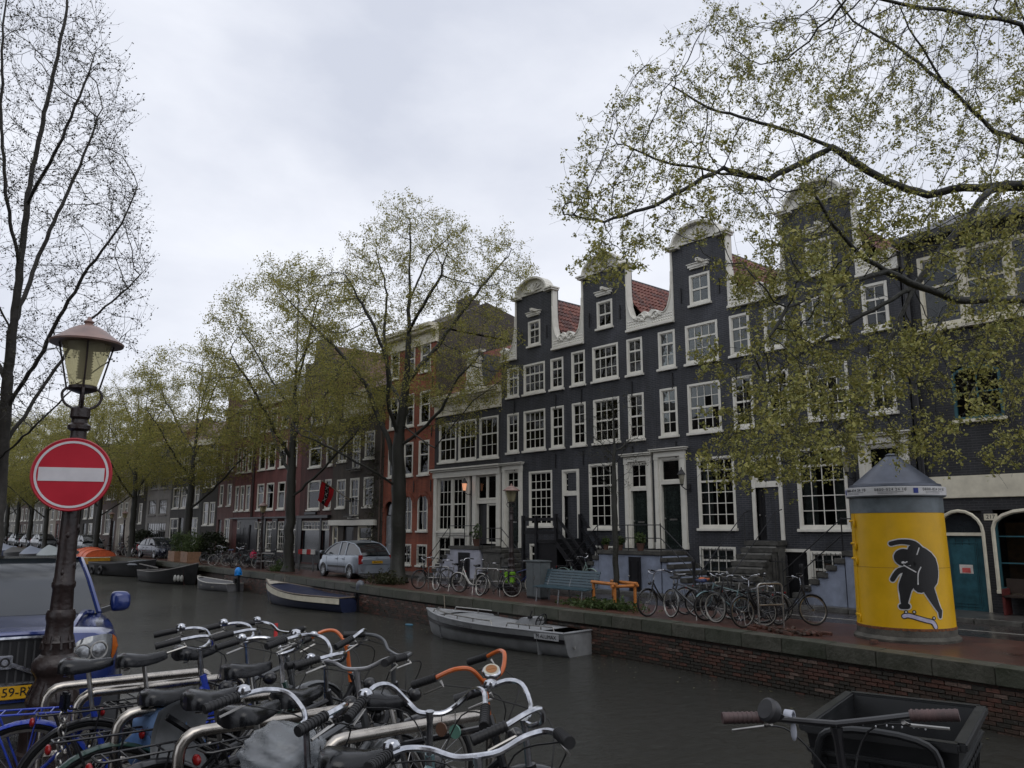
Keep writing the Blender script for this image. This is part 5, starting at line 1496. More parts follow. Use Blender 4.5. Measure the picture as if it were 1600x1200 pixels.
BARS = {'oma': ([(.30, 0, 1.03), (.335, .03, 1.035), (.37, .09, 1.06), (.355, .16, 1.11), (.29, .215, 1.125), (.19, .24, 1.115)], [(.19, .24, 1.115), (.06, .255, 1.09)]),
        'flat': ([(.31, 0, 1.04), (.31, .07, 1.045), (.32, .15, 1.075), (.30, .22, 1.09), (.25, .26, 1.09)], [(.25, .26, 1.09), (.13, .295, 1.085)]),
        'wide': ([(.31, 0, 1.03), (.33, .05, 1.03), (.355, .10, 1.06), (.335, .165, 1.12), (.28, .215, 1.125), (.20, .235, 1.09)], [(.20, .235, 1.09), (.08, .25, 1.05)]),
        'straight': ([(.31, 0, 1.05), (.31, .10, 1.06), (.295, .20, 1.075)], [(.295, .20, 1.075), (.265, .32, 1.08)])}
def make_bike(label, frame='black', kind='oma', bar='oma', barm=None, steer=0., group='bicycles', rack=True, pale=False, gripm=None, saddle_h=.95, saddlem=None, halfbar=None, bell=True, guards=True, stemm=None, half_m=None, chaincase=True, skirt=False, lamp=True):
    t = thing('bicycle', label, 'bicycle', (0, 0, 0), 0, group)
    fm = BK[frame]; barm = barm or CHROME; gripm = gripm or RUBBER
    BB = Vector((-.10, 0, .29)); ST = Vector((-.235, 0, .72))
    f = MB(); f.tube([BB, ST], .0165, 8); f.tube([HB - (HT - HB) * .0, HT], .02, 8)
    if kind == 'oma':
        f.tube(smooth_path([HT - Vector((-.01, 0, .07)), (.24, 0, .60), (.10, 0, .40), (-.03, 0, .31), BB]), .0185, 8)
        f.tube(smooth_path([HB + Vector((-.0, 0, .03)), (.22, 0, .48), (.08, 0, .33), BB]), .016, 8)
    else:
        f.tube([ST - Vector((-.02, 0, .05)), HT - Vector((-.01, 0, .05))], .0165, 8); f.tube([BB, HB + Vector((-.01, 0, .03))], .0185, 8)
    for s in (-.055, .055):
        f.tube([BB + Vector((0, s * .5, 0)), RW + Vector((0, s, 0))], .010, 6); f.tube([ST - Vector((0, -s * .3, .05)), RW + Vector((0, s, 0))], .009, 6)
    part('frame', f, fm, t)
    add_wheel(t, 'rear_wheel', RW, pale=pale)
    S = Matrix.Translation(HB) @ Matrix.Rotation(steer, 4, (HT - HB).normalized()) @ Matrix.Translation(-HB)
    fo = MB(); fo.tube([HB, HB + Vector((0, 0, -.02))], .022, 8)
    for s in (-.05, .05): fo.tube([HB + Vector((0, s * .7, -.02)), HB + Vector((.02, s, -.1)), HB + Vector((.07, s, -.22)), FW + Vector((0, s, 0))], [.014, .014, .012, .009], 7)
    fo.xf(S); part('fork', fo, stemm or fm, t)
    R3 = S.to_euler()
    w_ = add_wheel(t, 'front_wheel', S @ FW, R3, pale)
    if guards:
        link('rear_mudguard', mudguard(fm, 20, 200), t, RW); link('front_mudguard', mudguard(fm, 40, 170), t, S @ FW, R3)
    # bars
    half, grip = BARS[bar]
    for s in (1, -1):
        q = smooth_path([(x, y * s, z) for x, y, z in half])
        hb = MB().tube(q, .0105, 8)
        if s == 1: hb.tube([HT + Vector((.0, 0, -.05)), (.315, 0, 1.0), (.31, 0, 1.04)], [.0135, .0125, .018], 8)
        hb.xf(S)
        mm = barm if not (half_m and s == halfbar) else half_m
        o = part('handlebar', hb, mm, t)
        g = MB().tube([Vector((x, y * s, z)) for x, y, z in grip], [.0165, .018], 10); a, b2 = [Vector((x, y * s, z)) for x, y, z in grip]
        for k in range(9):
            p = a.lerp(b2, (k + .5) / 9); d = (b2 - a).normalized(); g.tube([p - d * .003, p + d * .003], .0192, 10)
        g.xf(S); part('grip', g, gripm, o)
        lv = MB(); p0 = Vector((half[-1][0], half[-1][1] * s, half[-1][2])); d = (b2 - a).normalized()
        lv.tube([p0 - d * .02 + Vector((.0, 0, -.02)), p0 + Vector((.035, 0, -.035)), p0 + d * .1 + Vector((.03, 0, -.045))], [.007, .006, .005], 6); lv.xf(S)
        part('brake_lever', lv, STEEL, o)
        if bell and s == 1:
            p = Vector((half[-2][0], half[-2][1], half[-2][2])); p = Vector((half[-1][0] - .0, half[-1][1] * .98, half[-1][2]))
            bl = MB().lathe([(0.008, .008), (.028, .012), (.03, .022), (.024, .034), (.008, .04), (0, .041)], 14, (p.x + .02, p.y, p.z)); bl.xf(S); part('bell', bl, CHROME, o)
    cb = MB()
    cb.tube(smooth_path([(half[-1][0] + .02, half[-1][1], half[-1][2] - .03), (.43, .12, 1.0), (.42, .02, .85), (.40, .01, .7)]), .003, 5)
    cb.tube(smooth_path([(half[-1][0] + .02, -half[-1][1], half[-1][2] - .03), (.44, -.1, 1.0), (.40, -.03, .82), (.1, -.02, .5)]), .003, 5); cb.xf(S)
    part('brake_cables', cb, RUBBER, t)
    if lamp:
        lm = MB().ell((.47, 0, .80), .045, .035, .04, 10, 7).tube([(.36, 0, .84), (.44, 0, .81)], .008, 6); lm.xf(S); part('headlight', lm, BK['black'] if frame != 'silver' else CHROME, t)
    # saddle
    def sad():
        rows = []
        for x, w, z, d in ((-.135, .02, -.012, .05), (-.13, .075, .0, .05), (-.10, .10, .012, .06), (-.04, .088, .004, .06), (.02, .05, -.006, .05), (.08, .03, -.002, .045), (.125, .02, .002, .035), (.14, .005, -.008, .02)):
            rows.append([(x, w, z - d), (x, w * 1.04, z - d * .4), (x, w * .86, z), (x, w * .4, z + .012), (x, 0, z + .010), (x, -w * .4, z + .012), (x, -w * .86, z), (x, -w * 1.04, z - d * .4), (x, -w, z - d)])
        b = MB().surf(rows); b.surf([[r[0], r[-1]] for r in rows]); b.add(rows[0], [tuple(range(9))]); b.add(rows[-1], [tuple(range(9))])
        return b.mesh('saddle', saddlem or SADDLE, 70)
    sm = cached(('saddle', (saddlem or SADDLE).name), sad)
    so = link('saddle', sm, t, (-.29, 0, saddle_h))
    part('seat_post', MB().tube([ST - Vector((0, 0, .02)), (-.275, 0, saddle_h - .06)], .0125, 8), STEEL, t)
    sp = MB()
    for s in (-.045, .045):
        pts = []
        for i in range(15): pts.append((-.085 + .016 * cos(i * 1.6), s + .016 * sin(i * 1.6), -.075 + .003 * i))
        sp.tube(pts, .0035, 4)
    part('saddle_springs', sp, STEEL, so)
    if rack:
        r = MB()
        for s in (-.06, .06): r.tube([(-.33, s, .735), (-.78, s, .735), (-.80, s * .6, .735)], .006, 6); r.tube([(-.72, s, .735), (-.56, s * .9, .36)], .006, 6); r.tube([(-.5, s, .735), (-.56, s * .9, .36)], .005, 6)
        for k in range(6): r.tube([(-.36 - .08 * k, -.06, .735), (-.36 - .08 * k, .06, .735)], .005, 5)
        r.tube([(-.80, -.04, .735), (-.80, .04, .735)], .006, 6)
        rk = part('rear_rack', r, fm if frame == 'brightblue' else BK['black'], t)
        part('rear_lamp', MB().ell((-.82, 0, .70), .015, .035, .025, 10, 6), mat('red_lens', (.28, .012, .012), .2), rk)
    if chaincase:
        part('chain_case', MB().prism([(BB.x + .10, .29), (BB.x + .06, .37), (BB.x - .04, .39), (RW.x + .03, .40), (RW.x - .05, .34), (RW.x + .02, .28), (BB.x - .04, .19), (BB.x + .06, .21)], -.075, -.045), BK['black'], t, smooth=0, bev=.01)
    for s in (-1, 1):
        pe = MB().tube([BB + Vector((0, s * .05, 0)), BB + Vector((0, s * .085, 0)), BB + Vector((s * .12, s * .095, -.11))], .009, 6)
        pe.box(BB.x + s * .12 - .04, BB.x + s * .12 + .04, s * .15 - .045, s * .15 + .045, BB.z - .125, BB.z - .1); part('pedal', pe, RUBBER, t, smooth=0)
    part('kickstand', MB().tube([BB + Vector((-.03, .03, -.03)), (-.2, .16, .01)], .008, 6), STEEL, t)
    if skirt:
        part('coat_guard', MB().prism([(RW.x + .02, .36)] + [(RW.x + .345 * cos(radians(a)), .34 + .345 * sin(radians(a))) for a in range(15, 125, 10)], -.05, -.046).prism([(RW.x + .02, .36)] + [(RW.x + .345 * cos(radians(a)), .34 + .345 * sin(radians(a))) for a in range(15, 125, 10)], .046, .05), BK['black'], t, smooth=0)
    return t
def put_bike(t, x, y, z, yaw, lean=.05):
    """yaw: heading, 0 = +x"""
    t.location = (x, y, z); t.rotation_euler = (lean, 0, yaw); return t
def gpx(x, y, z=0.):                     # pixel -> ground
    d = px(x, y, 1) - Vector((0, 0, EYE)); k = (z - EYE) / d.z; return Vector((0, 0, EYE)) + d * k

FB = 'bicycles parked along the far quay'
up = pi / 2
# far quay, right group beside the yellow column
far = []
far.append(put_bike(make_bike('black bicycle with chrome bars leaning nearest the orange guard', 'black', 'oma', 'oma', steer=.2, group=FB), -13.15, 16.55, 0, -1.9, .08))
far.append(put_bike(make_bike('white tyred grey bicycle with blue saddle behind the pale basement wall', 'grey', 'men', 'straight', steer=-.5, group=FB, pale=True, saddlem=mat('blue_saddle', (.02, .03, .09), .4)), -12.25, 16.35, 0, 3.3, -.05))
far.append(put_bike(make_bike('black bicycle with an orange saddle in the group by the column', 'black', 'men', 'flat', steer=.3, group=FB, saddlem=mat('orange_saddle', (.42, .10, .03), .4)), -11.9, 16.9, 0, .1, .06))
far.append(put_bike(make_bike('teal grey bicycle with wide silver bars before the steep stoop', 'teal', 'men', 'flat', steer=.4, group=FB), -11.45, 16.75, 0, -2.3, .07))
far.append(put_bike(make_bike('pale tyred black bicycle lying against the teal one', 'black', 'oma', 'flat', steer=-.4, group=FB, pale=True), -10.9, 16.3, 0, 3.35, -.07))
far.append(put_bike(make_bike('silver bicycle with round lamp in the middle of the right group', 'silver', 'men', 'straight', steer=.2, group=FB, pale=True), -11.1, 17.2, 0, .25, .08))
far.append(put_bike(make_bike('black bicycle seen end on just left of the square steel rack', 'black', 'oma', 'oma', steer=-.1, group=FB), -10.35, 16.35, 0, -1.75, .04))
far.append(put_bike(make_bike('black bicycle behind the square steel rack nearest the column', 'black', 'oma', 'flat', steer=.5, group=FB), -10.2, 17.15, 0, .45, -.05))
# middle group by the opposite lamp post
far.append(put_bike(make_bike('dark bicycle with a front crate next to the elm trunk', 'black', 'oma', 'oma', steer=.3, group=FB), -24.6, 17.5, 0, -1.8, .07))
far.append(put_bike(make_bike('black bicycle with pale tyres in front of the white shop front', 'black', 'men', 'flat', steer=-.35, group=FB, pale=True), -23.2, 17.1, 0, 3.3, .06))
far.append(put_bike(make_bike('white framed ladies bicycle between the hoops', 'white', 'oma', 'oma', steer=.25, group=FB, skirt=True), -21.9, 17.15, 0, 3.25, -.06))
far.append(put_bike(make_bike('black bicycle carrying a bright green pannier beside the lamp post', 'black', 'oma', 'flat', steer=-.6, group=FB, pale=True), -20.35, 16.95, 0, 3.6, .05))
far.append(put_bike(make_bike('blue bicycle partly hidden behind the dark lamp post', 'blue', 'men', 'flat', steer=.4, group=FB, pale=True), -20.7, 18.3, 0, .2, .05))
far.append(put_bike(make_bike('mint green bicycle leaning against the wooden stair', 'mint', 'oma', 'oma', steer=-.3, group=FB), -20.6, 20.95, .1, .35, .1))
far.append(put_bike(make_bike('dark bicycle parked in front of the pub beside a striped board', 'black', 'oma', 'flat', steer=.4, group=FB), -40.0, 18.7, 0, -2.6, .07))
gp = tag(part('pannier', MB().box(-.17, .17, -.09, .09, 0, .34), mat('lime_cloth', (.22, .50, .02), .7, var=.2), None, (-20.02, 17.25, .42), (0, 0, .45), smooth=0, bev=.04), 'bright lime green pannier hanging on a black bicycle', 'pannier')
part('flap', MB().box(-.175, .175, -.1, .1, .25, .36), mat('lime_flap', (.19, .42, .02), .6), gp, smooth=0, bev=.03)
part('strap', MB().box(-.03, .03, -.115, .11, .02, .37), RUBBER, gp, smooth=0)
pk = tag(part('shopping_bag', MB().box(-.18, .18, -.12, .12, 0, .36), mat('pink_cloth', (.60, .03, .10), .6), None, (onq(397, 19.1), 19.1, .5), (0, 0, .2), smooth=0, bev=.04), 'hot pink bag on the last bicycle of the far left cluster', 'bag')
part('bag_handle', MB().tube([(-.08, 0, .36), (-.07, 0, .45), (.07, 0, .45), (.08, 0, .36)], .01, 6), mat('pink_cloth', (.6, .03, .1), .6), pk)
# left cluster and further ones: copies, each turned its own way
LAB = ['dark bicycle at the left end of the cluster in front of the planters', 'upright black bicycle second from the planters', 'black bicycle with silver bars third from the planters', 'grey bicycle in the middle of the cluster under the lamp', 'pale tyred bicycle in front of the black shop doors', 'black bicycle under the first shop window', 'silver bicycle just left of the cluster lamp post', 'dark bicycle carrying a pink bag beside the lamp post']
srcs = [far[0], far[1], far[3], far[5], far[6], far[9], far[4], far[7]]
for k, lab in enumerate(LAB):
    X = onq(335 + k * 10.5, 18.9); dup(srcs[(k * 3) % 8], (X, 19.0 + .35 * sin(k * 2.1), 0), (.06 * (-1) ** k, 0, -1.9 + .5 * sin(k * 1.7) + (pi if k % 3 == 0 else 0)), lab, FB)
for k, (xp, lab) in enumerate([(196, 'dark bicycle by the far trunk left of the parked blue car'), (208, 'bicycle standing in front of the far blue car bonnet'), (218, 'black bicycle beside the far blue car wheel'), (256, 'pale tyred bicycle right of the far blue car'), (16, 'tiny far bicycle at the left of the row'), (60, 'far bicycle with red crate near the sign')]):
    dup(srcs[(k * 5 + 1) % 8], (onq(xp, 19.6), 19.4 + .3 * (k % 2), 0), (.05, 0, .3 + 1.1 * k), lab, FB)

# ------------------------------------------------------------------ street furniture
def hoop(label, x, y, z, yaw, L=.75, h=.8, r=.024, group='steel bicycle hoops', m=None, bar=True):
    t = thing('bike_hoop', label, 'bicycle rack', (x, y, z), yaw, group)
    c = .09
    pts = [(-L / 2, 0, 0), (-L / 2, 0, h - c)] + [(-L / 2 + c - c * cos(radians(a)), 0, h - c + c * sin(radians(a))) for a in (22, 45, 68, 90)] + [(L / 2 - c + c * sin(radians(a)), 0, h - c + c * cos(radians(a))) for a in (0, 22, 45, 68, 90)] + [(L / 2, 0, 0)]
    part('hoop', MB().tube(pts, r, 10), m or STEEL, t)
    if bar: part('crossbar', MB().tube([(-L / 2, 0, h * .52), (L / 2, 0, h * .52)], r * .85, 8), m or STEEL, t)
    return t
hoop('square steel hoop among the bicycles beside the yellow column', -10.05, 16.25, 0, 1.15, .62, .95)
hoop('steel hoop left of the white ladies bicycle', -24.0, 17.3, 0, .5, .8, .8)
hoop('steel hoop holding the bicycle with the green pannier', -21.0, 17.1, 0, .45, .8, .85)
hoop('steel hoop beside the lamp post of the far left cluster', onq(420, 18.7), 18.7, 0, .2, 1.1, .85)
hoop('steel hoop behind the blue bicycle at the lamp post', -20.9, 17.75, 0, .4, .8, .8)

def lamp_post(label, loc, group='cast iron canal lamp posts', top=3.42, s=1., sign=False, m=None):
    t = thing('street_lamp', label, 'street lamp', loc, 0, group)
    m = m or mat('cast_iron_brown', (.018, .0105, .0095), .38, var=.5, scale=14, bump=.3, bscale=34, dirt=(.010, .007, .007))
    b = MB().lathe([(.235, 0), (.235, .14), (.215, .16), (.21, .30), (.225, .32), (.225, .37), (.2, .40), (.175, .46), (.19, .49), (.185, .53), (.15, .60), (.135, .68), (.15, .71), (.172, .74), (.175, .79), (.15, .83), (.118, .86), (.112, .93), (.12, .95), (.105, .97), (.098, 1.1), (.108, 1.13), (.108, 1.17), (.096, 1.2)], 20)
    for i in range(10):
        a = 2 * pi * i / 10; b.tube([(.125 * cos(a), .125 * sin(a), .66), (.165 * cos(a), .165 * sin(a), .57), (.185 * cos(a), .185 * sin(a), .5)], [.012, .02, .01], 5)
        b.tube([(.1 * cos(a), .1 * sin(a), 1.0), (.118 * cos(a), .118 * sin(a), .9)], [.01, .014], 5)
    part('base', b, m, t)
    p = MB().lathe([(.084, 1.2), (.078, 1.36), (.088, 1.38), (.088, 1.41), (.076, 1.43), (.072, 1.6), (.064, 2.1), (.058, top - 1.02), (.085, top - 1.0), (.085, top - .96), (.066, top - .93), (.06, top - .78), (.088, top - .76), (.088, top - .73), (.064, top - .71), (.06, top - .68), (.078, top - .66), (.074, top - .585), (.05, top - .57)], 18)
    for k in range(26):                     # cast relief winding up the shaft
        a = k * 1.3; z = 1.25 + k * .06
        if z < top - 1.1: p.ell((.066 * cos(a), .066 * sin(a), z), .016, .016, .03, 6, 4)
    part('post', p, m, t)
    br = MB(); 
    for i in range(4):
        a = pi / 4 + pi / 2 * i; c, s_ = cos(a), sin(a)
        br.tube(smooth_path([(.03 * c, .03 * s_, top - .6), (.12 * c, .12 * s_, top - .55), (.15 * c, .15 * s_, top - .47), (.12 * c, .12 * s_, top - .42), (.09 * c, .09 * s_, top - .43)]), .011, 6)
        br.tube([(.12 * c, .12 * s_, top - .43), (.21 * c, .21 * s_, top - .02)], .008, 5)
    br.tube([(0, 0, top - .6), (0, 0, top - .4)], .02, 8); br.lathe([(.03, top - .46), (.09, top - .44), (.11, top - .42), (.11, top - .395), (.09, top - .39)], 16)
    part('lantern_cradle', br, m, t)
    gm = MATS.get('lantern_glass_warm')
    if not gm:
        gm, ntn, bb, out = new_mat('lantern_glass_warm'); bb.inputs['Base Color'].default_value = (.5, .46, .30, 1); bb.inputs['Roughness'].default_value = .12
        tr = ntn.nodes.new('ShaderNodeBsdfTransparent'); tr.inputs[0].default_value = (.78, .74, .55, 1); mx = ntn.nodes.new('ShaderNodeMixShader'); mx.inputs[0].default_value = .38
        ntn.links.new(tr.outputs[0], mx.inputs[1]); ntn.links.new(bb.outputs[0], mx.inputs[2]); ntn.links.new(mx.outputs[0], out.inputs[0]); MATS['lantern_glass_warm'] = gm
    gl = part('lantern_glass', MB().lathe([(.105, top - .385), (.195, top - .02)], 24), gm, t)
    tube = MB()
    for k in range(12): tube.lathe([(.05, top - .33 + .024 * k), (.062, top - .321 + .024 * k), (.05, top - .312 + .024 * k)], 14)
    part('lamp_tube', tube, mat('ribbed_lamp', (.34, .31, .22), .4), gl)
    cp = MB().lathe([(.285, top - .035), (.29, top - .02), (.27, top - .005), (.20, top + .045), (.15, top + .085), (.09, top + .12), (.04, top + .135), (.03, top + .15), (.045, top + .165), (.02, top + .185), (.012, top + .21), (0, top + .215)], 28).lathe([(.0, top - .03), (.285, top - .03)], 28)
    part('lamp_cap', cp, mat('weathered_copper_cap', (.20, .125, .105), .4, var=.45, scale=7, dirt=(.10, .08, .075)), t)
    return t
LP = lamp_post('cast iron street lamp on the far quay beside the parked bicycles', (-20.3, 17.55, 0))
dup(LP, (onq(411, 19.0), 18.9, 0), 0, 'cast iron street lamp in front of the wide red house')
dup(LP, (onq(192, 19.6), 19.6, 0), 0, 'cast iron street lamp between the far car and the planters')
dup(LP, (onq(171, 19.8), 19.8, 0), 0, 'cast iron street lamp just right of the road sign far off')

# bench
def bench():
    t = thing('park_bench', 'teal blue slatted bench facing the canal beside the grey cabinet', 'bench', (-17.35, 17.3, 0), -.06); t.scale = (1.18, 1.05, 1.0)
    m = mat('teal_bench_paint', (.042, .075, .092), .4, var=.3, scale=6, dirt=(.025, .045, .055))
    sl = MB().box(-1.0, 1.0, -.035, .035, -.014, .014).mesh('seat_slat', m, smooth=0, bev=.006)
    for k in range(5): link('seat_slat', sl, t, (0, -.42 + .083 * k, .42 + .008 * k), (.05, 0, 0))
    bl = MB().box(-1.0, 1.0, -.014, .014, -.035, .035).mesh('back_slat', m, smooth=0, bev=.006)
    for k in range(6): link('back_slat', bl, t, (0, .0 + .026 * k, .50 + .078 * k), (-.3, 0, 0))
    for x in (-.85, 0, .85):
        part('bench_leg', MB().tube([(x, -.40, .40), (x, -.46, 0)], .02, 6).tube([(x, -.06, .44), (x, .04, 0)], .02, 6).tube([(x, -.42, .40), (x, -.03, .44), (x, .16, .95)], .016, 6), GALV, t)
bench()
# utility cabinet
t = thing('utility_cabinet', 'grey metal street cabinet standing left of the teal bench', 'cabinet', (-18.95, 17.5, 0), -.1)
gm = mat('grey_cabinet_paint', (.10, .115, .12), .45, var=.25, scale=5, dirt=(.05, .055, .05))
part('body', MB().box(-.38, .38, -.2, .2, .06, 1.12), gm, t, smooth=0, bev=.02)
part('roof', MB().box(-.41, .41, -.23, .23, 1.12, 1.17), gm, t, smooth=0, bev=.015)
part('plinth', MB().box(-.36, .36, -.18, .18, 0, .06), BLACKP, t, smooth=0)
part('door_seam', MB().box(-.003, .003, -.206, -.2, .12, 1.08), BLACKP, t, smooth=0); part('lock', MB().box(.04, .07, -.215, -.2, .6, .7), STEEL, t, smooth=0)
# tree guard
t = thing('tree_guard', 'orange stained timber guard rails round the young tree', 'tree guard', (-15.62, 17.3, 0), -.25); t.scale = (.74,) * 3
om = mat('orange_timber', (.46, .165, .035), .45, var=.35, scale=5, dirt=(.2, .08, .02))
for x in (-.7, .75):
    for y in (-.45, .45): part('post', MB().lathe([(.06, 0), (.06, .92)], 10, (x, y, 0)), om, t)
for y in (-.45, .45): part('rail', MB().tube([(-.82, y, .88), (.88, y, .88)], .065, 10), om, t)
part('cross_rail', MB().tube([(.75, -.6, .8), (.75, .6, .8)], .06, 10), om, t)
# plants round the guard
def groundcover(name, label, c, rx_, ry_, n, h, m, seed, size=.05):
    g = np.random.default_rng(seed); C = np.stack([c[0] + g.normal(0, rx_ * .5, n), c[1] + g.normal(0, ry_ * .5, n), c[2] + np.abs(g.normal(0, h * .5, n)) + .02], 1)
    o = part(name, leaf_mesh(name, C, 5, .04, size, m, seed), None); o['kind'] = 'stuff'; tag(o, label, 'ground plants'); return o
LEAF_L = leaf_mat('plant_leaf', [(.05, .085, .025), (.08, .12, .04), (.10, .13, .05), (.04, .07, .02)])
groundcover('ground_plants', 'patch of low leafy plants at the foot of the young tree', (-15.6, 16.75, 0), 1.2, .35, 420, .16, LEAF_L, 3)
groundcover('ground_plants', 'weeds growing round the foot of the big elm', (-27.9, 17.6, 0), .9, .5, 260, .35, leaf_mat('weed_leaf', [(.03, .035, .015), (.05, .055, .02), (.06, .05, .03)]), 4)
groundcover('ground_plants', 'weeds round the forked elm trunk by the pub', (onq(440, 18.6), 18.6, 0), .8, .4, 200, .4, LEAF_L, 6)
# planter boxes with shrubs, plant pots
pm = mat('tan_planter_wood', (.26, .15, .09), .6, var=.25, scale=5)
for k, (xp, lab) in enumerate([(281, 'left tan wooden planter box with shrubs at the quay edge'), (301, 'right tan wooden planter box with shrubs at the quay edge')]):
    X = onq(xp, 19.0)
    t = thing('planter_box', lab, 'planter', (X, 18.95, 0), 0, 'tan planter boxes')
    for j in range(4): part('board', MB().box(-.62, .62, -.45, -.42, .02 + .17 * j, .18 + .17 * j), pm, t, smooth=0, bev=.006)
    part('box', MB().box(-.6, .6, -.42, .42, 0, .66), pm, t, smooth=0)
    g = np.random.default_rng(k + 60); C = ellipsoid_pts(g, 200, (0, 0, 1.2), (.75, .55, .8))
    part('shrub', leaf_mesh('shrub', C, 6, .08, .06, LEAF_L, k), None, t)
def potted(label, x, y, z, r=.13, h=.3, seed=1, flower=None, pot=None, group='potted plants on the stoops'):
    t = thing('potted_plant', label, 'potted plant', (x, y, z), 0, group)
    part('pot', MB().lathe([(r * .7, 0), (r, r * 1.5), (r * 1.08, r * 1.5), (r * 1.08, r * 1.75), (r * .9, r * 1.75), (r * .8, r * 1.5)], 14), pot or mat('terracotta', (.10, .05, .035), .7, var=.3), t)
    g = np.random.default_rng(seed); C = ellipsoid_pts(g, 60, (0, 0, r * 1.7 + h * .5), (r * 1.4, r * 1.4, h * .6))
    part('foliage', leaf_mesh('foliage', C, 5, .03, .045, LEAF_L, seed), None, t)
    st_ = MB()
    for c in C[:14]: st_.tube([(0, 0, r * 1.5), tuple(c)], .004, 4)
    part('stems', st_, BARK, t)
    if flower: part('flowers', leaf_mesh('flowers', C[:8], 5, .02, .03, leaf_mat('flower_' + flower, [(.55, .05, .1), (.6, .12, .15)]), 3), None, t)
potted('large potted plant on the landing before the glazed door', -27.05, 21.45, 1.42, .17, .55, 3)
potted('potted plant with red flowers on the double stoop', -18.75, 21.15, 1.42, .1, .25, 4, 'red')
potted('leafy pot beside the middle rail of the double stoop', -17.85, 21.15, 1.42, .14, .35, 5)
potted('trailing plant at the left end of the double stoop', -19.55, 21.3, 1.42, .1, .22, 6)
# bush and dark hedge by the far grey house
for k, (xp, Y, rr, lab) in enumerate([(222, 21.6, 1.3, 'rounded dark bush in front of the pale grey house'), (330, 21.3, 1.2, 'dark bush before the narrow brown house')]):
    g = np.random.default_rng(80 + k); t = thing('bush', lab, 'bush', (onq(xp, Y), Y, 0), 0, 'dark bushes by the far houses')
    C = ellipsoid_pts(g, 300, (0, 0, rr * .8), (rr, rr * .8, rr * .75), .5)
    part('foliage', leaf_mesh('foliage', C, 8, .12, .09, leaf_mat('bush_leaf_%d' % k, [(.02, .03, .014), (.035, .045, .02), (.028, .034, .018)]), 3), None, t)
    part('stem', MB().tube([(0, 0, 0), (0, 0, rr)], .06, 6), BARK, t)
# red and white barrier board by the pub
t = thing('barrier_board', 'red and white striped barrier board behind the bicycle at the pub', 'barrier', (onq(480, 19.6), 19.6, 0), .3)
for k in range(4): part('stripe', MB().box(-.6 + .3 * k, -.3 + .3 * k, -.015, .015, .85, 1.1), [mat('barrier_red', (.40, .03, .03), .5), mat('barrier_white', (.55, .55, .52), .5)][k % 2], t, smooth=0)
for x in (-.5, .5): part('barrier_leg', MB().box(x - .03, x + .03, -.03, .03, 0, .85), GALV, t, smooth=0)
# flag
def flag():
    bpos = Vector((onq(543, 22.4), 22.45, 3.72)); tip = px(503, 751, 42.2)
    t = thing('city_flag', 'red flag with a black band and three white crosses on a wall pole', 'flag', tuple(bpos))
    tp = tip - bpos
    part('flag_pole', MB().tube([(0, 0, 0), tuple(tp)], .025, 8), mat('pale_wood', (.4, .33, .22), .5), t)
    part('bracket', MB().box(-.05, .05, -.02, .06, -.12, .1), IRON, t, smooth=0)
    d = tp.normalized(); L = 1.02; o = tp - d * .05
    dn = Vector((-.24, -.12, -.93)).normalized() * 1.05
    def pt(u, v):                    # u along the pole from tip, v down
        return o - d * (u * L) + dn * v + Vector((.0, -.05 * sin(v * 5 + u * 3), .0)) + Vector((.03 * sin(v * 4), 0, 0))
    red = mat('flag_red', (.55, .012, .02), .7, var=.12); blk = mat('flag_black', (.012, .012, .012), .7); wh = mat('flag_white', (.7, .7, .68), .7)
    for u0, u1, m, n in ((0, .34, red, 'red_band'), (.34, .66, blk, 'black_band'), (.66, 1., red, 'red_band')):
        b = MB(); b.surf([[tuple(pt(u0 + (u1 - u0) * i / 4, v / 12) + Vector((0, e, 0))) for i in range(5)] for v in range(13) for e in ((0,))]); b.surf([[tuple(pt(u0 + (u1 - u0) * i / 4, v / 12) + Vector((0, .006, 0))) for i in range(5)] for v in range(13)])
        part(n, b, m, t, smooth=60, fix=False)
    for k in range(3):
        b = MB()
        for s in (1, -1):
            a = pt(.5 - .105, .2 + .28 * k - .105 * s); c = pt(.5 + .105, .2 + .28 * k + .105 * s)
            b.bar(tuple(a + Vector((0, -.012, 0))), tuple(c + Vector((0, -.012, 0))), .075, .012, (0, 1, 0))
        part('cross', b, wh, t, smooth=0)
flag()

# ------------------------------------------------------------------ yellow column
cx, cy = -7.42, 16.88
t = thing('yellow_column', 'round yellow street column with grey cone roof and a painted black skater', 'column', (cx, cy, 0))
YEL = mat('yellow_paint', (.70, .40, .001), .42, var=.12, scale=2.2, dirt=(.36, .19, .01), bump=.08, bscale=30)
part('concrete_foot', MB().lathe([(.97, -.02), (.98, .05), (.94, .09), (.915, .11), (.912, .24), (0, .24)], 40), mat('stained_concrete', (.085, .08, .066), .7, var=.5, scale=4, bump=.5), t)
part('drum', MB().lathe([(.905, .24), (.90, .30), (.885, 1.4), (.865, 2.46), (0, 2.46)], 64), YEL, t)
part('rust_edge', MB().lathe([(.912, .225), (.915, .25), (.908, .275)], 48), mat('rust', (.16, .06, .02), .8, var=.6, scale=20), t)
part('grey_band', MB().lathe([(.872, 2.462), (.872, 2.76), (.93, 2.78), (.93, 2.80), (0, 2.80)], 48), mat('blue_grey_metal', (.12, .145, .16), .45, var=.35, scale=4, dirt=(.05, .06, .06)), t)
ring_ = part('sign_ring', MB().lathe([(.945, 2.802), (.945, 2.965), (.93, 2.97), (0, 2.97)], 64), mat('sign_ring_white', (.62, .62, .62), .5, var=.08), t)
TXT = mat('sign_text_black', (.02, .02, .025), .6); EUB = mat('sign_flag_blue', (.02, .04, .25), .5)
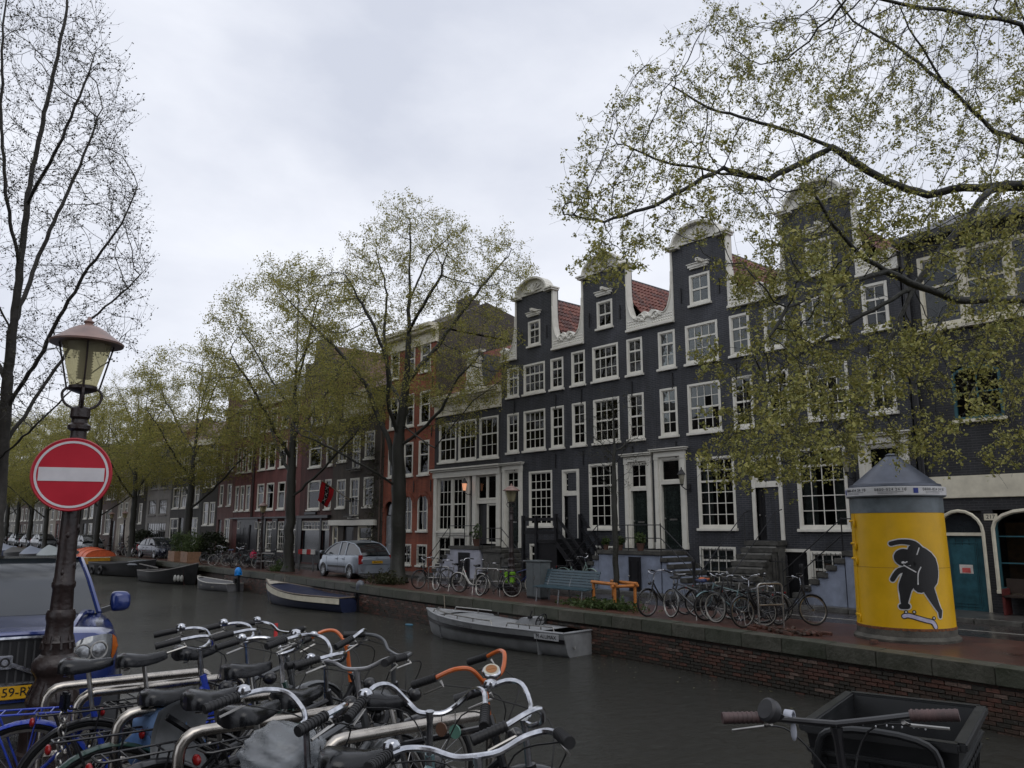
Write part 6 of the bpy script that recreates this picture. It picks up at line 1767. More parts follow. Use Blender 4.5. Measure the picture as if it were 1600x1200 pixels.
def on_ring(txt, ang, z, size, m):
    # letters one by one so that they follow the curve
    x = 0
    for chx in txt:
        w_ = size * (.30 if chx == ' ' else .62 if chx != '-' else .45)
        a = ang + (x + w_ / 2) / .947
        if chx != ' ': text('letter', chx, size, m, ring_, (.9475 * cos(a), .9475 * sin(a), z), (pi / 2, 0, a + pi / 2), .0015)
        x += w_
to_cam = atan2(0 - cy, 0 - cx)
for k, off in enumerate((-1.22, -.40, .55)):
    on_ring('0800-024 24 10', to_cam + off, 2.908, .076, TXT)
    for q, wd in ((0, .38), (1, .5)):
        b = MB(); b.lathe([(.9465, 2.832 + .026 * q), (.9465, 2.844 + .026 * q)], 24, a0=to_cam + off + .07, a1=to_cam + off + .07 + wd)
        part('fine_print', b, mat('fine_print_grey', (.3, .3, .31), .6), ring_, smooth=0)
for off in (-1.36, .36):
    part('flag_mark', MB().lathe([(.9478, 2.835), (.9478, 2.935)], 4, a0=to_cam + off, a1=to_cam + off + .1), EUB, ring_, smooth=0)
part('cone_roof', MB().lathe([(.86, 2.972), (.87, 2.99), (.86, 3.03), (.79, 3.05), (.765, 3.08), (.12, 3.63), (.13, 3.65), (.10, 3.67), (.06, 3.69), (0, 3.70)], 48), mat('dull_lead_roof', (.075, .085, .108), .38, .3, var=.35, scale=4, dirt=(.06, .065, .08)), t)
part('panel_joint', MB().lathe([(.8885, 1.395), (.890, 1.40), (.8885, 1.405)], 64), mat('joint_ochre', (.40, .20, .01), .6), t)
# hinges and seam of the door
sa = to_cam - 1.13
part('door_seam', MB().tube([(.905 * cos(sa), .905 * sin(sa), .3), (.885 * cos(sa), .885 * sin(sa), 1.4), (.868 * cos(sa), .868 * sin(sa), 2.44)], .012, 6), YEL, t)
for z in (.45, 1.55, 1.85, 2.3): part('hinge', MB().tube([(.91 * cos(sa - .2), .91 * sin(sa - .2), z), (.91 * cos(sa + .04), .91 * sin(sa + .04), z)], .025, 6).ell((.90 * cos(sa + .04), .90 * sin(sa + .04), z - .06), .03, .03, .08, 6, 4), YEL, t)
# painted figure: flat shapes wrapped on the drum, white edge below, black above
def wrap(poly, r, name, m, par, dz=0):
    """polygon of (sideways metres, height) laid on the drum surface, cut into slim columns so that it follows the curve"""
    bm = bmesh.new(); vs = [bm.verts.new((x, 0, z)) for x, z in poly]; bm.faces.new(vs)
    bmesh.ops.triangulate(bm, faces=bm.faces)
    xs = np.arange(min(p[0] for p in poly) + .04, max(p[0] for p in poly), .05)
    for x in xs: bmesh.ops.bisect_plane(bm, geom=bm.verts[:] + bm.edges[:] + bm.faces[:], plane_co=(x, 0, 0), plane_no=(1, 0, 0))
    for v in bm.verts:
        x, z = v.co.x, v.co.z; R_ = .907 - .0165 * z + r; a = to_cam + .06 + x / .89
        v.co = (R_ * cos(a), R_ * sin(a), z)
    bmesh.ops.recalc_face_normals(bm, faces=bm.faces)
    me = bpy.data.meshes.new(name); bm.to_mesh(me); bm.free(); me.materials.append(m)
    return link(name, me, par)
def stroke(pts, ws):
    L_, R_ = [], []
    P = smooth_path([(x, 0, z) for x, z in pts], 4); n = len(P)
    W = [ws[min(len(ws) - 1, int(i * (len(ws) - 1) / (n - 1)))] + (ws[min(len(ws) - 1, int(i * (len(ws) - 1) / (n - 1)) + 1)] - ws[min(len(ws) - 1, int(i * (len(ws) - 1) / (n - 1)))]) * ((i * (len(ws) - 1) / (n - 1)) % 1) for i in range(n)]
    for i, p in enumerate(P):
        d = (P[min(i + 1, n - 1)] - P[max(i - 1, 0)]); d.normalize(); nx_, nz = -d.z, d.x
        L_.append((p.x + nx_ * W[i], p.z + nz * W[i])); R_.append((p.x - nx_ * W[i], p.z - nz * W[i]))
    cap0 = [(P[0].x + W[0] * cos(a), P[0].z + W[0] * sin(a)) for a in [atan2(R_[0][1] - P[0].z, R_[0][0] - P[0].x) - pi * k / 6 for k in range(1, 6)]]
    cap1 = [(P[-1].x + W[-1] * cos(a), P[-1].z + W[-1] * sin(a)) for a in [atan2(L_[-1][1] - P[-1].z, L_[-1][0] - P[-1].x) - pi * k / 6 for k in range(1, 6)]]
    return L_ + cap1 + R_[::-1] + cap0
BLK = mat('mural_black', (.010, .010, .011), .5); WHT = mat('mural_white', (.62, .62, .62), .5)
shapes = [([(-.20, 1.86), (.0, 1.90), (.22, 1.86), (.36, 1.70)], [.042, .045, .055, .075]),            # raised arm
          ([(.22, 1.72), (.44, 1.50), (.42, 1.22), (.26, 1.08)], [.14, .21, .215, .14]),                # back
          ([(-.22, 1.18), (-.10, 1.34), (.08, 1.38), (.24, 1.34)], [.045, .05, .06, .09]),              # low arm
          ([(.10, 1.24), (.0, 1.05), (-.03, .88), (-.05, .72)], [.15, .125, .085, .055]), ([(.0, .69), (-.10, .68)], [.055, .05]),   # left leg
          ([(.34, 1.22), (.42, 1.0), (.52, .76), (.61, .58)], [.16, .115, .075, .04]), ([(.61, .6), (.60, .50)], [.05, .035])]
mural = part('mural', MB().box(-.01, .01, -.01, .01, 1.2, 1.22), BLK, t)          # anchor piece inside the drum
mural.location = (0, 0, 0)
head = [(.02 + .185 * cos(2 * pi * i / 24), 1.60 + .165 * sin(2 * pi * i / 24)) for i in range(24)]
for pts, ws in shapes: wrap(stroke(pts, [w_ + .022 for w_ in ws]), .004, 'white_edge', WHT, mural)
wrap([(.02 + .207 * cos(2 * pi * i / 24), 1.60 + .187 * sin(2 * pi * i / 24)) for i in range(24)], .004, 'white_edge', WHT, mural)
for pts, ws in shapes: wrap(stroke(pts, ws), .008, 'black_limb', BLK, mural)
wrap(head, .0105, 'black_head', BLK, mural)
for pts in ([(.0, 1.455), (.1, 1.39), (.2, 1.33)], [(.02, 1.5), (.06, 1.52)], [(.3, 1.42), (.24, 1.3), (.22, 1.1)], [(.3, 1.78), (.25, 1.66)]): wrap(stroke(pts, [.011, .011]), .0125, 'white_line', WHT, mural)
wrap(stroke([(-.02, 1.505), (.0, 1.51)], [.02, .02]), .013, 'eye', WHT, mural)
for w_, r_, m_, n_ in ((.052, .004, BLK, 'board_outline'), (.034, .008, mat('mural_lilac', (.50, .48, .62), .5), 'skateboard')): wrap(stroke([(-.07, .50), (.02, .515), (.28, .44), (.43, .40), (.48, .31)], [w_] * 3), r_, n_, m_, mural)
for x, z in ((-.03, .58), (.11, .585), (.46, .475)): wrap([(x + .036 * cos(2 * pi * i / 12), z + .036 * sin(2 * pi * i / 12)) for i in range(12)], .009, 'board_wheel', BLK, mural)
for x, z in ((-.03, .58), (.11, .585), (.46, .475)): wrap([(x + .018 * cos(2 * pi * i / 10), z + .018 * sin(2 * pi * i / 10)) for i in range(10)], .011, 'wheel_dot', WHT, mural)
# dark bench by the teal door
t = thing('house_bench', 'dark wooden bench with red ends under the arched shop window', 'bench', (-6.3, 22.15, .1))
part('seat', MB().box(-1.0, 1.0, -.22, .22, .42, .47), mat('dark_wood', (.03, .02, .015), .5), t, smooth=0, bev=.008)
for x in (-1.0, .95): part('bench_end', MB().box(x, x + .06, -.22, .22, 0, .62), mat('dark_red_end', (.10, .018, .016), .5), t, smooth=0, bev=.01)
part('backrest', MB().box(-1.0, 1.0, .18, .22, .5, .85), mat('dark_wood', (.03, .02, .015), .5), t, smooth=0)
# ------------------------------------------------------------------ boats (x = bow, origin on the waterline at midships)
def hull_sec(t, L, B, H, draft, bow, sheer, tran):
    """half breadth and sheer height at t (0 stern .. 1 bow)"""
    b = B / 2 * (tran + (1 - tran) * min(1, t / .35) ** .8) if t < .35 else B / 2 * max(.0, 1 - ((t - .35) / .65) ** bow)
    return b, H + sheer * max(0, (t - .3) / .7) ** 2
def boat(name, label, loc, yaw, L, B, H, hullm, inm, rubm, deck=.22, bow=2.3, sheer=.25, tran=.8, draft=.18, flare=.86, group='boats moored along the far quay', deckm=None, stripe=None, floor=None, thwarts=(.35, .62), thwm=None, gun=.03, stern_deck=0., cat='boat'):
    t = thing(name, label, cat, loc, yaw, group)
    n = 18; S = [i / n for i in range(n + 1)]
    X = lambda q: -L / 2 + L * q
    rows = []
    for q in S:
        b, h = hull_sec(q, L, B, H, draft, bow, sheer, tran); x = X(q); k = q ** 5 * .12 * L
        rows.append([(x - k * .9, -b * .02, -draft), (x - k * .6, -b * flare * .7, -draft * .55), (x - k * .3, -b * flare, .08), (x - k * .1, -b * (flare + 1) / 2, h * .6), (x, -b, h), ])
    full = [r + [(x, -y, z) for x, y, z in reversed(r)] for r in rows]
    m = MB().surf(full); m.add(full[0], [tuple(range(len(full[0])))])
    part('hull', m, hullm, t, smooth=50)
    inn = []
    fl = floor if floor is not None else -.02
    for q in S:
        b, h = hull_sec(q, L, B, H, draft, bow, sheer, tran); x = X(q) * (.985 - .03 * q ** 6); b = max(.0, b - .05)
        r = [(x, -b, h - .003), (x - q ** 5 * .05 * L, -b * flare * .98, .12), (x - q ** 5 * .13 * L, -b * flare * .8, fl)]
        inn.append(r + [(x_, -y, z) for x_, y, z in reversed(r)])
    mi = MB().surf(inn); mi.add(inn[0], [tuple(range(6))])
    part('inner_hull', mi, inm, t, smooth=50, fix=False)
    g = MB()
    for s in (-1, 1): g.tube([(X(q), s * (hull_sec(q, L, B, H, draft, bow, sheer, tran)[0] - .02), hull_sec(q, L, B, H, draft, bow, sheer, tran)[1] + .01) for q in S], gun, 8)
    b0, h0 = hull_sec(0, L, B, H, draft, bow, sheer, tran); g.tube([(X(0), -b0, h0 + .01), (X(0), b0, h0 + .01)], gun, 8)
    part('gunwale', g, rubm, t)
    if stripe:
        st_ = MB(); zf = stripe[1]
        for s in (-1, 1):
            r = [[(X(q) - .1 * q ** 5 * .12 * L, s * (hull_sec(q, L, B, H, draft, bow, sheer, tran)[0] * ((flare + 1) / 2 + (1 - (flare + 1) / 2) * (zf - .6) / .4) + .026), hull_sec(q, L, B, H, draft, bow, sheer, tran)[1] * zf + e) for q in S] for e in (-stripe[2], stripe[2])]
            st_.surf(r)
        part('rubbing_strake', st_, stripe[0], t, smooth=60, fix=False)
    if deck:
        rows = []
        for i in range(8):
            q = 1 - deck + deck * i / 7
            b, h = hull_sec(q, L, B, H, draft, bow, sheer, tran); rows.append([(X(q), -b, h + .005), (X(q), -b * .5, h + .035), (X(q), 0, h + .045), (X(q), b * .5, h + .035), (X(q), b, h + .005)])
        d = MB().surf(rows); q = 1 - deck; b, h = hull_sec(q, L, B, H, draft, bow, sheer, tran); d.quad((X(q), -b, h), (X(q), b, h), (X(q), b * .8, fl), (X(q), -b * .8, fl))
        part('foredeck', d, deckm or rubm, t, smooth=50, fix=False)
        bo = MB(); bo.tube([(X(1 - deck * .45), 0, h + .04), (X(1 - deck * .45), 0, h + .16)], .025, 8).tube([(X(1 - deck * .45), -.1, h + .12), (X(1 - deck * .45), .1, h + .12)], .018, 8); part('bow_cleat', bo, STEEL, t)
    if stern_deck:
        q = stern_deck; b, h = hull_sec(0, L, B, H, draft, bow, sheer, tran); b2, h2 = hull_sec(q, L, B, H, draft, bow, sheer, tran)
        part('stern_deck', MB().add([(X(0), -b, h), (X(0), b, h), (X(q), b2, h2), (X(q), -b2, h2), (X(q), b2 * .9, fl), (X(q), -b2 * .9, fl)], [(0, 3, 2, 1), (3, 5, 4, 2)]), deckm or rubm, t, smooth=0, fix=False)
    for q in thwarts:
        b, h = hull_sec(q, L, B, H, draft, bow, sheer, tran)
        part('thwart', MB().box(X(q) - .14, X(q) + .14, -b * .93, b * .93, h - .20, h - .16), thwm or rubm, t, smooth=0, bev=.008)
    return t, X, lambda q: hull_sec(q, L, B, H, draft, bow, sheer, tran)
def outboard(t, x, h, m, up=0., y=0., s=1.):
    b = MB(); b.ell((-.18, 0, .42), .19, .14, .20, 12, 8); b.box(-.32, -.06, -.11, .11, .26, .40)
    k = MB(); k.box(-.23, -.11, -.05, .05, -.55, .28); k.box(-.30, -.08, -.015, .015, -.9, -.55); k.box(-.36, -.06, -.1, .1, -.52, -.50)
    for j in range(3):
        a = 2 * pi * j / 3; k.bar((-.33, 0, -.68), (-.36, .11 * sin(a), -.68 + .11 * cos(a)), .07, .012)
    c = MB(); c.box(-.08, .05, -.12, .12, -.05, .14); c.tube([(-.1, 0, .3), (.35, .06, .36)], .02, 6)
    M = Matrix.Translation((x, y, h)) @ Matrix.Rotation(up, 4, 'Y') @ Matrix.Scale(s, 4)
    o = part('outboard_motor', b.xf(M), m, t, bev=0); part('motor_leg', k.xf(M), BLACKP, o, smooth=0); part('motor_clamp', c.xf(M), BLACKP, o, smooth=0)
    return o
ALU = mat('bare_aluminium', (.36, .37, .38), .45, .3, var=.2, scale=3, bump=.05)
ALU_D = mat('dull_aluminium_floor', (.16, .165, .17), .55, .3, var=.3, scale=4)
# aluminium sloop
BX = lambda x, y: (x, y, WATER_Z)
t, X, hs = boat('aluminium_boat', 'bare aluminium motor boat with tube rails, steering console and black stripe', BX(-17.9, 14.98), pi + .075, 6.3, 1.9, .58, ALU, ALU_D, ALU, deck=.2, bow=2.9, sheer=.14, tran=.86, draft=.2, flare=.8, stripe=(BLACKP, .66, .05), thwarts=(), stern_deck=.14, deckm=ALU)
for s in (-1, 1):
    for q0, q1 in ((.86, .40), (.30, .06)):
        r = MB(); qs = [q0 + (q1 - q0) * i / 8 for i in range(9)]
        pts = [(X(q), s * (hs(q)[0] - .06), hs(q)[1] + .13) for q in qs]
        r.tube([(pts[0][0] + .08, pts[0][1], pts[0][2] - .13)] + pts + [(pts[-1][0] - .06, pts[-1][1], pts[-1][2] - .13)], .018, 7)
        for p in pts[2:-1:2]: r.tube([p, (p[0], p[1], p[2] - .13)], .014, 6)
        part('side_rail', r, STEEL, t)
    part('side_bench', MB().box(X(.18), X(.62), *((.42, .66) if s > 0 else (-.66, -.42)), .05, .32), ALU, t, smooth=0, bev=.02)
co = part('console', MB().prism([(X(.27), 0), (X(.40), 0), (X(.37), .62), (X(.33), .78), (X(.28), .78)], -.42, .18), ALU, t, smooth=0, bev=.02)
part('steering_wheel', MB().torus((0, 0, 0), .19, .018, 'z', 24, 6).tube([(-.18, 0, 0), (.18, 0, 0)], .012, 5).tube([(0, -.18, 0), (0, .18, 0)], .012, 5).tube([(0, 0, 0), (0, 0, .14)], .03, 6).xf(Matrix.Translation((X(.255), -.12, .72)) @ Matrix.Rotation(1.1, 4, 'Y')), RUBBER, co)
part('throttle', MB().box(X(.28) - .05, X(.28) + .05, .1, .2, .78, .84).tube([(X(.28), .15, .82), (X(.28) - .08, .15, .98)], .015, 6), RUBBER, co, smooth=0)
b0, h0 = hs(0); 
nm = part('name_plate', MB().box(X(0) + .12, X(0) + .95, b0 * 1.0 + .035, b0 * 1.0 + .045, .40, .56), mat('plate_grey', (.40, .41, .42), .5), t, smooth=0)
nm.rotation_euler = (0, 0, 0)
text('boat_name', 'M ALUMAX', .135, BLACKP, t, (X(0) + .54, b0 + .05, .475), (pi / 2, 0, pi))
text('boat_name', 'tegenwoordig', .12, mat('faded_letters', (.07, .07, .075), .6), t, (X(.56), hs(.56)[0] + .035, .50), (pi / 2, 0, pi - .02))
part('transom_eye', MB().tube([(X(0) - .02, .5, .25), (X(0) - .06, .45, .2), (X(0) - .02, .4, .25)], .012, 5).tube([(X(0) - .02, -.5, .25), (X(0) - .06, -.45, .2), (X(0) - .02, -.4, .25)], .012, 5), STEEL, t)
# cream and blue sloop
t, X, hs = boat('open_boat', 'cream and dark blue open boat with varnished bow deck and grey outboard', BX(-31.4, 16.0), pi + .1, 6.8, 2.0, .55, mat('navy_hull', (.022, .03, .07), .35, var=.2), mat('boat_blue_inside', (.045, .12, .32), .5, var=.3), mat('weathered_teak_rail', (.16, .13, .10), .6, var=.4), deck=.16, bow=2.4, sheer=.38, tran=.82, draft=.2, deckm=mat('pale_deck', (.42, .39, .33), .5), stripe=(CREAM, .80, .12), thwarts=(.42,), thwm=mat('boat_blue_inside', (.045, .12, .32), .5))
part('bulkhead', MB().box(X(.70), X(.705), -hs(.70)[0] * .78, hs(.70)[0] * .78, .1, hs(.70)[1]), mat('varnished_bulkhead', (.05, .022, .016), .4), t, smooth=0)
part('hatch_rim', MB().tube([(X(.695), -.22, .25), (X(.695), .22, .25), (X(.695), .22, .4), (X(.695), -.22, .4)], .02, 5, closed=True), WHITE, t)
outboard(t, X(0) - .0, hs(0)[1], mat('motor_grey', (.10, .11, .13), .35), 0, 0, 1.05)
# small dinghy with bright blue motor
t, X, hs = boat('dinghy', 'small white dinghy with a bright blue covered outboard motor', BX(-43.0, 16.6), pi + .12, 4.1, 1.45, .38, mat('dinghy_grey', (.16, .16, .17), .5), mat('dinghy_inside', (.38, .36, .30), .6, var=.2), mat('dinghy_white', (.45, .44, .40), .5), deck=.1, bow=2.2, sheer=.22, tran=.75, thwarts=(.3, .6), thwm=mat('dinghy_inside', (.38, .36, .3), .6))
outboard(t, X(0), hs(0)[1] + .1, mat('motor_cover_blue', (.01, .24, .72), .5), .15, 0, 1.15)
# dark steel sloops
DHULL = mat('black_hull', (.016, .016, .017), .4, var=.4, scale=4); DIN = mat('dark_boat_inside', (.03, .028, .027), .6, var=.4)
t, X, hs = boat('dark_sloop', 'black sloop with a dark red inner deck and pale rim near the dinghy', BX(-50.2, 16.7), .1, 6.6, 2.1, .62, DHULL, mat('dark_red_inside', (.07, .022, .02), .6, var=.4), mat('grey_rim', (.17, .16, .15), .6), deck=.14, bow=2.3, sheer=.6, tran=.7, thwarts=(.25, .5), deckm=mat('dark_red_inside', (.07, .022, .02), .6))
part('rudder', MB().box(X(0) - .3, X(0) - .04, -.03, .03, -.2, .75), DIN, t, smooth=0)
for k in range(3): part('fender', MB().ell((X(.8) + .2 * k, -hs(.8 + .04 * k)[0] - .1, .35), .1, .1, .2, 8, 6), mat('pale_fender', (.35, .35, .33), .5), t)
t, X, hs = boat('dark_sloop', 'big black open barge with grey tarpaulin left of the dark red sloop', BX(-59.8, 16.9), .12, 8.6, 2.5, .8, DHULL, DIN, mat('black_rim', (.03, .03, .032), .5), deck=.2, bow=2.2, sheer=.35, tran=.8, thwarts=(.3,))
part('tarpaulin', MB().ell((X(.72), 0, .8), 1.3, .9, .28, 14, 8), mat('grey_tarp', (.13, .14, .16), .4, var=.3), t)
part('mooring_pole', MB().bar((X(.9), -.7, .9), (X(1) + 1.4, -.5, .7), .06, .06), mat('grey_plank', (.2, .19, .18), .6), t, smooth=0)
for k in range(3): part('tyre_fender', MB().torus((X(.05 + .15 * k), -1.3, .35), .22, .09, 'y', 16, 8), RUBBER, t)
t, X, hs = boat('small_black_boat', 'low black boat between the yellow boat and the big barge', BX(-66.3, 15.7), .1, 4.2, 1.5, .4, DHULL, DIN, mat('black_rim', (.03, .03, .032), .5), deck=0, bow=2.2, sheer=.3, tran=.7, thwarts=(.5,))
# yellow boat with orange canopy
t, X, hs = boat('yellow_boat', 'yellow boat with a domed orange canopy', BX(-71.6, 17.3), pi + .05, 6.4, 2.4, .95, mat('yellow_hull', (.50, .25, .02), .45, var=.25), DIN, CREAM, deck=.1, bow=2.6, sheer=.15, tran=.9, thwarts=())
cv = MB().surf([[(X(.08 + .8 * i / 10), 1.08 * cos(pi * j / 10), 1.0 + (.72 * sin(pi * j / 10)) * (1 - .3 * abs(i - 5) / 5)) for j in range(11)] for i in range(11)])
cv.add([(X(.08), 1.08 * cos(pi * j / 10), 1.0 + .5 * sin(pi * j / 10)) for j in range(11)], [tuple(range(11))])
part('canopy', cv, mat('orange_canopy', (.60, .12, .045), .5, var=.15), t, smooth=50, fix=False)
rb = MB()
for i in range(0, 11, 2): rb.tube([(X(.08 + .8 * i / 10), 1.1 * cos(pi * j / 10), 1.01 + (.73 * sin(pi * j / 10)) * (1 - .3 * abs(i - 5) / 5)) for j in range(11)], .02, 4)
part('canopy_ribs', rb, mat('orange_seam', (.45, .09, .04), .5), t)
# covered boats further off
def covered(label, x, y, L, B, H, cm, hm, pk=.5, yaw=.06):
    t, X, hs = boat('covered_boat', label, BX(x, y), yaw, L, B, H, hm, DIN, hm, deck=0, bow=2.2, sheer=.2, tran=.8, thwarts=(), group='covered boats far along the canal')
    rows = [[(X(q), -hs(q)[0], hs(q)[1]), (X(q), -hs(q)[0] * .5, hs(q)[1] + pk * .6 * (1 - q * .6)), (X(q), 0, hs(q)[1] + pk * (1 - q * .6)), (X(q), hs(q)[0] * .5, hs(q)[1] + pk * .6 * (1 - q * .6)), (X(q), hs(q)[0], hs(q)[1])] for q in [i / 8 for i in range(9)]]
    c = MB().surf(rows); c.add(rows[0], [(0, 1, 2, 3, 4)]); part('boat_cover', c, cm, t, smooth=30, fix=False)
LG = mat('pale_grey_cover', (.24, .27, .27), .5, var=.2); BG = mat('blue_grey_cover', (.13, .15, .2), .5, var=.2)
covered('pale grey covered boat just left of the yellow boat', -81.5, 17.2, 7, 2.4, .8, LG, mat('grey_green_hull', (.16, .19, .18), .5), .9)
covered('dark covered boat seen beside the lamp post above the car roof', -90, 17.2, 6.5, 2.3, .7, BG, DHULL, .8)
covered('dark boat with a grey cover behind the blue car roof', -98, 17.0, 6, 2.2, .7, DIN, DHULL, .6)
covered('blue grey covered boat near the left edge of the canal', -106, 17.2, 7, 2.4, .7, BG, mat('blue_hull', (.04, .05, .09), .5), .9)
covered('small covered boat further left on the canal', -115, 17.3, 6, 2.2, .7, LG, DHULL, .6)
covered('farthest covered boat on the canal', -127, 17.4, 7, 2.4, .8, BG, DHULL, .7)
# floating leaf litter
tag(part('floating_bottle', MB().tube([(-.14, 0, .02), (.1, 0, .03), (.16, 0, .03)], [.04, .04, .015], 8), mat('blue_plastic', (.05, .16, .24), .3), None, (-22.9, 15.35, WATER_Z), (0, 0, .3)), 'blue plastic bottle floating by the quay wall', 'bottle')

# mooring ropes
def rope(par_xy, a, b, lab):
    p, q = Vector(a), Vector(b); pts = [p.lerp(q, i / 8) - Vector((0, 0, .22 * sin(pi * i / 8))) for i in range(9)]
    o = part('mooring_rope', MB().tube([tuple(v - p) for v in pts], .016, 5), mat('old_rope', (.14, .12, .09), .8), None, tuple(p)); tag(o, lab, 'rope', 'mooring ropes')
rope(0, (-20.6, 15.15, -.30), (-21.6, quay_y(-21.6) - .03, .03), 'rope from the bow of the aluminium boat to the quay')
rope(0, (-15.0, 15.6, -.38), (-14.2, quay_y(-14.2) - .03, .03), 'rope from the stern of the aluminium boat to the quay')
rope(0, (-34.4, 16.3, -.05), (-35.6, quay_y(-35.6) - .03, .03), 'rope from the bow of the cream and blue boat to the quay')
# ------------------------------------------------------------------ cars (x forward, origin on the ground below the middle)
CARGLASS = mat('car_glass', (.018, .022, .025), .05, var=.2, scale=1.5, spec=1.0)
REDL = mat('red_lens', (.28, .012, .012), .2); CLEARL = mat('clear_lens', (.45, .46, .47), .12, .3, var=.3, scale=30); AMBER = mat('amber_lens', (.50, .12, .015), .2)
HUBM = mat('alloy_rim', (.36, .37, .38), .35, .7, var=.2); YPLATE = mat('yellow_plate', (.62, .34, .01), .45, var=.08); GREYTRIM = mat('grey_trim', (.035, .036, .038), .55)
def car_wheel(t, x, y, r, spokes=7, steer=0):
    s = 1 if y > 0 else -1
    def mk():
        ty = MB().lathe([(r * .62, -.10), (r * .9, -.105), (r, -.08), (r, .08), (r * .9, .105), (r * .62, .10), (r * .62, -.10)], 28, axis='y')
        rm = MB().lathe([(r * .64, -.09), (r * .66, .085), (r * .6, .095), (r * .57, .03), (r * .15, .03), (r * .15, .075), (0, .08)], 24, axis='y')
        for k in range(spokes):
            a = 2 * pi * k / spokes; rm.bar((r * .12 * cos(a), .06, r * .12 * sin(a)), (r * .6 * cos(a), .075, r * .6 * sin(a)), .07, .03, (0, 1, 0))
        return ty.mesh('wheel', RUBBER), rm.mesh('rim', HUBM)
    ty, rm = cached(('cw', r, spokes), mk)
    o = link('wheel', ty, t, (x, y, r), (0, 0, (0 if s > 0 else pi) + steer)); link('rim', rm, o)
    return o
def loft_half(st, sub=True):
    """stations of half profiles (x, [(y, z)...]) mirrored into a closed skin"""
    rows = []
    for x, pr in st: rows.append([(x, -y, z) for y, z in pr] + [(x, y, z) for y, z in reversed(pr)])
    return rows
def make_car(label, col, L, W, H, kind, group='parked cars', name='car', plate=None, pitch=0., front=None, rearlamps=True):
    """kind: mpv / suv / hatch; lofted lower body, glass house, roof shell, pillars, lamps, wheels"""
    t = thing(name, label, 'car', (0, 0, 0), 0, group)
    hw = W / 2; a = L / 2
    P = dict(mpv=dict(belt=.98, hood=.86, ws0=.34, ws1=.10, rf=-.30, rr=-.475, nose=.62, r=.31, tail=.95),
             suv=dict(belt=1.10, hood=1.06, ws0=.235, ws1=.06, rf=-.42, rr=-.48, nose=.98, r=.36, tail=1.08),
             hatch=dict(belt=.92, hood=.86, ws0=.25, ws1=.06, rf=-.33, rr=-.47, nose=.62, r=.30, tail=.9))[kind]
    belt, hood = P['belt'], P['hood']
    def prof(w, zb, zt, crown=.03, top=.86):
        return [(0, zb), (w * .86, zb), (w * .97, zb + .12), (w, zb + (zt - zb) * .5), (w * .985, zt - .12), (w * .95, zt - .03), (w * top, zt), (w * top * .5, zt + crown), (0, zt + crown * 1.3)]
    xs = P['ws0'] * L
    st = [(a, prof(hw * .70, .34, P['nose'] - .1, .02)), (a - .06, prof(hw * .82, .25, P['nose'], .02)), (a - .22, prof(hw * .93, .2, P['nose'] + (hood - P['nose']) * .45, .03)), (a - .5, prof(hw * .985, .2, hood - .06, .04)), (a - .85, prof(hw, .2, hood - .01, .045)),
          ((a - .85 + xs) / 2, prof(hw, .2, (hood + belt) / 2 + .0, .04)), (xs, prof(hw, .2, belt, .02, .9)), (0, prof(hw, .2, belt + .02, .0, .9)), (-a * .6, prof(hw, .2, belt + .04, .0, .9)), (-a + .35, prof(hw * .985, .22, belt + .05, .0, .9)), (-a + .08, prof(hw * .93, .26, P['tail'], .0, .88)), (-a, prof(hw * .86, .36, P['tail'] - .12, .0, .86))]
    rows = loft_half(st); m = MB().surf(rows, close=False)
    m.add(rows[0], [tuple(range(len(rows[0])))]); m.add(rows[-1], [tuple(range(len(rows[-1])))])
    body = part('body', m, col, t, smooth=35)
    # glass house
    ws0, ws1, rf, rr = P['ws0'] * L, P['ws1'] * L, P['rf'] * L, P['rr'] * L
    zb = belt + .0; zt = H - .05
    gl = [(ws0, hw * .86, zb, zb + .012, hw * .86), (ws0 * .55 + ws1 * .45, hw * .87, zb, zb + (zt - zb) * .56, hw * .78), (ws1, hw * .88, zb, zt - (.02 if kind == 'suv' else .05), hw * .72), ((ws1 + rf) / 2, hw * .885, zb, zt + .015, hw * .73), (rf, hw * .87, zb, zt - (.03 if kind == 'suv' else .085), hw * .70), (rf * .4 + rr * .6, hw * .84, zb, zb + (zt - zb) * .55, hw * .74), (rr, hw * .80, zb, zb + .02, hw * .78)]
    def grow_(k): return [[(x, -(w0 + k), z0), (x, -(w1 + k), z1), (x, -w1 * .6, z1 + k + .012), (x, 0, z1 + k + .016), (x, w1 * .6, z1 + k + .012), (x, w1 + k, z1), (x, w0 + k, z0)] for x, w0, z0, z1, w1 in gl]
    part('windows', MB().surf(grow_(0)), CARGLASS, t, smooth=40)
    g2 = grow_(.014)
    part('roof', MB().surf([[(x, y, z + .012) for x, y, z in r[1:6]] for r in g2[2:5]]).surf([[(x, y * .985, z - .02) for x, y, z in r[1:6]] for r in g2[2:5]]), col, t, smooth=40, fix=False)
    pl_ = MB()
    for s in (1, 5):
        pl_.tube([g2[i][s] for i in range(7)], .026, 6)
        b = 0 if s == 1 else 6
        for q in (.30, .66):
            x = ws1 + (rf - ws1) * q; w0 = hw * .885; w1 = hw * .73; sg = -1 if s == 1 else 1
            pl_.bar((x + .03, sg * (w0 + .004), zb), (x - .0, sg * (w1 + .012), zt), .06, .03, (0, 1, 0))
        pl_.tube([(ws0, g2[0][b][1], zb + .01), (rr, g2[6][b][1], zb + .03)], .02, 5)
    part('pillars', pl_, col, t)
    # wheel arches and wheels
    r = P['r']; wbf, wbr = a - .88, -a + .82
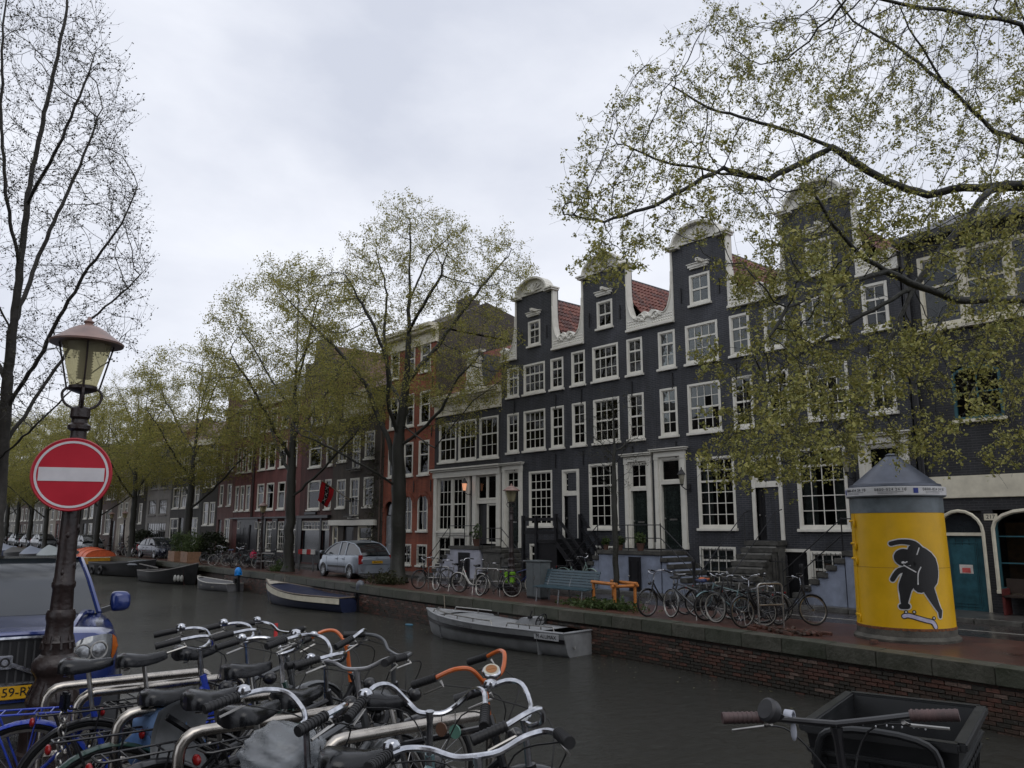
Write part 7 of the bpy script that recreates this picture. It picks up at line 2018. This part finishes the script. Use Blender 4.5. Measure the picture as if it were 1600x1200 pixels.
    for x in (wbf, wbr):
        for s in (-1, 1):
            ar = MB(); ar.lathe([(r + .015, s * (hw - .10)), (r + .07, s * (hw - .10)), (r + .075, s * (hw + .008)), (r + .02, s * (hw + .012))], 20, (x, 0, r), 'y', -.15, pi + .15)
            part('wheel_arch', ar, GREYTRIM if kind == 'suv' else col, t)
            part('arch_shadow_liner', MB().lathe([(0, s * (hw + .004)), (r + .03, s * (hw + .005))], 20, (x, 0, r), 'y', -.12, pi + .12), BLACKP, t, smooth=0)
            car_wheel(t, x, s * (hw - .065), r)
    # bumpers, sills, door lines, handles
    part('front_bumper', MB().surf([[(a + .03 - .16 * (y / hw) ** 2, y, z) for y in [hw * .95 * k / 6 for k in range(-6, 7)]] for z in (.22, .30, .46, .54)]).surf([[(a - .04 - .16 * (y / hw) ** 2, y, z) for y in [hw * .95 * k / 6 for k in range(-6, 7)]] for z in (.22, .54)]), GREYTRIM if kind != 'hatch' else col, t, smooth=40, fix=False)
    part('rear_bumper', MB().surf([[(-a - .04 + .12 * (y / hw) ** 2, y, z) for y in [hw * .97 * k / 6 for k in range(-6, 7)]] for z in (.26, .34, .52, .60)]), col, t, smooth=40, fix=False)
    for s in (-1, 1):
        part('side_moulding', MB().box(wbr + r + .12, wbf - r - .12, s * (hw + .004) - .012, s * (hw + .004) + .012, .46, .54), GREYTRIM, t, smooth=0, bev=.008)
        dl = MB()
        for x in (ws1 * .4 + ws0 * .6 - .05, ws1 + (rf - ws1) * .33, ws1 + (rf - ws1) * .7): dl.bar((x, s * (hw + .003), .28), (x, s * (hw * .985 + .004), belt - .06), .012, .006, (0, 1, 0))
        part('door_gap', dl, BLACKP, t, smooth=0)
        for x in (ws1 + (rf - ws1) * .25, ws1 + (rf - ws1) * .62): part('door_handle', MB().box(x - .09, x + .09, s * (hw + .02) - .018, s * (hw + .02) + .018, belt - .16, belt - .125), col, t, smooth=0, bev=.008)
        mz = belt + .12; my = s * (hw + .10); mh = .075 if kind != 'suv' else .105
        mr = MB().ell((0, 0, 0), 1, 1, 1, 20, 12); sgp = lambda v, e: math.copysign(abs(v) ** e, v)
        mr.v = [(ws0 - .22 + .085 * sgp(x, .6) * (1 if x < 0 else 1.1), my + .10 * sgp(y, .55), mz + mh * sgp(z, .6) * (1 - .12 * y * s)) for x, y, z in mr.v]
        mo = part('wing_mirror', mr, col, t)
        part('mirror_arm', MB().bar((ws0 - .2, s * (hw - .08), belt + .03), (ws0 - .22, s * (hw + .06), belt + .07), .08, .05), BLACKP, mo, smooth=0)
        part('mirror_glass', MB().ell((ws0 - .30, s * (hw + .10), belt + .12), .012, .085, .07, 10, 6), CARGLASS, mo)
        if rearlamps: part('tail_lamp', MB().prism([(-a - .012, P['tail'] - .30), (-a + .10, P['tail'] - .32), (-a + .13, P['tail'] + .06), (-a + .05, P['tail'] + .08)], s * hw * .97, s * hw * .76), REDL, t, smooth=0, bev=.015)
        if kind != 'suv':
            part('headlight', MB().surf([[(a - .03 - .34 * k / 5, s * hw * (.56 + .4 * k / 5) , P['nose'] - .12 + z + .05 * k / 5) for k in range(6)] for z in (0., .08, .14)]).surf([[(a - .01 - .34 * k / 5 + .03, s * hw * (.57 + .405 * k / 5), P['nose'] - .12 + z + .05 * k / 5) for k in range(6)] for z in (0., .14)]), CLEARL, t, smooth=40, fix=False)
    if plate:
        for x, s, rz in ((-a - .055, -1, -pi / 2), (a + .045, 1, pi / 2)):
            z = .72 if s < 0 else .42
            p = part('number_plate', MB().box(x - .006, x + .006, -.26, .26, z - .055, z + .055), YPLATE, t, smooth=0)
            text('plate_text', plate, .09, BLACKP, p, (x + .008 * s, 0, z), (pi / 2, 0, rz))
    return t, dict(a=a, hw=hw, ws0=ws0, belt=belt, hood=hood, **{k: P[k] for k in ('nose', 'r')})
SILVER = mat('silver_blue_car_paint', (.30, .34, .39), .3, .4, var=.03, coat=.5, rv=.02); DKBLUE = mat('dark_blue_car_paint', (.02, .026, .045), .22, .3, var=.05, coat=.6, rv=.02); GREYC = mat('grey_car_paint', (.14, .15, .16), .28, .4, var=.04, coat=.5, rv=.02); BLACKC = mat('black_car_paint', (.012, .013, .015), .2, .2, var=.1, coat=.6)
mpv, q = make_car('silver blue people carrier parked with its tail towards us beside the elm', SILVER, 4.28, 1.75, 1.62, 'mpv', plate='ZG-FV-94')
a = q['a']
part('rear_window_wiper', MB().bar((-a + .06, -.1, 1.02), (-a + .18, .35, 1.18), .015, .015), BLACKP, mpv, smooth=0)
part('tailgate_seam', MB().tube([(-a - .012, -.66, .62), (-a - .012, .66, .62)], .008, 4), BLACKP, mpv)
part('tail_emblem', MB().prism([(-.07, .84), (0, .89), (.07, .84), (.07, .86), (0, .91), (-.07, .86)], -.002, .002).xf(Matrix.Translation((-a - .01, 0, 0)) @ Matrix.Rotation(pi / 2, 4, 'Z')), CHROME, mpv, smooth=0)
mpv.location = (-32.9, 18.95, 0); mpv.rotation_euler = (0, 0, pi - .04)
fc, _ = make_car('dark blue hatchback parked behind bicycles near the planter boxes', DKBLUE, 4.2, 1.75, 1.5, 'hatch', group='cars parked far along the quay')
fc.location = (onq(254, 20.2), 20.0, 0); fc.rotation_euler = (0, 0, .1)
sm, _ = make_car('grey far estate car by the trunk right of the lamp post', GREYC, 4.4, 1.78, 1.6, 'mpv', group='cars parked far along the quay')
sm.location = (onq(141, 20), 19.8, 0); sm.rotation_euler = (0, 0, .05)
bk, _ = make_car('black far car at the left end of the row', BLACKC, 4.4, 1.8, 1.7, 'suv', group='cars parked far along the quay')
bk.location = (onq(10, 20.3), 20.2, 0); bk.rotation_euler = (0, 0, .05)
for src, xp, Y, rz, lab in ((fc, 112, 20, pi, 'dark car with a glowing red tail lamp right of the lamp post'), (sm, 70, 20.2, .05, 'grey far car just left of the lamp post'), (fc, 52, 20.3, .08, 'second dark car left of the lamp post'), (sm, 32, 20.4, .05, 'pale grey far car behind the red parcel bicycle')):
    dup(src, (onq(xp, Y), Y - .1, 0), rz, lab)
m_, nt_, b_, o_ = new_mat('glowing_tail_lamp'); b_.inputs['Base Color'].default_value = (.6, .01, .06, 1); b_.inputs['Emission Color'].default_value = (1, .03, .14, 1); b_.inputs['Emission Strength'].default_value = 2.2
tag(part('brake_lamp', MB().box(-.05, .05, -.11, .11, -.09, .09), m_, None, (onq(119, 19.2), 18.95, .9), (0, 0, 0), smooth=0, bev=.02), 'glowing red brake lamp of the far car beside the road sign post', 'lamp')

# ---- blue car on our side, nose towards us
BLUEC = mat('metallic_blue_paint', (.013, .03, .15), .2, .2, var=.06, coat=.8, rv=.03)
suv, q = make_car('dark blue four wheel drive car facing us behind the lamp post', BLUEC, 4.8, 1.9, 1.76, 'suv', group=None)
a, hw = q['a'], q['hw']
NZ = .98
gr = MB(); gp_ = [(-.44, .98), (.44, .98), (.36, .60), (-.36, .60)]
gr.tube([(a + .05, y, z) for y, z in gp_], .022, 6, closed=True)
part('grille_frame', gr, CHROME, suv)
part('grille', MB().prism(gp_, a - .05, a + .03, 'x'), BLACKP, suv, smooth=0)
gb_ = MB()
for k in range(14): gb_.box(a + .03, a + .045, -.40 + .06 * k, -.385 + .06 * k, .62, .96)
part('grille_bars', gb_, GREYTRIM, suv, smooth=0)
part('grille_strap', MB().bar((a + .062, .38, .62), (a + .062, -.38, .96), .012, .035), CHROME, suv, smooth=0)
em = part('emblem', MB().box(a + .055, a + .075, -.055, .055, .735, .845), CHROME, suv, smooth=0, bev=.006)
part('emblem_ring', MB().torus((a + .078, 0, .79), .032, .008, 'x', 18, 6), BLACKP, em)
for s in (-1, 1):
    def lensp(u, v, o=0.):
        e = sqrt(max(0., 1 - abs(2 * u - 1) ** 3.2)); zc = .80 + .05 * u; y = .50 + .43 * u
        g_ = np.interp(y, [.47, .70, .82, .93, .99], [0, 0, .06, .22, .46])
        return (a + .03 + o - g_ - .035 * (v - .5) ** 2 * 4, s * (hw * y + .004 + o), zc + (v - .5) * .27 * e)
    hl = part('headlight', MB().surf([[lensp(i / 16 * .86, j / 8) for i in range(17)] for j in range(9)]), mat('headlamp_lens', (.22, .23, .24), .05, .5, var=.5, scale=9, coat=.6, rv=.03), suv, smooth=70, fix=False)
    for u in (.24, .56):
        c = lensp(u, .52); nn_ = Vector((1, s * (.1 + .9 * u * u), 0)).normalized(); Q_ = Matrix.Translation(Vector(c) + nn_ * .004) @ nn_.to_track_quat('X', 'Z').to_matrix().to_4x4()
        part('reflector', MB().ell((0, 0, 0), .006, .068, .068, 16, 8).xf(Q_), mat('lamp_reflector', (.30, .31, .32), .12, .8, var=.5, scale=30), hl); part('bulb_rim', MB().torus((.004, 0, 0), .072, .008, 'x', 20, 6).xf(Q_), STEEL, hl)
    part('indicator', MB().surf([[lensp(.85 + .15 * i / 4, j / 8, .003) for i in range(5)] for j in range(9)]).surf([[lensp(.12 + .8 * i / 8, -.02 + .1 * j, .004) for i in range(9)] for j in range(2)]), AMBER, suv, smooth=70, fix=False)
    part('bonnet_crease', MB().tube(smooth_path([(q['ws0'] + .02, s * hw * .80, 1.125), (a - 1.0, s * hw * .70, 1.135), (a - .5, s * hw * .60, 1.09), (a - .14, s * hw * .5, .98)]), .028, 6), BLUEC, suv)
    part('wiper', MB().bar((q['ws0'] - .06, s * .55 - .25, 1.16), (q['ws0'] - .12, s * .55 + .3, 1.2), .02, .015), BLACKP, suv, smooth=0)
    part('roof_rail', MB().tube([(.35, s * hw * .68, 1.76), (-1.9, s * hw * .66, 1.76)], .02, 6), BLACKP, suv)
part('bonnet_lip', MB().tube(smooth_path([(a - .06, -hw * .5, .99), (a + .03, -.3, 1.005), (a + .045, 0, 1.01), (a + .03, .3, 1.005), (a - .06, hw * .5, .99)]), .026, 8), BLUEC, suv)
part('bumper_lip', MB().surf([[(a + .05 - .18 * (y / hw) ** 2, y, z) for y in [hw * .98 * k / 8 for k in range(-8, 9)]] for z in (.46, .52, .60)]), BLUEC, suv, smooth=40, fix=False)
pt = part('number_plate', MB().box(a + .055, a + .07, -.26, .26, .49, .60), YPLATE, suv, smooth=0, bev=.004)
text('plate_text', '59-RV', .098, BLACKP, pt, (a + .072, .12, .545), (pi / 2, 0, pi / 2))
part('parking_card', MB().box(q['ws0'] - .36, q['ws0'] - .35, .52, .62, 1.2, 1.26), mat('paper_white', (.5, .5, .45), .7), suv, smooth=0)
head = radians(-8)
suv.location = Vector((-8.1, 1.38, 0)) - Vector((cos(head), sin(head), 0)) * a + Vector((0, 0, .11))
suv.rotation_euler = (0, -radians(3.4), head)
# ------------------------------------------------------------------ our side: lamp post with sign, racks, bicycles
NG = .42
lx, ly = -7.42, 1.62
near = copytree(LP)
near.location = (lx, ly, gz(lx) + .06); near.rotation_euler = (0, 0, .6)
del near['group']
tag(near, 'weathered cast iron street lamp carrying the no entry sign', 'street lamp')
# no entry sign, strapped to the post
sg = thing('no_entry_sign', 'round red no entry sign with a white bar on the lamp post', 'road sign', (lx, ly, 2.585), 0)
face = atan2(-ly, -lx) + radians(-9)
sg.rotation_euler = (0, 0, face + pi / 2)       # local -y looks at us
def disc(r, y0, y1): return MB().lathe([(0, y0), (r, y0), (r, y1), (0, y1)], 64, axis='y')
R_ = .29
part('sign_plate', disc(R_, -.128, -.118), mat('sign_back_grey', (.2, .2, .21), .5, .4), sg)
part('sign_rim', MB().torus((0, -.124, 0), R_, .010, 'y', 64, 8), mat('sign_red_edge', (.38, .008, .022), .4), sg)
part('red_face', disc(R_ - .004, -.1315, -.129), mat('sign_red', (.42, .008, .024), .45, var=.1, scale=3), sg)
part('white_ring', MB().lathe([(R_ - .036, -.1335), (R_ - .018, -.1335), (R_ - .018, -.132), (R_ - .036, -.132), (R_ - .036, -.1335)], 64, axis='y'), mat('sign_white', (.58, .56, .58), .45, var=.08), sg)
part('white_bar', MB().box(-.24, .24, -.1345, -.132, -.055, .055), mat('sign_white', (.58, .56, .58), .45), sg, smooth=0)
for z in (-.12, .12): part('clamp', MB().torus((0, 0, z), .092, .010, 'z', 24, 6).box(-.05, .05, -.12, -.085, z - .015, z + .015), GALV, sg)
RACKM = mat('wet_steel_tube', (.42, .39, .35), .27, 1., var=.25, scale=10)
NR = 'steel hoops of the near bicycle rack'
for i, (x, yc, L, lab) in enumerate([(-5.75, 1.72, 1.0, 'steel rack hoop nearest the lamp post'), (-5.2, 1.74, .95, 'second steel rack hoop from the lamp post with a chain lock'), (-4.45, 1.75, .95, 'steel rack hoop behind the light blue bag'), (-3.85, 1.85, .95, 'steel rack hoop under the clear plastic cover'), (-3.3, 2.25, .9, 'steel rack hoop between the crowded handlebars')]):
    hoop(lab, x, yc, NG if x > -5 else gz(x), pi / 2 - .05, L, .82, .027, NR, RACKM)
NB = 'bicycles parked along our side of the canal'
def at_bars(t, X, Y, yaw_off, lean=0., z=NG, l=.32):
    """put the steering head top above (X, Y); yaw_off turns left from pointing at the canal"""
    a = pi / 2 + radians(yaw_off); u = Vector((cos(a), sin(a), 0)); p = Vector((X, Y, z)) - u * l
    return put_bike(t, p.x, p.y, z, a, lean)
OR = BK['orange']
near_bikes = []
def nbk(px_, py_, yaw, lab, lean=0., h=1.06, **k):
    d = px(px_, py_, 1) - Vector((0, 0, EYE)); q = (NG + h - EYE) / d.z; P = Vector((0, 0, EYE)) + d * q
    t = make_bike(lab, group=NB, **k); at_bars(t, P.x, P.y, yaw, lean); near_bikes.append(t); return t
nbk(316, 1004, -22, 'bright blue bicycle with a blue rack nearest the lamp post', .03, frame='brightblue', kind='oma', bar='oma', steer=.1, saddle_h=.99, gripm=RUBBER)
nbk(390, 996, -6, 'black bicycle with chrome swept back bars behind the blue one', -.04, frame='black', kind='oma', bar='oma', steer=-.12, saddle_h=1.0)
nbk(442, 982, 4, 'grey bicycle with round bell and a red tag on its bar', .05, frame='grey', kind='men', bar='flat', steer=.15, saddle_h=1.0)
nbk(552, 1004, -4, 'black bicycle with one orange taped bar half behind the crowd', -.06, frame='black', kind='oma', bar='wide', steer=.12, half_m=OR, halfbar=1, saddle_h=.98)
nbk(502, 1022, 2, 'black city bicycle with thick black grips and chrome bend', .06, frame='black', kind='men', bar='oma', steer=-.2, saddle_h=.95)
nbk(570, 1040, 12, 'dark grey bicycle with flat silver bars', -.04, frame='grey', kind='men', bar='flat', steer=.2, barm=BK['silver'], saddle_h=.96)
nbk(654, 1100, 36, 'teal framed bicycle with very wide chrome bars and a plastic wrapped saddle', .05, frame='teal', kind='men', bar='wide', steer=.1, saddle_h=.93)
nbk(820, 1112, -22, 'bicycle with rust red stem and tall chrome bars at the water side', .02, frame='black', kind='oma', bar='wide', steer=-.15, stemm=BK['red'], saddle_h=.97)
nbk(776, 1062, -74, 'orange barred bicycle standing across behind the chrome bars', .09, frame='black', kind='men', bar='wide', barm=OR, steer=.1, saddle_h=.90, bell=False, h=1.02)
nbk(790, 1160, 34, 'front black bicycle with silver stem and ribbed grips', -.08, frame='black', kind='men', bar='flat', steer=.2, stemm=BK['silver'], saddle_h=.93, h=1.08)
nbk(470, 1150, 8, 'low black bicycle whose saddle is wrapped in clear plastic', .04, frame='black', kind='oma', bar='oma', steer=.1, saddle_h=.86, h=.98)
nbk(606, 1030, 8, 'dark bicycle with black bars pushed between the others', .05, frame='black', kind='oma', bar='flat', steer=-.25, barm=BK['grey'], saddle_h=.92, bell=False, h=1.0)
nbk(446, 1032, -3, 'worn dark green bicycle in the thick of the crowd', -.05, frame='green', kind='oma', bar='oma', steer=.2, saddle_h=.9, h=1.0)
# crate bicycle on the right
cb = make_bike('black carrier bicycle with a big front crate and worn pink grips', 'black', 'men', 'straight', steer=.32, group=NB, barm=BK['black'], bell=False, lamp=False, gripm=mat('worn_pink_grip', (.075, .045, .043), .6, var=.6, scale=14, dirt=(.03, .028, .028)), saddle_h=.9)
cb.scale = (1.0, 1.15, 1.04)
at_bars(cb, -1.42, 2.67, 15, 0.0, NG)
CR = mat('black_crate_plastic', (.010, .011, .012), .38, var=.3, scale=9)
def crate():
    t = thing('carrier_crate', 'large black plastic crate mounted in front of the carrier bicycle bars', 'crate', (0, 0, 0))
    w0, w1, d0, d1, h = .42, .50, .60, .70, .36
    def tap(x, y, z): k = z / h; return (x * (w0 + (w1 - w0) * k) / 2, y * (d0 + (d1 - d0) * k) / 2, z)
    for nme, (xa, ya, xb, yb) in (('end_wall', (-1, -1, 1, -1)), ('side_wall', (1, -1, 1, 1)), ('end_wall', (1, 1, -1, 1)), ('side_wall', (-1, 1, -1, -1))):
        m = MB(); 
        i = .94
        m.add([tap(xa, ya, 0), tap(xb, yb, 0), tap(xb, yb, h), tap(xa, ya, h), tap(xa * i, ya * i, 0), tap(xb * i, yb * i, 0), tap(xb * i, yb * i, h), tap(xa * i, ya * i, h)], [(0, 1, 2, 3), (7, 6, 5, 4), (0, 4, 5, 1), (3, 2, 6, 7), (0, 3, 7, 4), (1, 5, 6, 2)])
        part(nme, m, CR, t, smooth=0)
    for z, e in ((h - .005, .022), (h - .085, .012), (h - .13, .010), (h * .3, .010)):
        r = MB(); c = [tap(s[0] * 1.015, s[1] * 1.015, z) for s in ((-1, -1), (1, -1), (1, 1), (-1, 1))]
        for a_, b_ in zip(c, c[1:] + c[:1]): r.bar(a_, b_, e * 2, e * 1.4)
        part('rim' if z > h - .01 else 'rib', r, CR, t, smooth=0, bev=.006)
    rb = MB()
    for sgn in (-1, 1):
        for i in range(9):
            u = -.8 + .2 * i
            a_, b_ = tap(sgn * 1.01, u, .03), tap(sgn * 1.01, u, h - .1); rb.bar(a_, b_, .012, .014, (0, 1, 0))
            a_, b_ = tap(u, sgn * 1.01, .03), tap(u, sgn * 1.01, h - .1); rb.bar(a_, b_, .012, .014, (1, 0, 0))
    part('wall_ribs', rb, CR, t, smooth=0)
    part('floor', MB().box(-w0 / 2 * .94, w0 / 2 * .94, -d0 / 2 * .94, d0 / 2 * .94, .01, .03), CR, t, smooth=0)
    part('hand_hole', MB().ell((.245, .0, h - .20), .012, .07, .03, 12, 6), BLACKP, t)
    part('carrier_frame', MB().tube(smooth_path([(-.2, -.42, .0), (-.2, -.40, .28), (-.13, -.40, .37), (.13, -.40, .37), (.2, -.40, .28), (.2, -.42, .0)]), .013, 8).tube([(-.2, -.4, -.02), (-.2, .3, -.02)], .012, 6).tube([(.2, -.4, -.02), (.2, .3, -.02)], .012, 6), CR, t)
    return t
ck = crate(); ck.location = (-1.50, 3.27, NG + .655); ck.rotation_euler = (0, 0, radians(14))
gb2 = thing('bar_clip', 'small pale plastic light clip hanging on the carrier bicycle bar', 'light clip', (-1.56, 2.60, NG + 1.10), .2)
part('clip', MB().lathe([(.017, -.014), (.023, -.014), (.023, .014), (.017, .014), (.017, -.014)], 16, axis='x'), mat('pale_clip', (.42, .44, .50), .4), gb2)
part('clip_tail', MB().ell((.012, 0, -.045), .011, .008, .032, 8, 6), mat('pale_clip', (.42, .44, .5), .4), gb2)
# rain drops under the carrier bar
dr = MB(); g = np.random.default_rng(3)
for k in range(26):
    u = -.3 + .6 * k / 25 + g.normal(0, .008); dr.ell((u, 0, g.normal(-.002, .002)), .0028, .0028, .0042, 6, 5)
do = part('rain_drops', dr, mat('water_drop', (.55, .56, .58), .05, spec=1.), None); do.location = (-1.46, 2.67, NG + 1.09); do.rotation_euler = (0, 0, radians(33)); do['kind'] = 'stuff'; tag(do, 'row of rain drops hanging under the carrier bicycle bar', 'rain drops')
# bags, covers, locks, tags
def crumple(c, rx_, ry_, rz_, seed, amp=.12, n=26, m=16):
    g = np.random.default_rng(seed); ph = g.uniform(0, 6, 12); b = MB().ell((0, 0, 0), 1, 1, 1, n, m); out = []
    for x, y, z in b.v:
        k = 1 + amp * (sin(3 * x + ph[0] + 2 * z) * sin(4 * y + ph[1]) + .6 * sin(7 * x + 5 * z + ph[2]) * sin(6 * y + ph[3]) + .4 * sin(13 * z + 9 * y + ph[4]))
        out.append((c[0] + x * rx_ * k, c[1] + y * ry_ * k, c[2] + z * rz_ * k))
    b.v = out; return b
pm_, ntp, bp_, op_ = new_mat('clear_plastic'); bp_.inputs['Base Color'].default_value = (.42, .44, .46, 1); bp_.inputs['Roughness'].default_value = .1
tp_ = ntp.nodes.new('ShaderNodeBsdfTransparent'); tp_.inputs[0].default_value = (.8, .82, .84, 1); mp_ = ntp.nodes.new('ShaderNodeMixShader'); mp_.inputs[0].default_value = .42
nz = ntp.nodes.new('ShaderNodeTexNoise'); nz.inputs['Scale'].default_value = 9; nz.inputs['Distortion'].default_value = 1.5; bmp = ntp.nodes.new('ShaderNodeBump'); bmp.inputs['Strength'].default_value = .4; bmp.inputs['Distance'].default_value = .01
ntp.links.new(nz.outputs[0], bmp.inputs['Height']); ntp.links.new(bmp.outputs[0], bp_.inputs['Normal']); ntp.links.new(tp_.outputs[0], mp_.inputs[1]); ntp.links.new(bp_.outputs[0], mp_.inputs[2]); ntp.links.new(mp_.outputs[0], op_.inputs[0])
def gpt(x, y, h):
    d = px(x, y, 1) - Vector((0, 0, EYE)); return Vector((0, 0, EYE)) + d * ((NG + h - EYE) / d.z)
p = gpt(442, 1172, .90)
o = tag(part('plastic_cover', crumple((0, 0, 0), .16, .15, .10, 4, .11, 40, 26), pm_, None, tuple(p), smooth=60), 'crumpled clear plastic cover over a saddle in the foreground', 'plastic cover')
LB = mat('light_blue_tarp', (.085, .17, .36), .4, var=.25, scale=5, bump=.3, bscale=12)
p = gpt(262, 1165, .62)
o = tag(part('blue_bag', crumple((0, 0, 0), .27, .12, .17, 8, .12), LB, None, tuple(p), (0, 0, .3), smooth=60), 'light blue plastic shopping bag wedged between the near bicycles', 'bag')
part('bag_flap', crumple((.05, -.1, .13), .2, .03, .08, 9, .2, 16, 8), mat('pale_blue_tarp', (.16, .26, .46), .4), o, smooth=60)
p = gpt(286, 1160, .70)
o = thing('child_seat', 'grey padded child seat shell behind the front saddles', 'child seat', tuple(p), .2)
part('shell', MB().surf([[(-.02 + .05 * cos(j * .6), -.13 + .26 * i / 8, -.24 + .44 * j / 8 - .02 * (i - 4) ** 2 * .12) for i in range(9)] for j in range(9)]).surf([[(.02 + .05 * cos(j * .6), -.13 + .26 * i / 8, -.24 + .44 * j / 8 - .02 * (i - 4) ** 2 * .12) for i in range(9)] for j in range(9)]), mat('grey_seat_pad', (.20, .21, .22), .6, var=.3), o, smooth=60, fix=False)
part('side_strap', MB().tube([(.06, -.13, .15), (.1, 0, .05), (.06, .13, -.1)], .018, 6), SADDLE, o)
p = gpt(102, 1090, .82)
o = thing('chain_lock', 'steel chain with dark padlock hanging on the second rack hoop', 'chain lock', tuple(p), .3)
part('lock_body', MB().box(-.03, .03, -.02, .02, -.07, .03), SADDLE, o, smooth=0, bev=.012)
for k in range(9): part('link', MB().torus((0, 0, 0), .022, .0055, 'y' if k % 2 else 'x', 12, 5).xf(Matrix.Translation((0, 0, -.095 - .036 * k)) @ Matrix.Scale(1.25, 4, (0, 0, 1))), STEEL, o)
p = gpt(690, 1128, .93)
o = thing('key_fobs', 'two round bottle opener charms dangling from the chrome bar', 'charms', tuple(p), .3)
for k, c in enumerate(((.10, .05, .03), (.10, .22, .17))):
    part('charm', MB().lathe([(0, -.004), (.028, -.004), (.028, .004), (0, .004)], 16, (0.0 + .07 * k, 0, -.03), 'y'), mat('charm_%d' % k, c, .3), o)
    part('string', MB().tube([(.07 * k, 0, 0), (.07 * k, 0, .05)], .002, 4), STEEL, o)
p = gpt(431, 985, 1.0)
tag(part('red_tag', MB().box(-.006, .006, -.012, .012, -.05, .05), mat('red_ribbon', (.5, .03, .03), .6), None, tuple(p), smooth=0), 'little red ribbon tied on a chrome handlebar', 'ribbon')
p = gpt(768, 1050, 1.12)
o = thing('compass_bell', 'large chrome bell with a pale printed face on the chrome bars', 'bell', tuple(p), 0); o.rotation_euler = (.5, .25, .4)
part('bell_dome', MB().lathe([(.03, -.02), (.042, -.005), (.042, .006), (.036, .014), (.034, .0145)], 24), CHROME, o); part('bell_face', MB().lathe([(0, .016), (.034, .016), (.034, .013), (0, .013)], 24), mat('bell_face', (.5, .47, .38), .4), o)
part('bell_print', MB().bar((-.014, -.01, .018), (.012, .014, .018), .008, .002).lathe([(.022, .0165), (.025, .018), (.022, .018)], 20), mat('bell_print', (.30, .12, .03), .5), o, smooth=0)
p = gpt(1176, 1078, 1.14)
o = thing('bar_bell', 'big black round bell on the carrier bicycle bar', 'bell', (-1.59, 2.525, NG + 1.125), 0); o.rotation_euler = (1.1, .3, -.4)
part('bell_dome', MB().lathe([(.036, -.02), (.04, -.01), (.04, .012), (.032, .02), (0, .021)], 24), mat('dull_black_bell', (.03, .03, .033), .5, var=.4), o); part('bell_clamp', MB().box(-.02, .02, -.012, .012, -.05, -.02), RUBBER, o, smooth=0)

# the tree over the parked blue car: seen only as its reflection in the windscreen and bonnet
dup(T3, (-11.2, -4.6, 0), 2.4, 'elm standing over the blue car and mirrored in its windscreen', 'elms on our side', .85)
